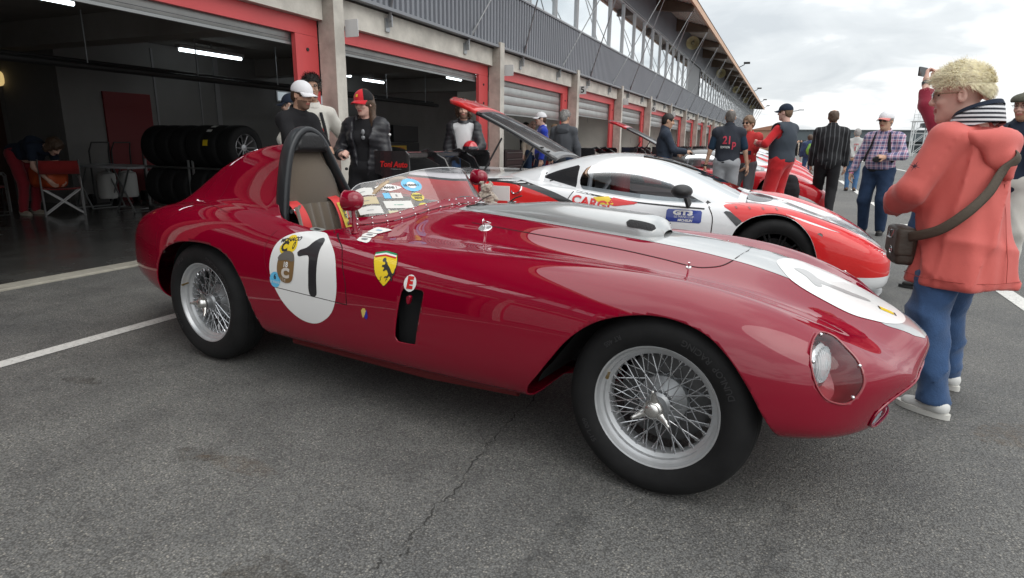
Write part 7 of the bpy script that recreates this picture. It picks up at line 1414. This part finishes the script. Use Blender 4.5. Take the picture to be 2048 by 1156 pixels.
# --- woman in the coral raincoat
coral = M('coral_raincoat', (.56, .112, .095), .6, spec=.3, var=.07, vscale=6, bump=.12, bscale=240, sheen=.15)
strapm = M('olive_bag_strap', (.075, .058, .042), .7, bump=.3, bscale=120); bagm = M('brown_bag_leather', (.055, .042, .032), .5, bump=.3, bscale=60)
def striped_collar():
    m = cloth('striped_collar', (.6, .6, .6)); t = m.node_tree; b = t.nodes['Principled BSDF']; tcn = N(t, 'ShaderNodeTexCoord'); w = N(t, 'ShaderNodeTexWave'); w.bands_direction = 'Z'; w.inputs['Scale'].default_value = 17; t.links.new(tcn.outputs['Object'], w.inputs[0]); r = N(t, 'ShaderNodeValToRGB'); r.color_ramp.interpolation = 'CONSTANT'; r.color_ramp.elements[0].color = (.02, .022, .03, 1); r.color_ramp.elements[1].position = .5; r.color_ramp.elements[1].color = (.62, .62, .64, 1); t.links.new(w.outputs['Fac'], r.inputs[0]); t.links.new(r.outputs[0], b.inputs['Base Color']); return m
def x20(c):
    up = c['up']; s = c['s']
    # hood lying on the shoulders: a soft folded pouch at the back, running up to the lapels
    def hood(P):
        c0 = up((-.02, 0, 1.415)); q = P-c0; q = q@roty(R(-14)).T.T; rr_ = np.sqrt((q[:, 0]*.95)**2+(q[:, 1]*.80)**2)-.115; d = np.sqrt(rr_**2+(q[:, 2]*1.0)**2)-(.030+.014*np.clip(-q[:, 0]/.12, -1, 1)); d = np.maximum(d, q[:, 0]-.075)
        d = smin(d, sd_ell(P, up((-.150, 0, 1.325)), (.040, .115, .095)), .05); d = smin(d, sd_cone(P, up((-.165, 0, 1.28)), up((-.185, 0, 1.19)), .04, .018), .05); return d+folds(P, .008, 20, 31, (1, 1, 1.2))
    V, F = surface_nets(hood, up((-.36, -.34, 1.12)), up((.22, .34, 1.56)), .010); link('hood', mesh_from(V, F, 80), coral, c['to'])
    rows = []
    for a in np.linspace(0, 2*math.pi, 33)[:-1]: n_ = np.array([.086*math.cos(a)-.008, .086*math.sin(a), 0]); tilt = -.035*math.cos(a); rows.append([tuple(c['nb']+n_*q+np.array([0, 0, h_+tilt])) for q, h_ in ((1.0, -.03), (.97, .03), (1.0, .050), (1.12, .040), (1.22, .0), (1.28, -.03))])
    g = G(); g.grid(np.array(rows), cu=True); g.obj('shirt_collar', striped_collar(), c['t'], 70)
    rows = []
    for a in np.linspace(0, 2*math.pi, 33)[:-1]: n_ = np.array([.078*math.cos(a)-.008, .078*math.sin(a), 0]); tilt = -.035*math.cos(a); rows.append([tuple(c['nb']+n_*q+np.array([0, 0, h_+tilt])) for q, h_ in ((1.0, .0), (1.0, .058), (1.1, .066), (1.22, .048))])
    g = G(); g.grid(np.array(rows), cu=True); g.obj('inner_collar', navy_c, c['t'], 70)
    st = [(-120, 1.44), (-150, 1.40), (-175, 1.32), (165, 1.24), (145, 1.14), (122, 1.04), (98, .95), (70, .90), (48, .88)]; off = [.03, .045, .05, .022, .02, .022, .024, .03, .04]
    P = spline2([on_cloth(c, R(a), z, o) for (a, z), o in zip(st, off)], 8, False); rows = []; cc = up((0, 0, 1.15))
    for i, p in enumerate(P):
        t = P[min(i+1, len(P)-1)]-P[max(i-1, 0)]; t /= np.linalg.norm(t); n = p-cc; n[2] *= .15; n /= np.linalg.norm(n); b = np.cross(t, n); rows.append([tuple(p-b*.021), tuple(p-b*.01+n*.004), tuple(p+b*.01+n*.004), tuple(p+b*.021)])
    w = Matrix.Translation(c['t'].location)@Matrix.Rotation(c['t'].rotation_euler.z, 4, 'Z'); bag = thing('shoulder_bag', 'brown leather shoulder bag with wide strap worn by the woman in coral', 'bag', tuple(c['t'].location), c['t'].rotation_euler.z)
    g = G(); g.grid(np.array(rows)); so_ = g.obj('strap', strapm, bag, 60); so_.modifiers.new('thickness', 'SOLIDIFY').thickness = .004
    bc = on_cloth(c, R(38), .83, .05); T = Matrix.Translation(bc)@Matrix.Rotation(R(50), 4, 'Z')@Matrix.Scale(.82, 4)
    V, F = surface_nets(lambda Q: sd_box(Q, (0, 0, 0), (.055, .115, .105), .03)+folds(Q, .004, 30, 8), (-.09, -.15, -.14), (.09, .15, .14), .010); g = G(); g.add(V, F, T); g.obj('bag_body', bagm, bag, 60); g = G(); g.add(*surface_nets(lambda Q: sd_box(Q, (.012, 0, .03), (.052, .122, .085), .025), (-.09, -.15, -.09), (.09, .15, .14), .010), T); g.obj('bag_flap', bagm, bag, 60)
    g = G(); g.tube([T@Vector((.068, .02*math.cos(a)+.05, -.02+.02*math.sin(a))) for a in np.linspace(0, 6.28, 15)[:-1]], .004, 6, closed=True); g.obj('ring', chrome, bag); g = G(); g.tube([T@Vector(q) for q in ((.06, -.02, .09), (.075, -.02, .05), (.07, .04, .05), (.06, .04, .09))], .005, 6, closed=True); g.obj('buckle', chrome, bag)
    seamm = M('coral_seam', (.34, .05, .04), .7)
    for zz in (.70, 1.395):
        g = G(); g.tube([tuple(on_cloth(c, R(a), zz, .0025)) for a in range(100 if zz > 1 else 40, 300, 6)], .0016, 5); g.obj('seam', seamm, c['to'], 60)
    g = G(); g.tube([tuple(on_cloth(c, R(180), zz, .002)) for zz in np.linspace(.70, 1.18, 14)], .0014, 5); g.obj('seam', seamm, c['to'], 60)
    # compass star embroidered on the sleeve
    p = c['sh']['L']+(c['J']['elL']-c['sh']['L'])*.62; d = (c['J']['elL']-c['sh']['L']); d /= np.linalg.norm(d); o_ = np.cross(d, np.array([0, 0, 1.])); out_ = np.array([-.15, 1, .25]); out_ /= np.linalg.norm(out_); u = np.cross(d, out_); u /= np.linalg.norm(u); P = []
    for k_ in range(16): a = k_*math.pi/8; r_ = (.028 if k_ % 4 == 0 else .018) if k_ % 2 == 0 else .006; P.append(tuple(p+out_*.100+u*r_*math.cos(a)+d*r_*math.sin(a)))
    g = G(); g.add(P+[tuple(p+out_*.102)], [(k_, (k_+1) % 16, 16) for k_ in range(16)]); g.obj('star_emblem', M('dark_thread', (.05, .02, .03), .8), c['to'], None)
person('woman with short blonde hair and sunglasses in a coral hooded raincoat', (.80, 3.46), 136, 1.585, 1.08, belly=.2, skin='pink', hair=dict(mat=M('hair_bleached_blonde', (.84, .72, .50), .5, var=.3, vscale=45), style='tousle', th=.020, noise=.003, fr=32, low=-.045, vox=.0055, fore=.008, strands=5200, slen=.042, crop=1), glasses=sung, top=dict(mat=coral, name='raincoat', slv=.012, loose=.030, hem=.655, aline=(.150, .192, .225, .262), fold=.016, ff=15, st=(1, 1, .12), neck=.022, hemwave=.3, cuff=.0), legs=dict(mat=jeans, loose=.024, fold=.010, cut=.062), shoes=white_shoe, hd=(36, 3), head_fwd=.035, hands=dict(L=dict(w=(.30, .14, 1.03), d=(.6, -.7, .1), curl=.8, hint=(-.5, .8, -.2)), R=dict(w=(.30, -.10, 1.05), d=(.6, .6, .1), curl=.8, hint=(-.4, -.8, -.2))), feet={'L': (-.10, .22), 'R': (.13, -.24)}, fem=True, lean=7, headvox=.0048, vox=.011, seed=20, extra=x20, group=GRP, wide=1.06)
tweed = M('green_tweed_cap', (.075, .075, .055), .9, var=.3, vscale=60)
person('man in green flat cap, navy jacket, white trousers and blue shoes', (1.90, 7.0), -118, 1.70, 1.08, skin='pink', hair=dict(mat=hair_c['lightbrown'], th=.004), cap=dict(mat=tweed, style='flat'), glasses=glass('clear_glasses'), beard=beard_r, top=dict(mat=navy_c, loose=.026, hem=.84), legs=dict(mat=cloth('offwhite_trousers', (.52, .50, .46)), loose=.02), shoes=blue_shoe, hd=(-12, 4), seed=21, headvox=.0075, extra=lambda c: [strap(c, [(sg*62, 1.46), (sg*48, 1.40), (sg*42, 1.28), (sg*45, 1.15), (sg*58, 1.05)], .025, black_c, 'backpack_strap', .038) for sg in (-1, 1)], group=GRP)
# --- mechanic bending over in the dark garage
person('mechanic in red trousers bending down beside the camping chairs in the garage', (-10.75, 5.85), 12, 1.76, 1.0, skin='fair', hair=dict(mat=hair_c['brown'], th=.03, style='curly', noise=.01), top=dict(mat=navy_c, loose=.02, hem=.84), legs=dict(mat=cloth('dull_red_trousers', (.25, .02, .03))), shoes=(M('beige_shoe', (.35, .30, .24), .6), M('beige_sole', (.4, .36, .3), .6)), lean=78, hips=-.08, hands=dict(L=dict(w=(.55, .12, .55), curl=.6), R=dict(w=(.55, -.12, .55), curl=.6)), hd=(0, 50), seed=22, group=GRP)
# --- distant crowd
r_ = np.random.default_rng(4); g = G()
for i in range(16):
    x, y = r_.uniform(.2, 2.4), r_.uniform(72, 110); hh = r_.uniform(1.55, 1.85); g.mi = int(r_.integers(0, 4)); g.tube([(x-.1, y, 0), (x-.08, y, .85)], .1, 6); g.tube([(x+.1, y, 0), (x+.08, y, .85)], .1, 6); g.tube([(x, y, .8), (x, y, 1.1), (x, y, hh-.3)], [.17, .2, .16], 8); g.mi = 4; g.ball((x, y, hh-.13), .115, 8, 6)
tag(g.obj('distant_crowd', [navy_c, greysw, black_c, cloth('beige', (.5, .42, .34)), skins['tan']], smooth=60), 'small distant crowd of people at the end of the pit lane', 'crowd', kind='stuff')
# ================================================================ garage furniture and small things
# tyre rack: two decks of racing tyres on a wheeled steel frame
pst = M('rack_steel', (.35, .36, .36), .35, .9); wh = M('wheel_centre_silver', (.4, .4, .41), .35, .7)
rack = thing('tyre_rack', 'wheeled steel rack stacked with black racing tyres in the dark garage', 'tyre rack', (-9.55, 6.98, .01))
for x in (0, .98, 1.08, 2.0):
    for y in (0, .5): g = G(); g.tube([(x, y, .08), (x, y, .86)], .018, 8); g.obj('post', pst, rack)
for z in (.12, .74):
    for y in (0, .5): g = G(); g.tube([(0, y, z), (2.0, y, z)], .016, 8); g.obj('rail', pst, rack)
for x in (0, 1.0, 2.0):
    for y in (0, .5): g = G(); g.lathe([(0, -.02), (.05, -.02), (.05, .02), (0, .02)], 14, 'y', c=(x+.02, y, .05)); g.obj('castor', M('castor_black', (.02, .02, .02), .6), rack)
rt_m = G().lathe([(.21, -.14), (.24, -.15), (.30, -.148), (.325, -.13), (.335, -.10), (.337, 0), (.335, .10), (.325, .13), (.30, .148), (.24, .15), (.21, .14), (.20, 0), (.21, -.14)], 40, 'x').mesh(45); rt_m.materials.append(rubber)
g = G(); g.lathe([(.21, .13), (.20, .138), (.19, .10), (.19, -.1)], 32, 'x')
for k_ in range(10): a = k_*math.pi/5; g.tube([(.08, .05*math.cos(a), .05*math.sin(a)), (.11, .19*math.cos(a), .19*math.sin(a))], .010, 5)
g.lathe([(0, .09), (.05, .085), (.05, .02)], 14, 'x'); rim_m = g.mesh(40); rim_m.materials.append(wh)
for deck, z in (('upper', 1.06), ('lower', .44)):
    for i in range(6):
        x = -9.55+.17+.32*i+(.06 if i > 2 else 0); t = thing('slick_tyre', 'slick black racing tyre, number %s from the left on the %s deck of the rack' % (['one', 'two', 'three', 'four', 'five', 'six'][i], deck), 'tyre', (x, 7.23, z-.327), 0, 'racing tyres on the rack')
        link('tread', rt_m, None, t, (0, 0, .337)); link('rim', rim_m, None, t, (0, 0, .337))
        if deck == 'upper' and i in (2,): o = lettering('PIRELLI', .05, M('yellow_tyre_print', (.55, .42, .03), .6), t, (.152, 0, .337+.27), (0, 1, 0), (0, 0, 1), name='tyre_lettering')
        if deck == 'upper' and i == 4:
            for (za, zb_, m_) in ((.86, 1.05, paper), (.62, .74, paper), (.30, .52, yel)):
                A = [[(xx, -.339*math.sin(q), .337+.339*math.cos(q)) for q in np.linspace(math.acos(za) if 0 else (1-za)*1.75, (1-za)*1.75+(zb_-za)*1.2, 5)] for xx in (-.08, .02)]; g = G(); g.grid(np.array(A)); g.obj('tyre_label', m_, t, None)
# folding table
tbl = thing('folding_table', 'pale folding table with crossed metal legs beside the tyre rack', 'table', (-10.35, 7.05, .01))
g = G(); g.bx(-.75, .75, -.35, .35, .70, .735); g.obj('table_top', M('table_grey', (.42, .43, .45), .5), tbl, bevel=.008)
for x in (-.55, .5):
    g = G(); g.tube([(x-.2, -.3, 0), (x+.2, -.3, .70)], .014, 8); g.tube([(x-.2, .3, 0), (x+.2, .3, .70)], .014, 8); g.tube([(x-.2, -.3, 0), (x-.2, .3, 0)], .014, 8); g.obj('leg_frame', pst, tbl); g = G(); g.tube([(x+.2, -.28, 0), (x-.2, -.28, .70)], .014, 8); g.tube([(x+.2, .28, 0), (x-.2, .28, .70)], .014, 8); g.tube([(x+.2, -.28, 0), (x+.2, .28, 0)], .014, 8); g.obj('leg_frame', pst, tbl)
# director's chairs
redf = cloth('chair_red_canvas', (.26, .02, .02)); chm = M('chair_chrome', (.32, .32, .32), .3, 1.)
def chair(x, y, rz, label):
    t = thing('camping_chair', label, 'chair', (x, y, .01), R(rz), 'red folding camping chairs in the garage'); 
    for sy in (-.25, .25):
        g = G(); g.tube([(-.2, sy, 0), (-.22, sy, .60), (-.20, sy, .63), (.2, sy, .62), (.22, sy, .58), (.22, sy, 0), (-.2, sy, .0)], .013, 8); g.obj('side_frame', chm, t)
    for k_ in (-1, 1): g = G(); g.tube([(.0+.15*k_, -.25, .02), (.0+.15*k_, .25, .42)], .010, 6); g.tube([(.0+.15*k_, .25, .02), (.0+.15*k_, -.25, .42)], .010, 6); g.obj('cross_brace', chm, t)
    for sy in (-.25, .25): g = G(); g.tube([(-.21, sy, .60), (-.26, sy, .86)], .012, 8); g.obj('back_post', chm, t)
    g = G(); g.grid(np.array([[(xx, yy, .43-.02*math.cos(yy/.25*1.4)) for yy in np.linspace(-.25, .25, 9)] for xx in (-.2, .2)])); g.obj('seat', redf, t, 60).modifiers.new('thickness', 'SOLIDIFY').thickness = .008; g = G(); g.grid(np.array([[(-.24-.02*zz-.02*math.cos(yy/.25*1.5), yy, .64+.2*zz) for yy in np.linspace(-.25, .25, 9)] for zz in (0, 1)])); g.obj('backrest', redf, t, 60).modifiers.new('thickness', 'SOLIDIFY').thickness = .008
chair(-10.25, 6.05, 150, 'red camping chair with chrome frame in front of the folding table'); chair(-11.3, 5.6, 60, 'red camping chair half hidden behind the mechanic')
# hand trolleys behind the table
for i, yy in enumerate((7.35, 7.75, 8.35)):
    t = thing('hand_trolley', ['hand trolley with bent handle behind the table, left of three', 'middle hand trolley of three against the wall', 'hand trolley standing against the red door'][i], 'trolley', (-11.25, yy, .01), R(-8), 'hand trolleys behind the table'); g = G(); g.tube([(0, -.16, .1), (.02, -.16, .95), (.10, -.14, 1.10), (.10, .14, 1.10), (.02, .16, .95), (0, .16, .1)], .014, 8); g.obj('frame', M('trolley_dark', (.04, .04, .04), .5), t)
    g = G(); g.lathe([(.13, .12), (.15, .15), (.15, .5), (.14, .56), (.06, .6), (0, .6)], 18, 'z', c=(.14, 0, 0)); g.obj('canister', M('canister_white', (.5, .5, .48), .5), t); [G().lathe([(0, -.03), (.1, -.03), (.1, .03), (0, .03)], 16, 'y', c=(-.03, q_, .1)).obj('trolley_wheel', rubber, t) for q_ in (-.2, .2)]
V, F = surface_nets(lambda P: sd_box(P, (0, 0, .17), (.26, .17, .17), .09)+folds(P, .012, 18, 2), (-.32, -.24, -.02), (.32, .24, .38), .022); t = thing('holdall', 'orange holdall bag lying on the red camping chair', 'bag', (-10.42, 5.98, .43)); link('bag', mesh_from(V, F, 80), M('orange_bag', (.45, .07, .015), .6), t)
# second garage: tool chests and black equipment box
t = thing('equipment_case', 'large black flight case with yellow and red label in the second garage', 'case', (-8.9, 12.6, .01)); g = G(); g.bx(-.5, .5, -.9, .9, .05, 1.15); g.obj('case_body', M('flight_case_black', (.015, .015, .016), .5), t, bevel=.015); g = G(); g.bx(-.49, .49, -.2, .88, 1.16, 1.55); g.obj('case_lid', M('flight_case_black'), t, bevel=.015); g = G(); g.bx(.505, .51, -.35, .30, .90, 1.08); g.obj('label_plate', M('label_yellow', (.45, .28, .02), .5), t); lettering('PIRELLI', .13, M('red_vinyl'), t, (.516, -.02, .99), (0, 1, 0), (0, 0, 1), bold=.004)
for z in (.3, .75): g = G(); g.bx(.505, .525, -.88, .88, z, z+.03); g.obj('edge_trim', pst, t)
t = thing('covered_car', 'dark covered racing car standing inside the second garage', 'car', (-7.6, 11.2, .01), R(10)); V, F = surface_nets(lambda P: smin(sd_ell(P, (0, 0, .45), (2.0, .85, .38)), sd_ell(P, (-.3, 0, .72), (.9, .55, .36)), .25)+folds(P, .01, 9, 6), (-2.2, -1.0, .0), (2.2, 1.0, 1.2), .05); link('cover', mesh_from(V, F, 80), M('car_cover_dark', (.012, .012, .013), .7), t)
[G().lathe([(0, -.12), (.31, -.12), (.33, 0), (.31, .12), (0, .12)], 28, 'y', c=(q_, -.75, .33)).obj('wheel', rubber, t) for q_ in (-1.3, 1.3)]
t = thing('tool_chest', 'dark red tool chest with chrome drawer handles in the third garage', 'tool chest', (-6.6, 14.6, .01)); g = G(); g.bx(-.3, .3, -.55, .55, .08, 1.0); g.obj('chest_body', M('chest_dark', (.03, .02, .02), .5), t, bevel=.01)
for k_ in range(5): g = G(); g.bx(.302, .315, -.52, .52, .15+.165*k_, .29+.165*k_); d_ = g.obj('drawer', M('chest_drawer', (.05, .035, .035), .4), t); g = G(); g.bx(.316, .335, -.48, .48, .265+.165*k_, .285+.165*k_); g.obj('drawer_handle', pst, d_)
# black bag standing between the cars
V, F = surface_nets(lambda P: smin(sd_box(P, (0, 0, .30), (.16, .20, .28), .10), sd_ell(P, (0, 0, .62), (.12, .14, .12)), .08)+folds(P, .012, 16, 3), (-.25, -.28, 0), (.25, .28, .8), .02); t = thing('rucksack', 'tall black rucksack standing on the ground behind the red racing suit', 'bag', (.10, 11.55, .0)); link('bag', mesh_from(V, F, 80), black_c, t)
# plush toy on the scuttle of the vintage car
Tm = Matrix.Translation(Vector((-2.762, 3.035, 0)))@Matrix.Rotation(R(-7.565), 4, 'Z')
pt = Tm@Vector((1.13, .40, .845)); t = thing('plush_bear', 'small grey-brown plush bear sitting by the far wing mirror of the vintage car', 'toy', tuple(pt), R(-60))
V, F = surface_nets(lambda P: (lambda d: d+folds(P, .0055, 190, 5, (1, 1, 1))+folds(P, .003, 330, 6, (1, 1, 1)))(smin(smin(smin(sd_ell(P, (0, 0, .045), (.036, .040, .046)), sd_ell(P, (-.005, 0, .105), (.032, .035, .030)), .015), np.minimum(sd_cone(P, (.02, .035, .02), (.065, .045, .015), .020, .017), sd_cone(P, (.02, -.035, .02), (.065, -.045, .015), .020, .017)), .012), np.minimum(np.minimum(sd_cone(P, (0, .035, .07), (.03, .055, .04), .014, .013), sd_cone(P, (0, -.035, .07), (.03, -.055, .04), .014, .013)), np.minimum(sd_ell(P, (-.01, .028, .133), (.008, .013, .013)), sd_ell(P, (-.01, -.028, .133), (.008, .013, .013)))), .008)), (-.07, -.09, -.01), (.10, .09, .16), .0042)
link('bear_body', mesh_from(V, F, 80), M('plush_fur', (.30, .255, .21), 1., var=.35, vscale=120, sheen=.6), t)
# pit-lane number board sheet lying behind the far mirror
t = thing('paper_board', 'white paper board with dark print beside the far mirror', 'board', tuple(Tm@Vector((.98, .62, .86)))); g = G(); g.bx(-.02, .16, -.004, .004, 0, .09); g.obj('sheet', paper, t); g = G(); g.bx(.03, .035, -.006, -.004, .05, .06); g.obj('print', sblk, t)
